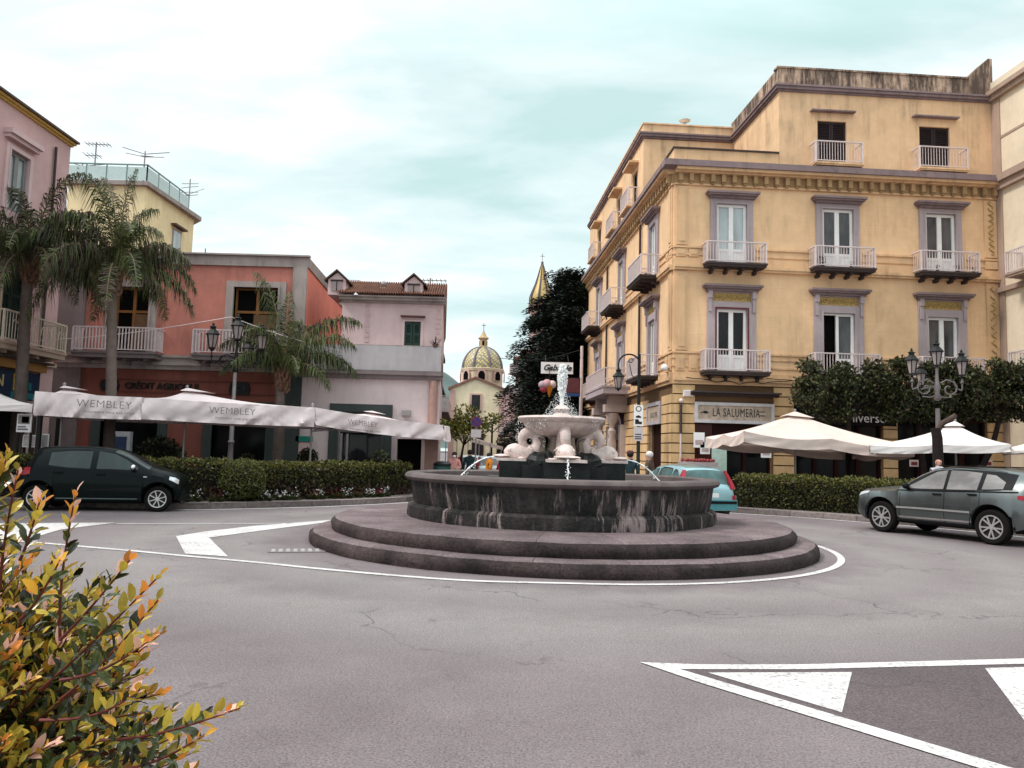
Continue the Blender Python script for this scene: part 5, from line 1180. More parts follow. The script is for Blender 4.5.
# ------------------------------------------------------------------ trimmed shade trees on the right
def crown_tree(name, label, base, trunk, clumps, n, size, leafs, seed, cat='tree', group=None, trunk_r=.13, barkm=None, limbs=True, wts=(.6,.25,.15), upl=.12):
    """trunk: points; clumps: (centre, rx, ry, rz) that the leaves fill, with limbs reaching to them"""
    rnd = random.Random(seed); t = thing(name, label, cat, base, 0, group); W = inv(t); barkm = barkm or bark_d
    b = MB(W); k = len(trunk); b.tube(trunk, [trunk_r*(1-.45*i/(k-1)) for i in range(k)], 9)
    top = Vector(trunk[-1])
    if limbs:
        for c, rx, ry, rz in clumps:
            c = Vector(c); m_ = top.lerp(c, .5)+Vector((rnd.uniform(-.2,.2), rnd.uniform(-.2,.2), .1)); b.tube([top-Vector((0,0,.15)), m_, c], [trunk_r*.5, trunk_r*.3, .02], 6)
    b.build('trunk', barkm, t, smooth=60)
    f = MB(W); vol = [rx*ry*rz for c, rx, ry, rz in clumps]; tot = sum(v**.67 for v in vol)
    for (c, rx, ry, rz), v in zip(clumps, vol):
        c = Vector(c)
        for _ in range(int(n*v**.67/tot)):
            d = rdir(rnd); rr = rnd.random()**.38*(1+.35*noise.noise(d*2.5+c)); p = c+Vector((d.x*rx, d.y*ry, d.z*rz))*rr
            if noise.noise(p*1.7) < -.28: continue
            x = rnd.random(); f.mi = 0 if x < wts[0] else (1 if x < wts[0]+wts[1] else 2)
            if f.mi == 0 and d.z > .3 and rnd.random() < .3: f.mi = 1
            f.mi = min(f.mi, len(leafs)-1)
            leaf(f, p, (rdir(rnd)+Vector((d.x,d.y,d.z-upl))*.5).normalized(), (rdir(rnd)+Vector((0,0,.8))).normalized(), size*rnd.uniform(.6,1.3), size*.55)
    f.build('crown', leafs, t, fix=False)
    return t
def topiary(px, lb, seed, wdt, lean=0, y=30.3, pt=386, pb=418):
    ct = at(px, pt, y); cb_ = at(px, pb, y); zt, zb = at(px, 362, y).z, at(px, 424, y).z
    rnd = random.Random(seed); cl = []
    for i in range(7):
        u = (i/6-.5)*2; cl.append(((ct.x+u*wdt*.75, y+rnd.uniform(-.4,.4), ct.z-.25+rnd.uniform(-.15,.2)), wdt*.36, .95, (zt-zb)*.36*rnd.uniform(.9,1.1)))
    for i in range(9):
        u = rnd.uniform(-1,1); cl.append(((ct.x+u*wdt*.9, y+rnd.uniform(-.7,.5), rnd.uniform(zb+.5, zt-.35)), .55, .6, .42))
    for i in range(10):
        u = rnd.uniform(-1,1); cl.append(((ct.x+u*wdt*.85, y+rnd.uniform(-.6,.4), zt-.25+rnd.uniform(-.1,.12)), .36, .4, .28))
    for i in range(6): cl.append(((ct.x+rnd.uniform(-1,1)*wdt*.85, y+rnd.uniform(-.6,.3), zb+.38), .5, .55, .32))
    tr = [(ct.x+lean, y, .15), (ct.x+lean*.8, y, 1.3), (ct.x+lean*.3, y, 2.4), (ct.x, y, zb+.45)]
    return crown_tree('shade_tree', lb, (ct.x+lean, y, .15), tr, cl, 17000, .15, leaf_tree, seed, group='trimmed shade trees', trunk_r=.15, wts=(.66,.17,.17))
topiary(848, 'trimmed dark shade tree above the beige parasol', 41, 2.0)
topiary(918, 'trimmed dark shade tree behind the four-lantern lamp', 42, 1.85, .2, 30.2)
topiary(1000, 'trimmed dark shade tree with a leaning trunk by the cream building', 43, 2.0, -1.2, 29.9)
# pollarded trunk with one sawn limb
p = at(938, 470, 22.6); t = thing('pollard_trunk', 'dark pollarded trunk with one pale sawn-off limb in front of the white parasol', 'tree', (p.x, p.y, .15))
z1 = at(938, 428, 22.6).z
b = MB(); b.tube([(0.05,0,0),(.02,0,1),(.0,0,z1-.45),(-.05,0,z1-.15)], [.19,.15,.14,.13], 12); b.build('trunk', bark_d, t, smooth=60)
b = MB(); b.tube([(-.04,0,z1-.3),(.12,-.05,z1-.02),(.52,-.05,z1+.22)], [.09,.085,.08], 10); b.build('sawn_limb', bark, t, smooth=60)
# ------------------------------------------------------------------ small leafy street tree, left of the street
p = at(462, 470, 33)
crown_tree('street_tree', 'small yellow-green leafy tree at the mouth of the street', (p.x, p.y, .15), [(p.x,33,.15),(p.x-.05,33,1.4),(p.x+.05,33,2.1)], [((p.x-.55,33,2.75),.6,.55,.5),((p.x+.1,33,3.05),.65,.6,.6),((p.x+.75,32.9,2.85),.5,.5,.5),((p.x+1.3,33,3.1),.3,.3,.2),((p.x-.2,32.8,2.5),.8,.5,.35)], 2600, .16, leaf_small, 51, trunk_r=.07, wts=(.62,.38,0))
p = at(530, 455, 60); hedge('hedge', 'low dark hedge across the street end under the cedar', [(p.x-2.6, 60), (p.x+1.6, 60)], 1.0, .02, 2.6, 60, 15, woody=False, sizes=(.15,.25), leafs=[leaf_tree[0], leaf_tree[1], leaf_tree[2]])
# ------------------------------------------------------------------ cedar
def cedar():
    Y = 56; base = at(552, 460, Y); rnd = random.Random(9); top = at(572, 270, Y)
    t = thing('cedar_tree', 'tall dark cedar with drooping sprays beside the ochre palazzo', 'tree', (base.x+.6, Y, 0)); W = inv(t)
    b = MB(W); tr = [(base.x+.6, Y, 0), (base.x+.7, Y, 4), (base.x+1.0, Y, 9), (top.x, Y, top.z-.6)]; b.tube(tr, [.5,.42,.28,.05], 10)
    f = MB(W); limbs = []
    for k in range(300):
        h = 2.2+(top.z-2.6)*rnd.random()**.9; s = (top.z-h)/(top.z-2); az = rnd.random()*6.28
        ln = (.9+3.9*min(1, s*1.5)**.7)*rnd.uniform(.5, 1.1)
        if math.cos(az) > .2 and h > 9: ln *= .8
        if math.cos(az) < -.2 and h > 8: ln *= 1.12
        zc = h; x0 = np.interp(h, [0,4,9,top.z], [base.x+.6, base.x+.7, base.x+1.0, top.x])
        d = Vector((math.cos(az), math.sin(az)*.9, 0)); el = .25+.5*(1-s)
        pts = [Vector((x0, Y, h))+d*ln*u+Vector((0,0, ln*(el*u-.62*u*u))) for u in (0,.25,.5,.75,1)]
        b.tube(pts, [.09,.07,.05,.035,.015], 5); limbs.append((pts, ln))
    b.build('trunk', bark_d, t, smooth=60)
    for pts, ln in limbs:
        n = int(115*ln)
        for _ in range(n):
            u = rnd.random()**.6; i = min(3, int(u*4)); p = pts[i].lerp(pts[i+1], u*4-i); sp_ = .55*(.35+.65*math.sin(math.pi*min(1, u*.9+.1)))
            q = rdir(rnd); p = p+Vector((q.x*sp_, q.y*sp_, q.z*.42-.15))
            f.mi = 1 if rnd.random() < .36 else 0
            leaf(f, p, (Vector((q.x, q.y, -.25+.35*rnd.random()))).normalized(), (Vector((0,0,1))+rdir(rnd)*.6).normalized(), rnd.uniform(.18,.42), rnd.uniform(.09,.16))
    f.build('crown', leaf_cedar, t, fix=False)
cedar()
# ------------------------------------------------------------------ palms
def palm(label, base, top, fronds, seed, r0=.2, droop=1.0, brown=.18, old=.45):
    rnd = random.Random(seed); base = Vector(base); top = Vector(top)
    t = thing('palm_tree', label, 'palm', tuple(base), 0, 'palms along the left pavement'); W = inv(t)
    b = MB(W); n = 60; P = []; rr = []
    for i in range(n+1):
        u = i/n; p = base.lerp(top, u); P.append(p+Vector((.05*math.sin(u*5), 0, 0))); rr.append(r0*(1.15-.3*u)*(1.0+.09*(i % 2)))
    b.tube(P, rr, 12); b.build('trunk', plaster('ringed_palm_trunk', (.15,.115,.10), (.03,.025,.02), .6, var=.5), t, smooth=30)
    b = MB(W)                                # old leaf bases bulging below the crown
    for k in range(34):
        a = k*2.4; h = -.75+.8*k/34; rad = r0*1.0+.05*rnd.random(); d = Vector((math.cos(a), math.sin(a), 0)); q = top+Vector((0,0,h))
        b.tube([q+d*rad*.6, q+d*rad*1.15+Vector((0,0,.12)), q+d*rad*1.25+Vector((0,0,.28))], [.09,.07,.03], 5)
    b.build('leaf_bases', flat('dry_leaf_bases', (.14,.075,.05), .9, var=.6, scale=9), t, smooth=60)
    for az, el, ln in fronds:
        f = MB(W); r_ = MB(W); d = Vector((math.cos(R(az))*math.cos(R(el)), math.sin(R(az))*math.cos(R(el)), math.sin(R(el)))); p = top+Vector((0,0,.1)); pts = [p.copy()]; st = 22
        for i in range(st):
            p = p+d*ln/st; d = (d+Vector((0,0,-1))*.125*droop*(.45+i/st*.95)).normalized(); pts.append(p.copy())
        r_.tube(pts, [.035*(1-.85*i/st) for i in range(st+1)], 5)
        old_f = rnd.random() < old
        side = Vector((0,0,1)).cross(pts[6]-pts[0]).normalized()
        for i in range(2, st):
            T = (pts[i+1]-pts[i]).normalized(); u = i/st
            for k in range(5):
                q = pts[i].lerp(pts[i+1], k/5); ll = .62*math.sin(math.pi*min(.97, .16+u*.84))**.6*rnd.uniform(.75,1.1)*ln/2.7
                for s in (-1, 1):
                    dd = (side*s*.7+T*.5+Vector((0,0,rnd.uniform(-.45,.4)))+rdir(rnd)*.3).normalized(); e1 = q+dd*ll*.42; d2 = (dd*.28+Vector((0,0,-1.0))+rdir(rnd)*.18).normalized(); e2 = e1+d2*ll*rnd.uniform(.7,1.25)
                    w_ = Vector((T.x,T.y,T.z))*rnd.uniform(.011,.021)
                    f.mi = 1 if rnd.random() < (brown*2.2 if old_f else brown*.6) else (2 if rnd.random() < .28 else 0)
                    k0 = f.vs([q-w_*.6, q+w_*.6, e1+w_, e1-w_, e2]); f.face((k0,k0+1,k0+2,k0+3)); f.face((k0+3,k0+2,k0+4))
        fo = f.build('frond', leaf_palm, t, fix=False); r_.build('stalk', flat('palm_stalk', (.13,.10,.05), .6) if False else palm_stalk, fo, smooth=60)
    return t
palm_stalk = flat('palm_stalk', (.15,.11,.06), .6)
def ringf(n, seed, l0, l1, e0, e1): 
    rnd = random.Random(seed); return [(k*137.5+rnd.uniform(-12,12), e0+(e1-e0)*k/n+rnd.uniform(-8,8), rnd.uniform(l0,l1)) for k in range(n)]
Yp = 24.0
g0 = at(12, 470, Yp); tp = at(31, 262, Yp)
palm('palm with a full drooping crown in front of the pink building', (g0.x, Yp, .15), (tp.x, Yp, tp.z), ringf(25, 1, 2.7, 3.5, 76, 2), 61, .17, .98)
g0 = at(107, 470, Yp); tp = at(115, 272, Yp)
palm('palm with hanging fronds in front of the balcony of the terracotta building', (g0.x, Yp, .15), (tp.x, Yp, tp.z), ringf(26, 5, 2.7, 3.5, 84, 4), 62, .15, 1.0)
g0 = at(275, 470, 28.3); tp = at(283, 372, 28.3)
palm('shorter palm with open arching fronds beside the four-lantern lamp', (g0.x, 28.3, .15), (tp.x, 28.3, tp.z), [(a_, e_, l_*.97) for a_, e_, l_ in [(160,82,4.3),(100,84,3.4),(15,66,3.9),(-6,55,3.4),(3,38,3.3),(-25,22,2.7),(172,55,3.2),(200,35,2.6),(150,66,3.3),(60,70,3.2),(-60,66,3.0),(250,62,2.8),(120,45,2.9),(40,45,3.0),(300,35,2.5),(230,40,2.5)]], 63, .19, .84, old=.12)
# ------------------------------------------------------------------ foreground shrub with orange young leaves
def photinia():
    rnd = random.Random(21); c = Vector((-1.75, 2.35, 0))
    t = thing('photinia_shrub', 'nearby photinia shrub with orange and red young leaves on the near side of the road', 'shrub', (c.x, c.y, 0)); W = inv(t)
    lm = [leafmat('photinia_green', (.040,.052,.010), .25, .25, .9, .5), leafmat('photinia_yellow_green', (.46,.35,.05), .28, .35, .55, .45), leafmat('photinia_orange', (.72,.27,.055), .35, .35, .4), leafmat('photinia_pink', (.76,.45,.35), .35, .35, .25), leafmat('photinia_bronze', (.55,.29,.03), .3, .3, .5)]
    tw = MB(W); f = MB(W)
    def twig(p0, p1, bend, nl, tipcol, L, start=.25):
        pts = []; up = Vector((0,0,1))
        for i in range(9):
            u = i/8; pts.append(p0.lerp(p1, u)+Vector(bend)*math.sin(math.pi*u))
        tw.tube(pts, [.0034*(1-.65*i/8)+.0009 for i in range(9)], 5)
        T = (pts[-1]-pts[-2]).normalized()
        for k in range(nl):
            u = start+(1-start)*(k+.5)/nl; x = u*8; i = min(7, int(x)); p = pts[i].lerp(pts[i+1], x-i); tv = (pts[i+1]-pts[i]).normalized()
            a = k*2.4+rnd.uniform(-.4,.4); s1 = tv.orthogonal().normalized(); s2 = tv.cross(s1); d = (s1*math.cos(a)+s2*math.sin(a))*(1.15-.75*u)+tv*(.35+.75*u**3)+up*.3
            d = d.normalized(); n = (tv*1.0-d*.3+up*.6+rdir(rnd)*.4).normalized(); l = L*rnd.uniform(.7,1.2)*(1-.35*(u > .9)); w_ = l*rnd.uniform(.42,.56)
            r_ = rnd.random(); tip = u > .80
            if tip: f.mi = rnd.choice([2,2,3,4,1]) if tipcol == 2 else (rnd.choice([1,1,4,3]) if tipcol == 1 else rnd.choice([0,1,1]))
            elif u > .5: f.mi = rnd.choice([1,1,4,0,0]) if tipcol else rnd.choice([0,0,1])
            else: f.mi = 0 if r_ < .85 else 1
            s = d.cross(n).normalized(); n = s.cross(d)
            fold = .28*w_; cv = -.12*l
            a0 = p+d*.006; k0 = f.vs([a0, a0+d*l*.28+s*w_*.42+n*fold*.5, a0+d*l*.6+s*w_*.49+n*(fold*.5+cv*.3), a0+d*l+n*cv, a0+d*l*.6-s*w_*.49+n*(fold*.5+cv*.3), a0+d*l*.28-s*w_*.42+n*fold*.5, a0+d*l*.5+n*cv*.1, a0+d*l*.86+s*w_*.26+n*(fold*.3+cv*.7), a0+d*l*.86-s*w_*.26+n*(fold*.3+cv*.7)])
            f.face((k0,k0+1,k0+2,k0+6)); f.face((k0+6,k0+2,k0+7,k0+3)); f.face((k0+6,k0+3,k0+8,k0+4)); f.face((k0,k0+6,k0+4,k0+5))
    # long outer shoots, where the photograph shows them
    def shoot(x0, y0, Y0, x1, y1, Y1, nl=34, L=.047): twig(at(x0, y0, Y0), at(x1, y1, Y1), (rnd.uniform(-.02,.02), 0, -.02), nl, 2, L, .12)
    shoot(60, 640, 2.1, 76, 492, 2.0, 30); shoot(0, 590, 2.1, 18, 470, 2.0, 26); shoot(40, 690, 2.1, 160, 575, 1.95, 32); shoot(-20, 560, 2.0, 8, 452, 2.0, 26, .052)
    shoot(60, 700, 2.0, 158, 600, 1.9, 28); shoot(100, 740, 1.9, 240, 708, 1.8, 36, .045); shoot(110, 770, 1.9, 205, 735, 1.8, 24); shoot(40, 720, 1.9, 140, 690, 1.8, 26); shoot(90, 780, 1.8, 190, 775, 1.75, 22)
    shoot(20, 620, 1.9, 60, 560, 1.8, 20); shoot(60, 640, 2.0, 130, 560, 1.95, 24); shoot(20, 560, 2.0, 40, 500, 1.95, 22); shoot(60, 680, 1.9, 150, 640, 1.85, 24)
    for k in range(680):                      # the bushy body
        a = rnd.random()*6.28; e = rnd.uniform(-.1, 1.35); d = Vector((math.cos(a)*math.cos(e), math.sin(a)*math.cos(e), math.sin(e)))
        R1 = Vector((d.x*.80, d.y*.78, .55+d.z*.82)); p1 = c+R1*rnd.uniform(.82,1.04); p0 = c+Vector((R1.x*.45, R1.y*.45, .35+R1.z*.42))
        twig(p0, p1, (rnd.uniform(-.04,.04), rnd.uniform(-.04,.04), rnd.uniform(-.05,.03)), 27, rnd.choice([0,0,1,1,2]), .046, .2)
    for k in range(26):
        a = rnd.random()*6.28; q = rnd.random(); e = c+Vector((math.cos(a)*.4*q, math.sin(a)*.4*q, .75)); tw.tube([c+Vector((math.cos(a)*.05, math.sin(a)*.05, 0)), c+Vector((math.cos(a)*.2*q, math.sin(a)*.2*q, .4)), e], [.018,.014,.008], 6)
    tw.build('stems', flat('red_brown_stem', (.13,.028,.022), .6), t, smooth=60); f.build('foliage', lm, t, fix=False)
photinia()
# ================================================================== parasols
def parasol(label, cor, peak, vh, mats, ribs=True, name='parasol', group='market parasols', sag=.10, wrinkle=.03, seed=1, pole_at=None, scallop=.06, mid=True, cat='parasol'):
    cor = [Vector(c) for c in cor]; peak = Vector(peak); c0 = sum(cor, Vector())/4; px = pole_at or (peak.x, peak.y)
    t = thing(name, label, cat, (px[0], px[1], .15), 0, group); W = inv(t); rnd = random.Random(seed)
    b = MB(W)
    for i in range(4):
        A, B_ = cor[i], cor[(i+1) % 4]
        def fn(u, v, A=A, B_=B_):
            p = A.lerp(B_, u).lerp(peak, v); k = abs(math.sin(2*math.pi*u)) if mid else math.sin(math.pi*u)
            return p+Vector((0,0,-sag*k*(1-v)**1.5-.10*math.sin(math.pi*v)))
        b.grid(fn, 24, 8)
    can = b.build('canopy', mats, t, smooth=60, merge=.002)
    v = MB(W)
    for i in range(4):
        A, B_ = cor[i], cor[(i+1) % 4]; n = (B_-A).cross(Vector((0,0,1))).normalized(); ph = rnd.random()*6
        def fv(u, w, A=A, B_=B_, n=n, ph=ph):
            k = abs(math.sin(2*math.pi*u)) if mid else math.sin(math.pi*u); p = A.lerp(B_, u); h = vh[i] if hasattr(vh, '__len__') else vh
            r_ = wrinkle*(noise.noise((u*8+ph+w*1.6, w*.8, seed))+.7*noise.noise((u*19+ph+w*3.5, w*1.2, seed)))*(.35+w)
            return p+Vector((0,0,-sag*k-w*(h-scallop*k)))+n*(r_+.015)
        v.grid(fv, 60, 6)
    v.build('valance', mats, can, smooth=80, fix=False)
    cap = MB(W); q = [peak.lerp(c, .17)+Vector((0,0,.05)) for c in cor]; k = cap.vs(q+[peak+Vector((0,0,.10))])
    for i in range(4): cap.face((k+i, k+(i+1)%4, k+4))
    cap.build('vent_cap', mats, can)
    pm = MB(W); pm.tube([(px[0],px[1],.15),(px[0],px[1],peak.z+.12)], .035, 8); pm.sphere((px[0],px[1],peak.z+.14), .05)
    pm.box(px[0]-.35, px[0]+.35, px[1]-.35, px[1]+.35, .15, .22); po = pm.build('pole', steel, t, smooth=40)
    if ribs:
        r_ = MB(W)
        for i in range(4):
            for e in (cor[i], cor[i].lerp(cor[(i+1)%4], .5)): m2_ = peak.lerp(e, .5)+Vector((0,0,-.24)); r_.bar(peak+Vector((0,0,-.16)), m2_, .025); r_.bar(m2_, e+Vector((0,0,-.13-sag)), .025); r_.bar(Vector((px[0],px[1],peak.z-.75)), peak.lerp(e, .5)+Vector((0,0,-.14)), .02)
        r_.build('ribs', steel, po)
    return t, W, can
def on_line(A, B_, x, y):
    """point of the line A-B that lies in the vertical sight plane of pixel column x"""
    d = ray(x, y); k = d.x/d.y; s = (A.x-k*A.y)/((A.x-k*A.y)-(B_.x-k*B_.y)); return A.lerp(B_, s)
P0, P2 = at(35, 391, 20.5), at(315, 407.5, 24.5); P3 = at(443, 425, 28.2)
P1 = on_line(P0, P2, 142, 398); dep = Vector((0,3.4,0))
def wem(t, W, can, A, B_, xs, y, wd, sub=True, dz=0):
    """lettering along the front valance"""
    a = on_line(A, B_, xs[0], y); c = on_line(A, B_, xs[1], y); m_ = (a+c)/2; e = (c-a); e.z = 0; ln = e.length; e.normalize(); n = Vector((e.y, -e.x, 0)); tilt = math.atan2((c-a).z, ln)
    M = W @ frame(m_+n*.16+Vector((0,0,-.27-dz)), e, n) @ Matrix.Rotation(0, 4, 'Y') @ STAND @ Matrix.Rotation(tilt, 4, 'Z')
    me = lettering('WEMBLEY', 1, .002, 0, 1.05, -.012); w0 = max(v.co.x for v in me.vertices)-min(v.co.x for v in me.vertices); s = ln/w0
    b = MB(); b.mesh(me, M @ Matrix.Scale(s, 4)); 
    if sub:
        me2 = lettering('PIADINERIA WINE BAR CAFFÈ', .085, .002, 0, 1.1); b.mesh(me2, M @ Matrix.Translation((.1*ln,-.22,0)))
    b.build('lettering', grey_ink, can, fix=False)
A_ = [P0, P1, P1+dep, P0+dep+Vector((-.6,0,0))]
tA = parasol('lettered parasol reading WEMBLEY nearest the pink building, behind the dark hatchback', A_, at(64, 389, 22.2), .64, canvas_p, seed=3, sag=.02, scallop=.0, wrinkle=.19, mid=False); wem(*tA, P0, P1, (76, 131), 407, 0)
B__ = [P1, P2, P2+dep, P1+dep]
tB = parasol('middle lettered parasol reading WEMBLEY with a tall white top beside the four-lantern lamp', B__, at(187, 391, 23.9), .62, canvas_p, seed=8, sag=.02, scallop=0, wrinkle=.21, mid=False); wem(*tB, P1, P2, (208, 254), 413, 0)
C_ = [P2, P3, P3+dep*.8+Vector((.0,0,.05)), P2+dep*.8]
tC = parasol('low lettered parasol reading WEMBLEY in front of the white house', C_, at(372, 413, 27.5)+Vector((0,0,-.02)), .56, canvas_p, seed=12, sag=.05, scallop=0, wrinkle=.17, mid=False, pole_at=(at(311, 440, 25.2).x, 25.2)); wem(*tC, P2, P3, (345, 375), 425, 0, dz=.06)
q = [at(-110, 399, 20.4), at(33, 404.5, 21.4), at(42, 406, 25), at(-90, 400, 24)]
parasol('plain white parasol in front of the pink building', q, at(-22, 383, 22.5), .22, canvas_w, seed=4, sag=.05)
A2, B2_, D2 = at(706, 437, 29.3), at(744, 431, 25.4), at(914, 446, 26.6)
parasol('large beige parasol in front of the corner delicatessen', [B2_, D2, D2+(A2-B2_), A2], at(795, 414, 27.8), .36, canvas, seed=15, sag=.13, scallop=.02)
parasol('bright white parasol behind the grey car and the pollarded trunk', [at(870, 445, 23.6), at(1010, 444, 23.6), at(1012, 446, 28), at(880, 446, 28)], at(955, 424, 25.8), .24, canvas_w, seed=16, sag=.06, scallop=.02)
parasol('white parasol cut by the right edge of the picture', [at(1003, 449, 26.4), at(1130, 449, 26.4), at(1110, 449, 30), at(1003, 451, 30)], at(1062, 428, 28), .16, canvas_w, seed=17, sag=.04)

# ================================================================== street lamps
glass_l = flat('lantern_glass', (.33,.27,.26), .25, var=.15)
def lantern(t, c, s=1.0, hang=False):
    b = MB(); x, y, z = c; k = 6
    R_ = lambda r, h: [(x+s*r*math.cos(2*math.pi*j/k), y+s*r*math.sin(2*math.pi*j/k), z+s*h) for j in range(k)]
    lo, hi, ev, tp = R_(.115, .06), R_(.20, .52), R_(.26, .53), R_(.10, .72)
    b.lathe([(.03*s,-.08*s),(.06*s,-.02*s),(.13*s,.0),(.13*s,.06*s)], 6, c); b.lathe([(.22*s,.50*s),(.27*s,.53*s),(.10*s,.72*s),(.10*s,.78*s),(.14*s,.80*s),(.04*s,.86*s),(.05*s,.90*s),(.01*s,.97*s)], 6, c)
    for p, q in zip(lo, hi): b.bar(p, q, .025*s)
    o = b.build('lantern', iron, t); g = MB(); n = g.vs(R_(.11, .06)+R_(.195, .52))
    for j in range(k): g.face((n+j, n+(j+1)%k, n+k+(j+1)%k, n+k+j))
    g.build('lantern_glass', glass_l, o)
def four_lamp(label, px, Y, base_y, yt, lat, metal, low, pm, ls=1.0):
    base = at(px, base_y, Y); H = at(px, yt, Y).z-.15
    t = thing('street_lamp', label, 'street lamp', (base.x, Y, .15), 0, 'four-lantern street lamps')
    b = MB(); b.lathe([(.26,0),(.26,.25),(.17,.3),(.13,.75),(.16,.8),(.1,.9),(.085,1.6),(.12,1.65),(.08,1.72),(.062,H-2.1)], 14); b.build('post', pm, t, smooth=40)
    zc = H-1.75*ls; b = MB(); b.lathe([(.06,zc-.35),(.11,zc-.28),(.06,zc-.1),(.10,zc+.05),(.06,zc+.2),(.045,zc+.4),(.04,H-.95*ls)], 12)
    for s in (-1, 1):
        sp_ = [(s*(.40+.30*math.cos(a)*(1-a/16)), 0, zc+.05+.30*math.sin(a)*(1-a/16)) for a in [math.pi-.1-i*.45 for i in range(0)]]
        C1 = [(s*(.36+(.05+.028*i*.9)*math.cos(.7*i+1.0)), 0, zc+.02+(.05+.028*i*.9)*math.sin(.7*i+1.0)) for i in range(10)]
        b.tube(C1, .021, 6); b.tube([(s*.05,0,zc-.2),(s*.22,0,zc-.26),(s*.45,0,zc-.24)], .018, 6)
        b.tube([(s*.10,0,zc+.18),(s*.3,0,zc+.29),(s*.5,0,zc+.22),(s*.6,0,zc+.02),(s*.75,0,zc-.02),(s*lat,0,zc+.05),(s*lat,0,zc+.45*ls)], .023, 7); b.sphere((s*lat,0,zc+.22), .05)
    b.tube([(0,0,zc+.1),(low[0],low[1],zc+.05),(low[0],low[1],zc+.2)], .03, 6)
    b.build('arms', metal, t, smooth=50)
    lantern(t, (0,0,H-.95*ls), ls); 
    for s in (-1, 1): lantern(t, (s*lat, 0, zc+.47*ls), ls)
    lantern(t, (low[0], low[1], zc+.12), ls*.9)
four_lamp('four-lantern lamp post with dark scroll arms in front of the terracotta building', 230, 27.3, 462, 314, .88, iron, (.22, .55), steel)
four_lamp('four-lantern lamp post with pale scroll arms in front of the trimmed trees', 939, 23.3, 468, 340, .76, iron_l, (-.16, .6), iron_l, .86)
base = at(638, 470, 32.0); H = at(637, 354, 32).z
t = thing('street_lamp', 'single hanging lantern on a curled bracket post beside the palazzo side wall', 'street lamp', (base.x, 32, .15)); H -= .15
b = MB(); b.lathe([(.14,0),(.14,.5),(.08,.6),(.065,H)], 10); b.build('post', iron, t, smooth=40)
b = MB(); b.tube([(.0,0,H-.75)]+[(-.42+.44*math.cos(a), 0, H-.42+.40*math.sin(a)) for a in [i*math.pi/10 for i in range(11)]]+[(-.86,0,H-.55)], .035, 7)
b.tube([(-.35+.12*math.cos(a)*(1-a/12), 0, H-.3+.12*math.sin(a)*(1-a/12)) for a in [i*.6 for i in range(12)]], .02, 5); b.tube([(0,0,H-1.2),(-.3,0,H-.9),(-.4,0,H-.45)], .02, 5); b.build('bracket', iron, t, smooth=50)
lantern(t, (-.86, 0, H-1.5), 1.0)
b = MB(); b.tube([(-.86,0,H-.5),(-.86,0,H-.55)], .03, 6); b.build('hook', iron, t)
# traffic sign on that post
zs = at(636, 405, 31.9).z; ze = at(636, 441, 31.9).z; zm = at(636, 426.5, 31.9).z
t = thing('traffic_sign', 'tall white traffic sign with a black circle and tow-truck marks on the bracket lamp post', 'sign', (base.x-.02, 31.86, ze))
b = MB(); b.box(-.2, .18, -.02, 0, zm-ze+.02, zs-ze); b.build('sign_panel', white_ink, t); b = MB(); b.box(-.2, .18, -.02, 0, 0, zm-ze-.02); b.build('lower_panel', flat('greyish_white_panel', (.55,.5,.5), .5), t)
b = MB(); h0 = zm-ze; b.M = Matrix.Translation((0,-.024,0))
for k in range(24):
    a0, a1 = 2*math.pi*k/24, 2*math.pi*(k+1)/24; b.poly([(-.01+r*math.cos(a), 0, zs-ze-.16+r*math.sin(a)) for r, a in ((.12,a0),(.085,a0),(.085,a1),(.12,a1))][::1])
b.prism([(-.15,h0+.10),(.13,h0+.10),(.13,h0+.2),(.03,h0+.2),(-.02,h0+.3),(-.15,h0+.3)], -.002, 0); b.prism([(-.12,h0+.36),(.1,h0+.36),(.1,h0+.41),(.0,h0+.47),(-.12,h0+.43)], -.002, 0)
for z in (.08, .16, .26): b.box(-.15, .12, -.002, 0, z, z+.035)
b.build('marks', black_ink, t, fix=False)
# street post, ice-cream sign, cable, no-parking sign
p = at(580, 450, 48); zt = at(580, 346, 48).z
t = thing('utility_post', 'slim pale concrete post standing against the dark cedar', 'post', (p.x, 48, .15)); b = MB(); b.tube([(0,0,0),(0,0,zt-.15)], [.12,.09], 8); b.build('shaft', rail_m, t, smooth=40); b = MB(); b.bar((-.1,0,zt-.9),(.1,0,zt-.9),.08); b.build('clamp', iron, t)
a = at(500, 358, 47.9); c = at(580, 350, 47.9); b = MB()
b.tube([a.lerp(c, i/12)+Vector((0,0,-.35*math.sin(math.pi*i/12))) for i in range(13)], .02, 5); tag(b.build('overhead_cable', iron, origin=a), 'thin dark cable strung across the street in front of the cedar', 'cable')
zt, zb = at(562, 362.5, 47).z, at(562, 374, 47).z; x0, x1_ = at(541, 368, 47).x, at(573, 368, 47).x
t = thing('hanging_sign', 'white hanging sign with dark script reading Gabriele across the street', 'sign', ((x0+x1_)/2, 47, zb)); wd = x1_-x0
b = MB(); b.box(-wd/2, wd/2, -.06, .06, 0, zt-zb); b.build('sign_panel', white_ink, t); b = MB(); b.mesh(lettering('Gabriele', .50, .01, .35, 1.0, .012), Matrix.Translation((0,-.075,(zt-zb)/2)) @ Matrix.Rotation(R(90), 4, 'X')); b.build('lettering', black_ink, t, fix=False)
b = MB()
for s in (-.7, .7): b.bar((s,0,zt-zb),(s,.9,zt-zb+.55),.03)
b.build('hanger', iron, t)
p = at(547, 400, 46.8); zc0, zc1, zc2 = at(547, 397, 46.8).z, at(547, 386, 46.8).z, at(547, 378, 46.8).z
t = thing('ice_cream_sign', 'giant ice-cream cone sign with pink and white scoops below the hanging sign', 'sign', (p.x, 46.8, zc0)); h = zc1-zc0
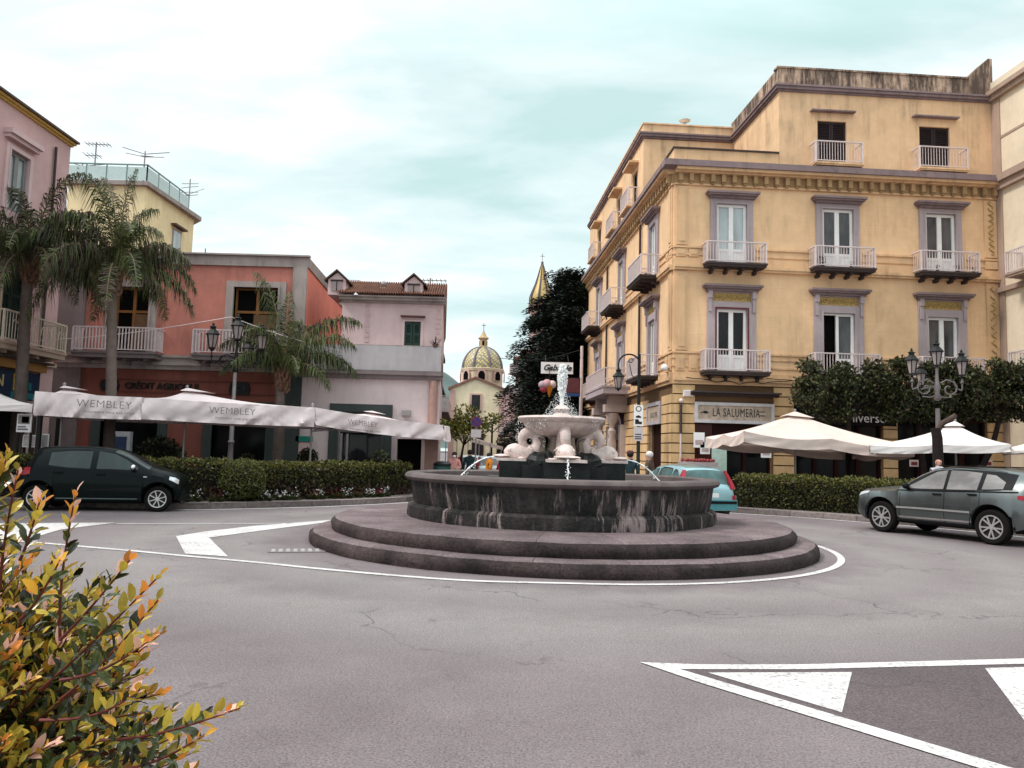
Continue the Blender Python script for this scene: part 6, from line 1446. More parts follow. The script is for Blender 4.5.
b = MB(); b.lathe([(.02,0),(.26,h)], 14, (.12,0,0)); b.build('cone', flat('orange_wafer', (.60,.22,.02), .6), t, smooth=40)
for dx, dz, r_, mt_ in ((-.02,.12,.30,flat('pink_scoop',(.52,.30,.32),.7)), (.30,.10,.25,flat('cream_scoop',(.62,.5,.46),.7)), (-.30,.06,.25,flat('lilac_scoop',(.42,.31,.36),.7)), (-.22,-.2,.22,flat('red_scoop',(.33,.04,.06),.7))): b = MB(); b.sphere((dx,0,h+dz), r_, n=12, k=8); b.build('scoop', mt_, t, smooth=60)
b = MB(); b.bar((.12,0,h),(.12,0,h+1.15),.04); b.bar((.9,0,h*.2),(.9,0,h+1.0),.05); b.box(.95, 2.0, -.04, .04, h*.1, h+.55); b.build('hanger', iron, t)
b = MB(); b.box(1.0, 1.95, -.06, -.041, h*.45, h+.5); b.build('red_picture', flat('dark_red_picture', (.12,.03,.035), .5), t); b = MB(); b.box(1.0, 1.95, -.06, -.041, h*.12, h*.4); b.build('blue_strip', flat('blue_picture', (.03,.06,.17), .5), t)
p = at(475, 470, 31); zc = at(475, 422, 31).z
t = thing('traffic_sign', 'round blue and red no-parking sign on a thin pole in the small street tree', 'sign', (p.x, 31, 0)); b = MB(); b.tube([(0,0,0),(0,0,zc+.3)], .03, 8); b.build('pole', steel, t)
Mr = Matrix.Translation((0,-.05,zc)) @ Matrix.Rotation(R(90), 4, 'X'); b = MB(Mr); b.lathe([(.0,.02),(.19,.02),(.19,0)], 20); b.build('blue_disc', flat('blue_disc', (.05,.035,.17), .4), t)
b = MB(Mr); b.lathe([(.185,.024),(.22,.024),(.22,-.01)], 20, cap=False); b.bar((-.13,.13,.028),(.13,-.13,.028),.05,.01); b.build('red_ring', flat('dull_red_ring', (.2,.03,.06), .4), t)
b = MB(); b.box(-.2, .2, -.05, -.03, zc-.62, zc-.3); b.build('lower_panel', rail_m, t)
p = at(491, 470, 60); zt = at(491, 424, 60).z
t = thing('street_lamp', 'thin double-bracket lamp standing in front of the church', 'street lamp', (p.x, 60, 0)); b = MB(); b.tube([(0,0,0),(0,0,zt)], .07, 8); b.build('post', iron, t)
b = MB()
for s in (-1, 1): b.tube([(0,0,zt-.7),(s*.5,0,zt-.2),(s*.9,0,zt+.1),(s*1.1,0,zt-.05),(s*1.1,0,zt-.3)], .04, 5)
b.build('arms', iron, t); 
for s in (-1, 1): b = MB(); b.lathe([(.05,.5),(.25,.42),(.2,.1),(.1,0)], 8, (s*1.1,0,zt-.85)); b.build('lamp_head', iron, t)
# festoon wire in front of the terracotta building
w0, w1, w2_ = at(-60, 342, 26), at(231, 317, 27.3), at(345, 352, 29)
b = MB(); b.tube([w0.lerp(w1, i/12)+Vector((0,0,-.28*math.sin(math.pi*i/12))) for i in range(13)], .013, 4); b.tube([w1.lerp(w2_, i/8)+Vector((0,0,-.1*math.sin(math.pi*i/8))) for i in range(9)], .013, 4); tag(b.build('overhead_cable', rail_m, origin=w0), 'thin pale cable strung past the palms to the four-lantern lamp', 'cable')
# notice boards and dark posts under the left parasols
def board(label, x0, x1_, y0, y1, Y, pieces, legs=True):
    A, B_ = at(x0, y1, Y), at(x1_, y0, Y); cx_ = (A.x+B_.x)/2; t = thing('notice_board', label, 'notice board', (cx_, Y, .15)); w_ = (B_.x-A.x)/2; z0, z1 = A.z-.15, B_.z-.15
    b = MB(); b.box(-w_, w_, 0, .04, z0, z1); b.build('panel', white_ink, t)
    if legs: b = MB(); b.box(-w_, -w_+.05, .04, .09, 0, z1); b.box(w_-.05, w_, .04, .09, 0, z1); b.build('legs', iron, t)
    for i, (a, c, e, f, mt_) in enumerate(pieces): b = MB(); b.box(-w_+2*w_*a, -w_+2*w_*c, -.012, -.001, z0+(z1-z0)*e, z0+(z1-z0)*f); b.build('print', mt_, t)
red_p = flat('dark_red_print', (.18,.03,.035), .5); grey_p = flat('grey_photo_print', (.3,.27,.27), .6)
board('white poster board with a dark red picture under the left parasols', 16, 32, 414, 432, 21.5, [(.1,.9,.45,.92,grey_p),(.35,.85,.5,.85,red_p),(.1,.8,.12,.2,grey_ink),(.1,.65,.26,.33,grey_ink)])
board('pale blank lower notice board beneath the red poster', 22, 38, 435, 447, 21.7, [(.08,.92,.1,.9,flat('pinkish_grey_print',(.5,.43,.43),.7))])
board('small narrow notice stand right of the other notice boards', 41, 49, 434, 448, 22, [(.1,.9,.08,.92,grey_p)])
for px, Y, lb in ((36, 20.8, 'slim black post carrying the left end of the banner'), (55, 22.6, 'thin dark post behind the first lettered parasol')):
    p = at(px, 470, Y); t = thing('awning_post', lb, 'post', (p.x, Y, .15)); b = MB(); b.box(-.05,.05,-.05,.05,.06,2.45); b.build('shaft', iron, t); b = MB(); b.box(-.2,.2,-.2,.2,0,.06); b.build('base_plate', iron, t)
p = at(848, 441, 27.5)
# café furniture glimpsed under the parasols and the menu display by the delicatessen
def cafe_set(x, y, lb, mat):
    t = thing('cafe_table', lb, 'table', (x, y, .15), random.random()); b = MB(); b.box(-.35,.35,-.35,.35,.72,.75); b.build('tabletop', mat, t); b = MB(); b.tube([(0,0,0),(0,0,.72)], .04, 8); b.lathe([(.24,0),(.05,.05)], 12); b.build('pedestal', iron, t)
def chair(x, y, rz, lb, mat):
    t = thing('cafe_chair', lb, 'chair', (x, y, .15), rz, 'dark café chairs behind the hedges'); b = MB(); b.box(-.21,.21,-.2,.22,.43,.47); b.build('seat', mat, t); b = MB(); b.box(-.21,.21,.2,.24,.55,.95); b.build('backrest', mat, t)
    for sx in (-1,1):
        for sy in (-1,1): b = MB(); b.bar((sx*.19,sy*.18,0),(sx*.19,sy*.2,.45 if sy < 0 else .95),.035); b.build('leg', iron, t)
for i, (px, Y) in enumerate(((700, 29.5), (775, 28.5), (835, 28.7))):
    p = at(px, 470, Y); cafe_set(p.x, Y, ['café table just left of the beige parasol pole by the delicatessen', 'café table under the middle of the beige parasol', 'café table under the right end of the beige parasol'][i], shop_br)
    for s in (-1, 1): chair(p.x+s*.75, Y, s*R(-90), 'dark café chair pulled up to a table on the right pavement', shop_br)
p = at(694, 458, 30.2)
t = thing('food_display', 'glass display case of cured meats by the delicatessen door', 'display case', (p.x+.2, 30.4, .15))
b = MB(); b.box(-.75,.75,-.3,.3,0,.85); b.build('cabinet', flat('pinkish_cabinet', (.36,.25,.24), .6), t); b = MB(); b.box(-.72,.72,-.28,.28,.85,1.35); b.build('glass_case', flat('pale_glass_case', (.45,.38,.38), .15), t)
b = MB(); rnd = random.Random(2)
for k in range(12): b.sphere((-.6+.11*k, rnd.uniform(-.1,.1), 1.42), .07, .08, .06+.03*rnd.random(), 7, 5)
b.build('produce', flat('red_meat', (.26,.05,.05), .5), t, smooth=60)
for px, py, w_, h_, lb in ((699, 440, .45, .62, 'white menu sheet on the dark red shop door, upper left of its neighbours'), (705, 448, .4, .5, 'white menu sheet on the dark red shop door, lower right of its neighbours'), (766, 451, .42, .55, 'white menu sheet hanging under the beige parasol')):
    p = at(px, py, 31.7); t = thing('menu_sheet', lb, 'menu', (p.x, 31.7, p.z-h_/2)); b = MB(); b.box(-w_/2,w_/2,-.02,0,0,h_); b.build('sheet', white_ink, t); b = MB(); b.box(-w_*.35,w_*.35,-.026,-.021,h_*.2,h_*.5); b.build('print', flat('faded_print', (.45,.35,.35), .7), t)
p = at(718, 445, 31.4); t = thing('advert_banner', 'narrow pale green upright banner at the delicatessen entrance', 'banner', (p.x, 31.2, .15)); b = MB(); b.box(-.3,.3,0,.03,.3,2.3); b.build('panel', flat('pale_green_print', (.42,.55,.50), .6), t); b = MB(); b.box(-.33,.33,-.1,.15,0,.3); b.build('base', iron, t)
for px, py in ((908, 470), (986, 466)):
    pass
for px, lb in ((914, 'small framed notice on the dark shopfront left of the bald man'), (988, 'small framed notice on the dark shopfront right of the bald man')):
    p = at(px, 463, 32.2); t = thing('wall_notice', lb, 'notice', (p.x, 32.2, p.z-.15)); b = MB(); b.box(-.18,.18,-.02,.02,0,.28); b.build('sheet', rail_m, t); b = MB(); b.box(-.13,.13,-.026,-.021,.06,.2); b.build('print', red_p, t)
p = at(442, 470, 28); t = thing('litter_bin', 'dark green street bin beside the woman in the pink jacket', 'bin', (p.x, 28, .15)); b = MB(); b.lathe([(.26,0),(.3,.1),(.32,.95),(.28,1.0)], 16); b.build('drum', flat('dark_green_bin', (.01,.05,.045), .5), t, smooth=40); b = MB(); b.lathe([(.33,1.0),(.33,1.06),(.2,1.14),(.0,1.16)], 16); b.build('lid', iron, t, smooth=40)
p = at(497, 470, 45); t = thing('market_awning', 'long pale awning on thin poles along the street front below the church', 'awning', (p.x-1.6, 46, 0)); 
b = MB(); b.poly([(-1.6,0,2.9),(1.9,0,2.0),(1.9,3,2.0),(-1.6,3,3.0)]); b.poly([(-1.6,0,2.9),(1.9,0,2.0),(1.9,0,1.8),(-1.6,0,2.6)]); b.build('canvas', canvas, t); b = MB()
for k in range(6): x = -1.5+.66*k; b.bar((x,0,0),(x,0,2.85-.257*(x+1.6)),.05)
b.build('poles', steel, t)

# ================================================================== cars
def pch(xs, ys, x):
    """monotone-ish smooth interpolation"""
    xs = np.array(xs, float); ys = np.array(ys, float); h = np.diff(xs); d = np.diff(ys)/h; m_ = np.zeros(len(xs)); m_[0] = d[0]; m_[-1] = d[-1]
    for i in range(1, len(xs)-1): m_[i] = 0 if d[i-1]*d[i] <= 0 else 2*d[i-1]*d[i]/(d[i-1]+d[i])
    i = int(min(max(np.searchsorted(xs, x)-1, 0), len(xs)-2)); t = (x-xs[i])/h[i]; t = min(max(t, 0), 1)
    return float(ys[i]*(1+2*t)*(1-t)**2+ys[i+1]*t*t*(3-2*t)+h[i]*(m_[i]*t*(1-t)**2+m_[i+1]*t*t*(t-1)))
def car(label, P, head, S, paint, group=None, glassm=None):
    t = thing('parked_car' if S.get('parked') else 'car', label, 'car', P, head, group)
    glassm = glassm or pane_d
    T = lambda k, x: pch(*zip(*sorted(S[k])), x)
    x0, x1 = S['rear'], S['front']; wr = S['R']; ra = wr+.055; wx = S['wheels']
    xs = sorted({round(x0+(x1-x0)*i/120, 4) for i in range(121)} | {round(w+ra*math.cos(a*math.pi/14), 4) for w in wx for a in range(15)} | set(S['wind']) | set(S['back']))
    def ring(x):
        zb = S['clear']+(.12*max(0, (abs(x-(x0+x1)/2)-(x1-x0)*.42)/((x1-x0)*.08))); 
        for w in wx:
            if abs(x-w) < ra: zb = max(zb, wr+math.sqrt(max(0, ra*ra-(x-w)**2)))
        zt, zl, wb, wt = T('top', x), T('belt', x), T('w', x), T('wt', x)
        zl = min(zl, zt-.05); zm = max(S.get('zmid', .58), zb+.05); zm = min(zm, zl-.04); zb = min(zb, zm-.03); z2 = min(zb+.06, zm-.01)
        return [(0,zb),(wb*.84,zb),(wb*.955,z2),(wb,zm),(wb*S.get('sh',.975),zl),(wt,zt-.065),(wt*.86,zt-.012),(wt*.45,zt+.012),(0,zt+.018)]
    rings = [ring(x) for x in xs]
    def hw(x, z):
        r = ring(x); q = r[1:7]
        return float(np.interp(z, [p[1] for p in q], [p[0] for p in q]))
    b = MB(); n = 9; st = 2*n-2; base = []
    for x, r in zip(xs, rings):
        pts = [(x, y, z) for y, z in r]+[(x, -y, z) for y, z in r[-2:0:-1]]; base.append(b.vs(pts))
    wi, bk = S['wind'], S['back']
    for i in range(len(xs)-1):
        xm = (xs[i]+xs[i+1])/2; gl = wi[0] < xm < wi[1] or bk[0] < xm < bk[1]
        for j in range(st):
            jj = j if j < n-1 else st-1-j
            b.mi = 1 if (gl and jj >= 5) else 2 if (jj == 4 and 'house' in S and S['house'][0] < xm < S['house'][1]) else (2 if jj <= (1 if S.get('clad', 1) else 0) else 0); a, c = base[i], base[i+1]
            b.face((a+j, a+(j+1)%st, c+(j+1)%st, c+j))
    b.mi = 0; b.face([base[0]+j for j in range(st)]); b.face([base[-1]+j for j in reversed(range(st))])
    body = b.build('body', [paint, glassm, black_pl], t, smooth=38)
    def strip(s, X, lo, hi, eps=.006, nz=4, fx=14):
        m_ = MB(); X = list(np.interp(np.linspace(0, 1, fx*(len(X)-1)+1), np.linspace(0, 1, len(X)), X)); lo = list(np.interp(np.linspace(0,1,len(X)), np.linspace(0,1,len(lo)), lo)); hi = list(np.interp(np.linspace(0,1,len(X)), np.linspace(0,1,len(hi)), hi))
        kx = len(X)-1
        def fn(u, v):
            i = min(kx, int(round(u*kx))); x = X[i]; z = lo[i]+(hi[i]-lo[i])*v; return (x, s*(hw(x, z)+eps), z)
        m_.grid(fn, kx, nz); return m_
    for s in (1, -1):
        fr = MB()
        for nm, X, lo, hi in S['glass']:
            g = strip(s, X, lo, hi, .008); g.build('side_window', glassm, t, fix=False)
            k = strip(s, [X[0]-.035]+X[1:-1]+[X[-1]+.035], [q-.03 for q in lo], [q+.03 for q in hi], .004); fr.V += k.V and [] or []; o = len(fr.V); fr.V += k.V; fr.F += [tuple(i+o for i in f) for f in k.F]; fr.MI += k.MI
        fr.build('window_trim', black_pl, t, fix=False)
        for x, z0, z1 in S['doors']:
            k = strip(s, [x, x+.012], [z0, z0], [z1, z1], .003, 10, 1); k.build('door_gap', black_pl, t, fix=False)
        for X, lo, hi, mt_ in S.get('trim', []): strip(s, X, lo, hi, .010).build('side_trim', mt_, t, fix=False)
        for x, z in S['handles']:
            h = MB(); y = hw(x, z)*s; h.box(x-.1, x+.1, min(y, y+s*.035), max(y, y+s*.035), z-.015, z+.015); h.build('handle', S.get('handle_m', paint), t)
        for X, lo, hi in S.get('tail', []): strip(s, X, lo, hi, .012).build('tail_light', red_lamp, t, fix=False)
        for X, lo, hi in S.get('headl', []): strip(s, X, lo, hi, .012).build('headlight', clear_lamp, t, fix=False)
        m_ = MB(); xm, zm_ = S['mirror']; y = s*(hw(xm, zm_)-.02); m_.sphere((xm, y+s*.13, zm_+.03), .07, .11, .075, 10, 8); m_.bar((xm+.02, y, zm_-.02),(xm, y+s*.1, zm_), .04); m_.build('mirror', S.get('mirror_m', paint), t, smooth=60)
        for w in wx:                  # arch lip
            a_ = MB(); 
            def fa(u, v, w=w):
                an = math.pi*(-.02+1.04*u); r_ = ra+.002+.05*v; x = w+r_*math.cos(an); z = max(S['clear']+.05, wr+r_*math.sin(an)); return (x, s*(hw(min(max(x, x0+.01), x1-.01), z)+.012-.01*v*0), z)
            a_.grid(fa, 24, 1); a_.build('wheel_arch', S.get('arch_m', black_pl), t, fix=False)
    tw = S.get('tw', .2)
    for w in wx:
        for s in (1, -1):
            yo = s*(hw(w, wr+ra+.05)-.03); c = Matrix.Translation((w, yo, wr)) @ Matrix.Rotation(R(90*-s), 4, 'X')   # local +z points outward
            q = MB(c); q.lathe([(wr*.66,-.01),(wr*.72,.0),(wr*.9,-.0),(wr*.985,-.03),(wr,-.07),(wr,-tw+.05),(wr*.97,-tw),(wr*.6,-tw)], 40, cap=False); wo = q.build('wheel', rubber, t, smooth=40)
            d = MB(c); d.lathe([(0,-.06),(wr*.66,-.05)], 30); d.build('brake_disc', alloy_d, wo)
            rm_ = MB(c); rm_.lathe([(wr*.60,-.03),(wr*.61,-.004),(wr*.675,-.002),(wr*.69,-.03)], 40, cap=False); rm_.lathe([(0,-.005),(wr*.14,-.006),(wr*.17,-.03)], 16); ns_ = S['spokes']
            for k in range(ns_):
                a = 2*math.pi*k/ns_+.3
                for off_ in ((-.24, .24) if S.get('twin') else (0,)):
                    a2 = a+off_; rm_.bar((wr*.12*math.cos(a), wr*.12*math.sin(a), -.018), (wr*.64*math.cos(a2), wr*.64*math.sin(a2), -.014), wr*S.get('sw', .085), .022)
            rm_.build('rim', alloy, wo, smooth=40)
    if S.get('hatch_lamps'):
        for s in (1, -1): q = MB(); q.bar((-1.60, s*.575, 1.34), (-1.73, s*.65, 1.12), .10, .05); q.bar((-1.73, s*.65, 1.12), (-1.85, s*.70, .88), .12, .05); q.build('tail_light', red_lamp, t)
    for nm, bx, mt_ in S.get('bits', []):
        q = MB(); q.box(*bx); q.build(nm, mt_, t)
    return t, hw
grey_paint = metal_paint('grey_car_paint', (.115,.13,.13)); dark_paint = metal_paint('black_green_car_paint', (.003,.006,.0065), False); [setattr(dark_paint.node_tree.nodes['Principled BSDF'].inputs[q], 'default_value', v) for q, v in (('Coat Weight', .13), ('Specular IOR Level', .05))]; teal_paint = metal_paint('turquoise_car_paint', (.27,.43,.46)); white_paint = metal_paint('white_car_paint', (.65,.65,.66), False); silver_paint = metal_paint('silver_car_paint', (.35,.36,.37))
car_glass = glassy('car_window_glass', (.16,.145,.14), .05, .6, .35, (.8,.8,1.6)); car_glass_t = glassy('teal_tinted_glass', (.035,.085,.085), .05, .6, .7, (1,1,1)); car_glass_d = glassy('tinted_car_glass', (.006,.016,.016), .04, .45, .5)
SUV = dict(front=2.18, rear=-2.18, R=.375, wheels=(1.31,-1.35), clear=.27, zmid=.62, spokes=5, twin=True, sw=.085,
  top=[(2.18,.74),(2.1,.93),(1.85,1.03),(1.4,1.09),(.98,1.13),(.9,1.16),(.25,1.52),(0.0,1.60),(-.6,1.645),(-1.3,1.615),(-1.75,1.565),(-2.0,1.50),(-2.08,1.25),(-2.15,1.0),(-2.18,.85)],
  belt=[(2.18,.66),(2.1,.80),(1.6,.93),(.9,1.02),(0,1.07),(-1,1.12),(-1.8,1.17),(-2.1,1.08),(-2.18,.76)],
  w=[(2.18,.62),(2.1,.76),(1.9,.88),(1.3,.95),(.5,.925),(-.5,.93),(-1.35,.96),(-1.9,.90),(-2.1,.82),(-2.18,.76)],
  wt=[(2.18,.58),(2.0,.74),(1.4,.80),(.95,.80),(.3,.66),(-.3,.645),(-1.3,.62),(-1.9,.60),(-2.18,.62)],
  wind=(.1,.9), back=(-2.12,-2.02), mirror=(.62,1.12), mirror_m=black_pl, handle_m=black_pl,
  glass=[('f',[.62,.3,-.0,-.26],[1.10,1.10,1.11,1.12],[1.15,1.34,1.50,1.545]),('r',[-.34,-.7,-1.05],[1.12,1.13,1.14],[1.545,1.54,1.51]),('q',[-1.15,-1.35,-1.6],[1.16,1.17,1.19],[1.49,1.47,1.33])],
  doors=[(.80,.35,1.05),(-.30,.35,1.1),(-1.12,.80,1.14)], handles=[(-.12,1.0),(-.95,1.04)],
  trim=[([.88,.2,-.9],[.62,.63,.63],[.66,.67,.67],flat('silver_trim',(.42,.40,.40),.3,.6)),([.9,0,-.92],[.40,.41,.42],[.44,.45,.46],flat('silver_sill_trim',(.30,.27,.27),.35,.5)),([1.0,0,-.98],[.29,.29,.29],[.37,.38,.38],black_pl),([.9,0,-1.9],[1.03,1.055,1.125],[1.055,1.08,1.15],black_pl)],
  house=(-1.78,.66), sh=.95, tail=[([-1.88,-2.0,-2.12],[1.0,.97,.95],[1.07,1.07,1.06])], headl=[([2.12,1.95,1.7],[.80,.86,.93],[.88,.95,.98])],
  bits=[('roof_rail',(-1.5,.0,.56,.60,1.63,1.66),black_pl),('roof_rail',(-1.5,.0,-.60,-.56,1.63,1.66),black_pl),('spoiler',(-2.14,-1.9,-.58,.58,1.49,1.53),grey_paint),('bumper',(2.13,2.24,-.6,.6,.35,.55),black_pl),('number_plate',(2.24,2.255,-.26,.26,.42,.53),plate_w),('bumper',(-2.26,-2.14,-.72,.72,.38,.62),black_pl)])
f_, r_ = G(882, 532), G(992, 545); d = (f_-r_); hd = math.atan2(d.y, d.x); right = Vector((d.y, -d.x, 0)).normalized(); mid = (f_+r_)/2
dv = d.normalized(); c_ = mid+right*.90-dv*((1.31-1.35)/2)
car('grey metallic crossover car with silver rims in front of the white parasol', (c_.x, c_.y, 0), hd, SUV, grey_paint, glassm=car_glass)
SMART = dict(front=1.86, rear=-1.82, R=.315, wheels=(1.36,-1.33), clear=.20, zmid=.60, spokes=8, sw=.07, clad=0,
  top=[(1.86,.66),(1.80,.82),(1.6,.95),(1.3,1.03),(1.15,1.08),(.5,1.42),(.25,1.50),(-.4,1.555),(-1.1,1.545),(-1.42,1.51),(-1.6,1.25),(-1.74,1.0),(-1.82,.8)],
  belt=[(1.86,.58),(1.7,.76),(1.2,.90),(.5,.96),(-.5,1.0),(-1.3,1.04),(-1.7,.92),(-1.82,.7)],
  w=[(1.86,.58),(1.7,.72),(1.3,.81),(.3,.82),(-.6,.82),(-1.33,.83),(-1.65,.77),(-1.82,.66)],
  wt=[(1.86,.54),(1.6,.66),(1.15,.70),(.5,.59),(-.3,.575),(-1.2,.56),(-1.5,.56),(-1.82,.58)],
  wind=(.3,1.12), back=(-1.7,-1.46), mirror=(.78,1.05), mirror_m=chrome,
  glass=[('f',[.86,.6,.3,-.06],[1.02,1.02,1.03,1.03],[1.08,1.25,1.40,1.455]),('r',[-.20,-.7,-1.12],[1.03,1.05,1.10],[1.455,1.45,1.40])],
  doors=[(.98,.3,.98),(-.13,.28,1.03),(-1.0,.62,1.05)], handles=[(.05,.9),(-.88,.93)],
  trim=[([.9,0,-.95],[.30,.30,.30],[.325,.325,.325],flat('faint_sill_line',(.1,.12,.12),.4))],
  tail=[([-1.5,-1.62,-1.74],[.88,.86,.84],[1.04,1.04,1.02])], headl=[([1.80,1.72,1.60],[.68,.73,.79],[.78,.84,.87])],
  bits=[('bumper',(1.78,1.88,-.55,.55,.26,.42),black_pl),('indicator',(1.02,1.1,-.835,-.822,.84,.87),clear_lamp),('bumper',(-1.86,-1.76,-.6,.6,.3,.5),black_pl)])
f_, r_ = G(157, 512), G(33, 511); d = (f_-r_); hd = math.atan2(d.y, d.x); left = Vector((-d.y, d.x, 0)).normalized(); mid = (f_+r_)/2; c_ = mid+left*.78
car('small black-green hatchback with silver rims beside the flower bed kerb', (c_.x, c_.y, 0), hd, SMART, dark_paint, glassm=car_glass_d)
PUNTO = dict(hatch_lamps=1, front=1.9, rear=-1.88, R=.29, wheels=(1.2,-1.23), clear=.2, zmid=.58, spokes=7, clad=0,
  top=[(1.9,.6),(1.84,.72),(1.5,.85),(1.15,.93),(1.05,.97),(.35,1.36),(.1,1.43),(-.5,1.475),(-1.2,1.46),(-1.5,1.42),(-1.62,1.36),(-1.80,.98),(-1.86,.9),(-1.88,.8)],
  belt=[(1.9,.52),(1.6,.72),(1.0,.84),(0,.90),(-1,.93),(-1.7,.90),(-1.88,.66)],
  w=[(1.9,.6),(1.7,.74),(1.2,.81),(0,.83),(-1.2,.82),(-1.65,.79),(-1.88,.74)],
  wt=[(1.9,.55),(1.5,.68),(1.05,.70),(.3,.58),(-.5,.57),(-1.3,.56),(-1.6,.57),(-1.8,.68),(-1.88,.68)],
  wind=(.15,1.02), back=(-1.79,-1.63), mirror=(.72,.95),
  glass=[('f',[.82,.5,.15,-.1],[.92,.92,.93,.93],[.97,1.18,1.34,1.38]),('r',[-.2,-.7,-.98],[.93,.95,.96],[1.38,1.37,1.35]),('q',[-1.06,-1.25,-1.42],[.97,1.0,1.05],[1.34,1.31,1.20])],
  doors=[(.95,.3,.9),(-.15,.28,.93),(-1.0,.6,.96)], handles=[(.0,.82),(-.85,.85)], trim=[([1.5,0,-1.6],[.5,.5,.5],[.57,.57,.57],black_pl)],
  tail=[([-1.50,-1.58,-1.63],[1.02,.98,.95],[1.33,1.33,1.30]),([-1.64,-1.72,-1.79],[.84,.84,.84],[1.24,1.10,.96])], headl=[([1.82,1.6],[.6,.66],[.72,.80])],
  bits=[('rear_bumper',(-1.95,-1.80,-.76,.76,.34,.60),flat('teal_bumper_plastic',(.07,.24,.26),.4)),('bumper_strip',(-1.962,-1.951,-.74,.74,.50,.57),black_pl),('number_plate',(-1.905,-1.885,-.26,.26,.66,.77),plate_w),('tail_light',(-1.90,-1.80,.66,.74,.60,.72),red_lamp),('tail_light',(-1.90,-1.80,-.74,-.66,.60,.72),red_lamp),('front_bumper',(1.8,1.93,-.6,.6,.3,.5),black_pl),('wiper',(-1.83,-1.80,-.1,.25,.98,1.0),black_pl)])
hd = R(103); dv = Vector((math.cos(hd), math.sin(hd), 0)); lf = Vector((-dv.y, dv.x, 0)); wr_ = G(723, 521); c_ = wr_+dv*1.23+lf*.74
car('turquoise hatchback seen from behind with tall red rear lights beside the fountain', (c_.x, c_.y, 0), hd, PUNTO, teal_paint, glassm=car_glass_t)
for px, Y, h_, pt, lb in ((517, 36, 84, white_paint, 'white hatchback parked behind the fountain at the street mouth'), (489, 39.5, 95, silver_paint, 'silver hatchback behind the man in the orange jacket'), (470, 43, 92, white_paint, 'farther white hatchback behind the small street tree')):
    p = at(px, 470, Y); S2 = dict(PUNTO); S2['parked'] = True; S2['bits'] = [q for q in PUNTO['bits'] if q[0] != 'rear_bumper']+[('rear_bumper', (-1.95,-1.80,-.76,.76,.34,.60), pt)]
    car(lb, (p.x, Y, 0), R(h_), S2, pt, glassm=car_glass)
sm = flat('grey_mirror_shell', (.3,.3,.32), .4)

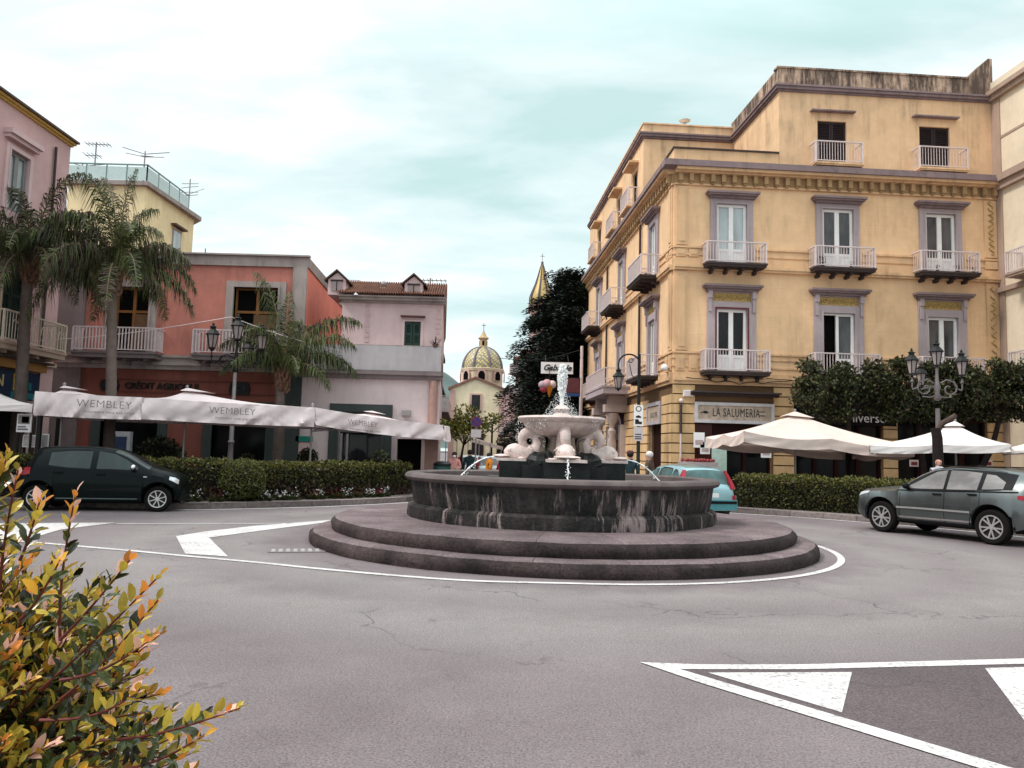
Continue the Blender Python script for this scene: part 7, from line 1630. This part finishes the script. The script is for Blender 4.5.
# ================================================================== people
skin = flat('skin', (.50,.26,.19), .6, var=.05)
def person(label, P, face, h, coat, legs, hair=None, hat=None, arms='down', mask=False, extra=None, lean=0, stride=.12):
    t = thing('person', label, 'person', P, face); s = h/1.75
    J = {'pel':(0,0,.95),'sp':(lean*.3,0,1.15),'ch':(lean*.7,0,1.36),'nk':(lean,0,1.50),'jw':(lean+.02,0,1.575),'hd':(lean+.01,0,1.66),'tp':(lean,0,1.72)}
    E_ = [('pel','sp'),('sp','ch'),('ch','nk'),('nk','jw'),('jw','hd'),('hd','tp')]; rr = {'pel':(.165,.125),'sp':(.155,.115),'ch':(.175,.125),'nk':(.06,.06),'jw':(.072,.085),'hd':(.085,.10),'tp':(.05,.06)}
    for sg, nm in ((1,'l'),(-1,'r')):
        J['sh'+nm] = (lean*.8, sg*.19, 1.42); rr['sh'+nm] = (.075,.075)
        if arms == 'down': el, wr, hn = (lean*.5-.03, sg*.25, 1.14), (lean+.05, sg*.25, .90), (lean+.08, sg*.24, .80)
        elif arms == 'front': el, wr, hn = (lean+.02, sg*.26, 1.14), (lean+.24, sg*.13, 1.12), (lean+.31, sg*.08, 1.13)
        else: el, wr, hn = ((lean-.02, sg*.26, 1.15), (lean+.20, sg*.22, 1.05), (lean+.29, sg*.2, 1.06)) if sg > 0 else ((lean-.03, sg*.25, 1.14), (lean+.03, sg*.26, .90), (lean+.05, sg*.26, .80))
        J['el'+nm], J['wr'+nm], J['hn'+nm] = el, wr, hn; rr['el'+nm] = (.06,.06); rr['wr'+nm] = (.04,.04); rr['hn'+nm] = (.03,.045)
        E_ += [('ch','sh'+nm),('sh'+nm,'el'+nm),('el'+nm,'wr'+nm),('wr'+nm,'hn'+nm)]
        J['hp'+nm] = (0, sg*.10, .88); J['kn'+nm] = (sg*stride*.5+.02, sg*.11, .49); J['an'+nm] = (sg*stride, sg*.11, .09); J['to'+nm] = (sg*stride+.17, sg*.12, .04)
        rr['hp'+nm] = (.105,.105); rr['kn'+nm] = (.07,.07); rr['an'+nm] = (.05,.05); rr['to'+nm] = (.045,.04)
        E_ += [('pel','hp'+nm),('hp'+nm,'kn'+nm),('kn'+nm,'an'+nm),('an'+nm,'to'+nm)]
    K = list(J); me = bpy.data.meshes.new('figure'); me.from_pydata([tuple(q*s for q in J[k]) for k in K], [(K.index(a), K.index(c)) for a, c in E_], [])
    o = bpy.data.objects.new('figure', me); C.objects.link(o); sk = o.modifiers.new('skin', 'SKIN'); 
    for i, k in enumerate(K): me.skin_vertices[0].data[i].radius = (rr[k][0]*s, rr[k][1]*s); me.skin_vertices[0].data[i].use_root = (k == 'pel')
    sb = o.modifiers.new('sub', 'SUBSURF'); sb.levels = 2; sb.render_levels = 2
    dg = bpy.context.evaluated_depsgraph_get(); m2 = bpy.data.meshes.new_from_object(o.evaluated_get(dg)); bpy.data.objects.remove(o)
    m2.materials.clear()
    for q in (skin, coat, legs, black_pl): m2.materials.append(q)
    for p in m2.polygons:
        c = p.center/s; hand = any((Vector(J['hn'+n_])-c).length < .075 for n_ in 'lr')
        p.material_index = 0 if (c.z > 1.505 or hand) else (1 if c.z > .82 or abs(c.y) > .215 else (3 if c.z < .1 else 2)); p.use_smooth = True
    bo = bpy.data.objects.new('body', m2); C.objects.link(bo); bo.parent = t
    hc = Vector(J['hd'])*s
    f = MB(); f.tube([hc+Vector((.085,0,.01))*s, hc+Vector((.115,0,-.03))*s], [.01*s,.018*s], 6); f.build('nose', skin, bo, smooth=60)
    f = MB()
    for sg in (-1, 1): f.sphere(hc+Vector((.086,sg*.033,.018))*s, .009*s, .014*s, .008*s, 6, 5)
    f.build('eyes', black_pl, bo); f = MB()
    for sg in (-1, 1): f.sphere(hc+Vector((0,sg*.09,-.01))*s, .022*s, .014*s, .035*s, 8, 6)
    f.build('ears', skin, bo, smooth=60)
    f = MB(); f.sphere(hc+Vector((.088,0,-.065))*s, .012*s, .026*s, .008*s, 8, 5); f.build('mouth', flat('lips', (.3,.12,.1), .6), bo)
    if hair:
        f = MB(); f.sphere(hc+Vector((-.02,0,.025))*s, .112*s, .105*s, .105*s, 14, 10); 
        if hair[1]: f.sphere(hc+Vector((-.06,0,-.07))*s, .075*s, .1*s, .13*s, 12, 8)
        ho = f.build('hair', hair[0], t, smooth=60)
    if hat: f = MB(); f.lathe([(.115*s,.0),(.118*s,.05*s),(.09*s,.1*s),(0,.12*s)], 14, hc+Vector((0,0,.025))*s); f.box(hc.x+.08*s, hc.x+.2*s, -.07*s, .07*s, hc.z+.03*s, hc.z+.045*s); f.build('cap', hat, t, smooth=50)
    if mask: f = MB(); f.sphere(hc+Vector((.06,0,-.055))*s, .06*s, .066*s, .055*s, 12, 8); f.build('face_mask', white_ink, t, smooth=60)
    col = MB(); nk = Vector(J['nk'])*s; col.lathe([(.10*s,-.05*s),(.085*s,.03*s),(.07*s,.035*s)], 14, nk); col.build('collar', coat, t, smooth=50)
    hm_ = MB(); hm_.lathe([(.20*s,.80*s),(.19*s,.9*s),(.178*s,1.0*s)], 16); hm_.build('coat_hem', coat, t, smooth=50)
    if extra: extra(t, s)
    return t
def cloth(n, c): return flat(n, c, .9, var=.2, scale=12)
pk, nv, og, br = cloth('pink_jacket', (.55,.25,.23)), cloth('dark_teal_coat', (.012,.03,.035)), cloth('orange_jacket', (.50,.17,.015)), cloth('brown_padded_coat', (.085,.055,.04))
dkt, rd = cloth('dark_trousers', (.02,.02,.025)), cloth('deep_red_skirt', (.28,.012,.03)); wh = flat('white_hair', (.62,.56,.54), .8); bh = flat('black_hair', (.012,.01,.01), .6)
p = at(454, 470, 29); 
def bag(t, s): b = MB(); b.box(.12,.26,-.16,.16,.82,1.06); b.build('handbag', flat('beige_bag', (.5,.36,.28), .7), t)
person('woman in a pink jacket and white face mask, carrying a bag, behind the fountain', (p.x, 29, 0), R(-95), 1.62, pk, rd, (bh, True), arms='front', mask=True, extra=bag)
p = at(472, 470, 31.5); person('person in a long dark coat beside the no-parking pole', (p.x-.1, 31.5, 0), R(100), 1.72, nv, dkt, (bh, False))
p = at(489, 470, 30); person('person in an orange jacket left of the white hatchback', (p.x, 30, 0), R(20), 1.62, og, dkt, (bh, False), arms='one')
p = at(650, 470, 23.2); person('white-haired man in a brown padded coat left of the turquoise hatchback', (p.x, 23.2, 0), R(150), 1.80, br, dkt, (wh, False), lean=.03)
p = at(630, 470, 24.5); person('person in a dark coat and flat cap behind the right dolphin of the fountain', (p.x, 24.5, 0), R(80), 1.80, nv, dkt, (bh, False), hat=cloth('maroon_cap', (.1,.03,.035)))
p = at(939, 470, 21.2); person('bald man standing behind the grey car', (p.x, 21.2, .15), R(200), 1.68, cloth('pale_shirt', (.45,.45,.5)), dkt)
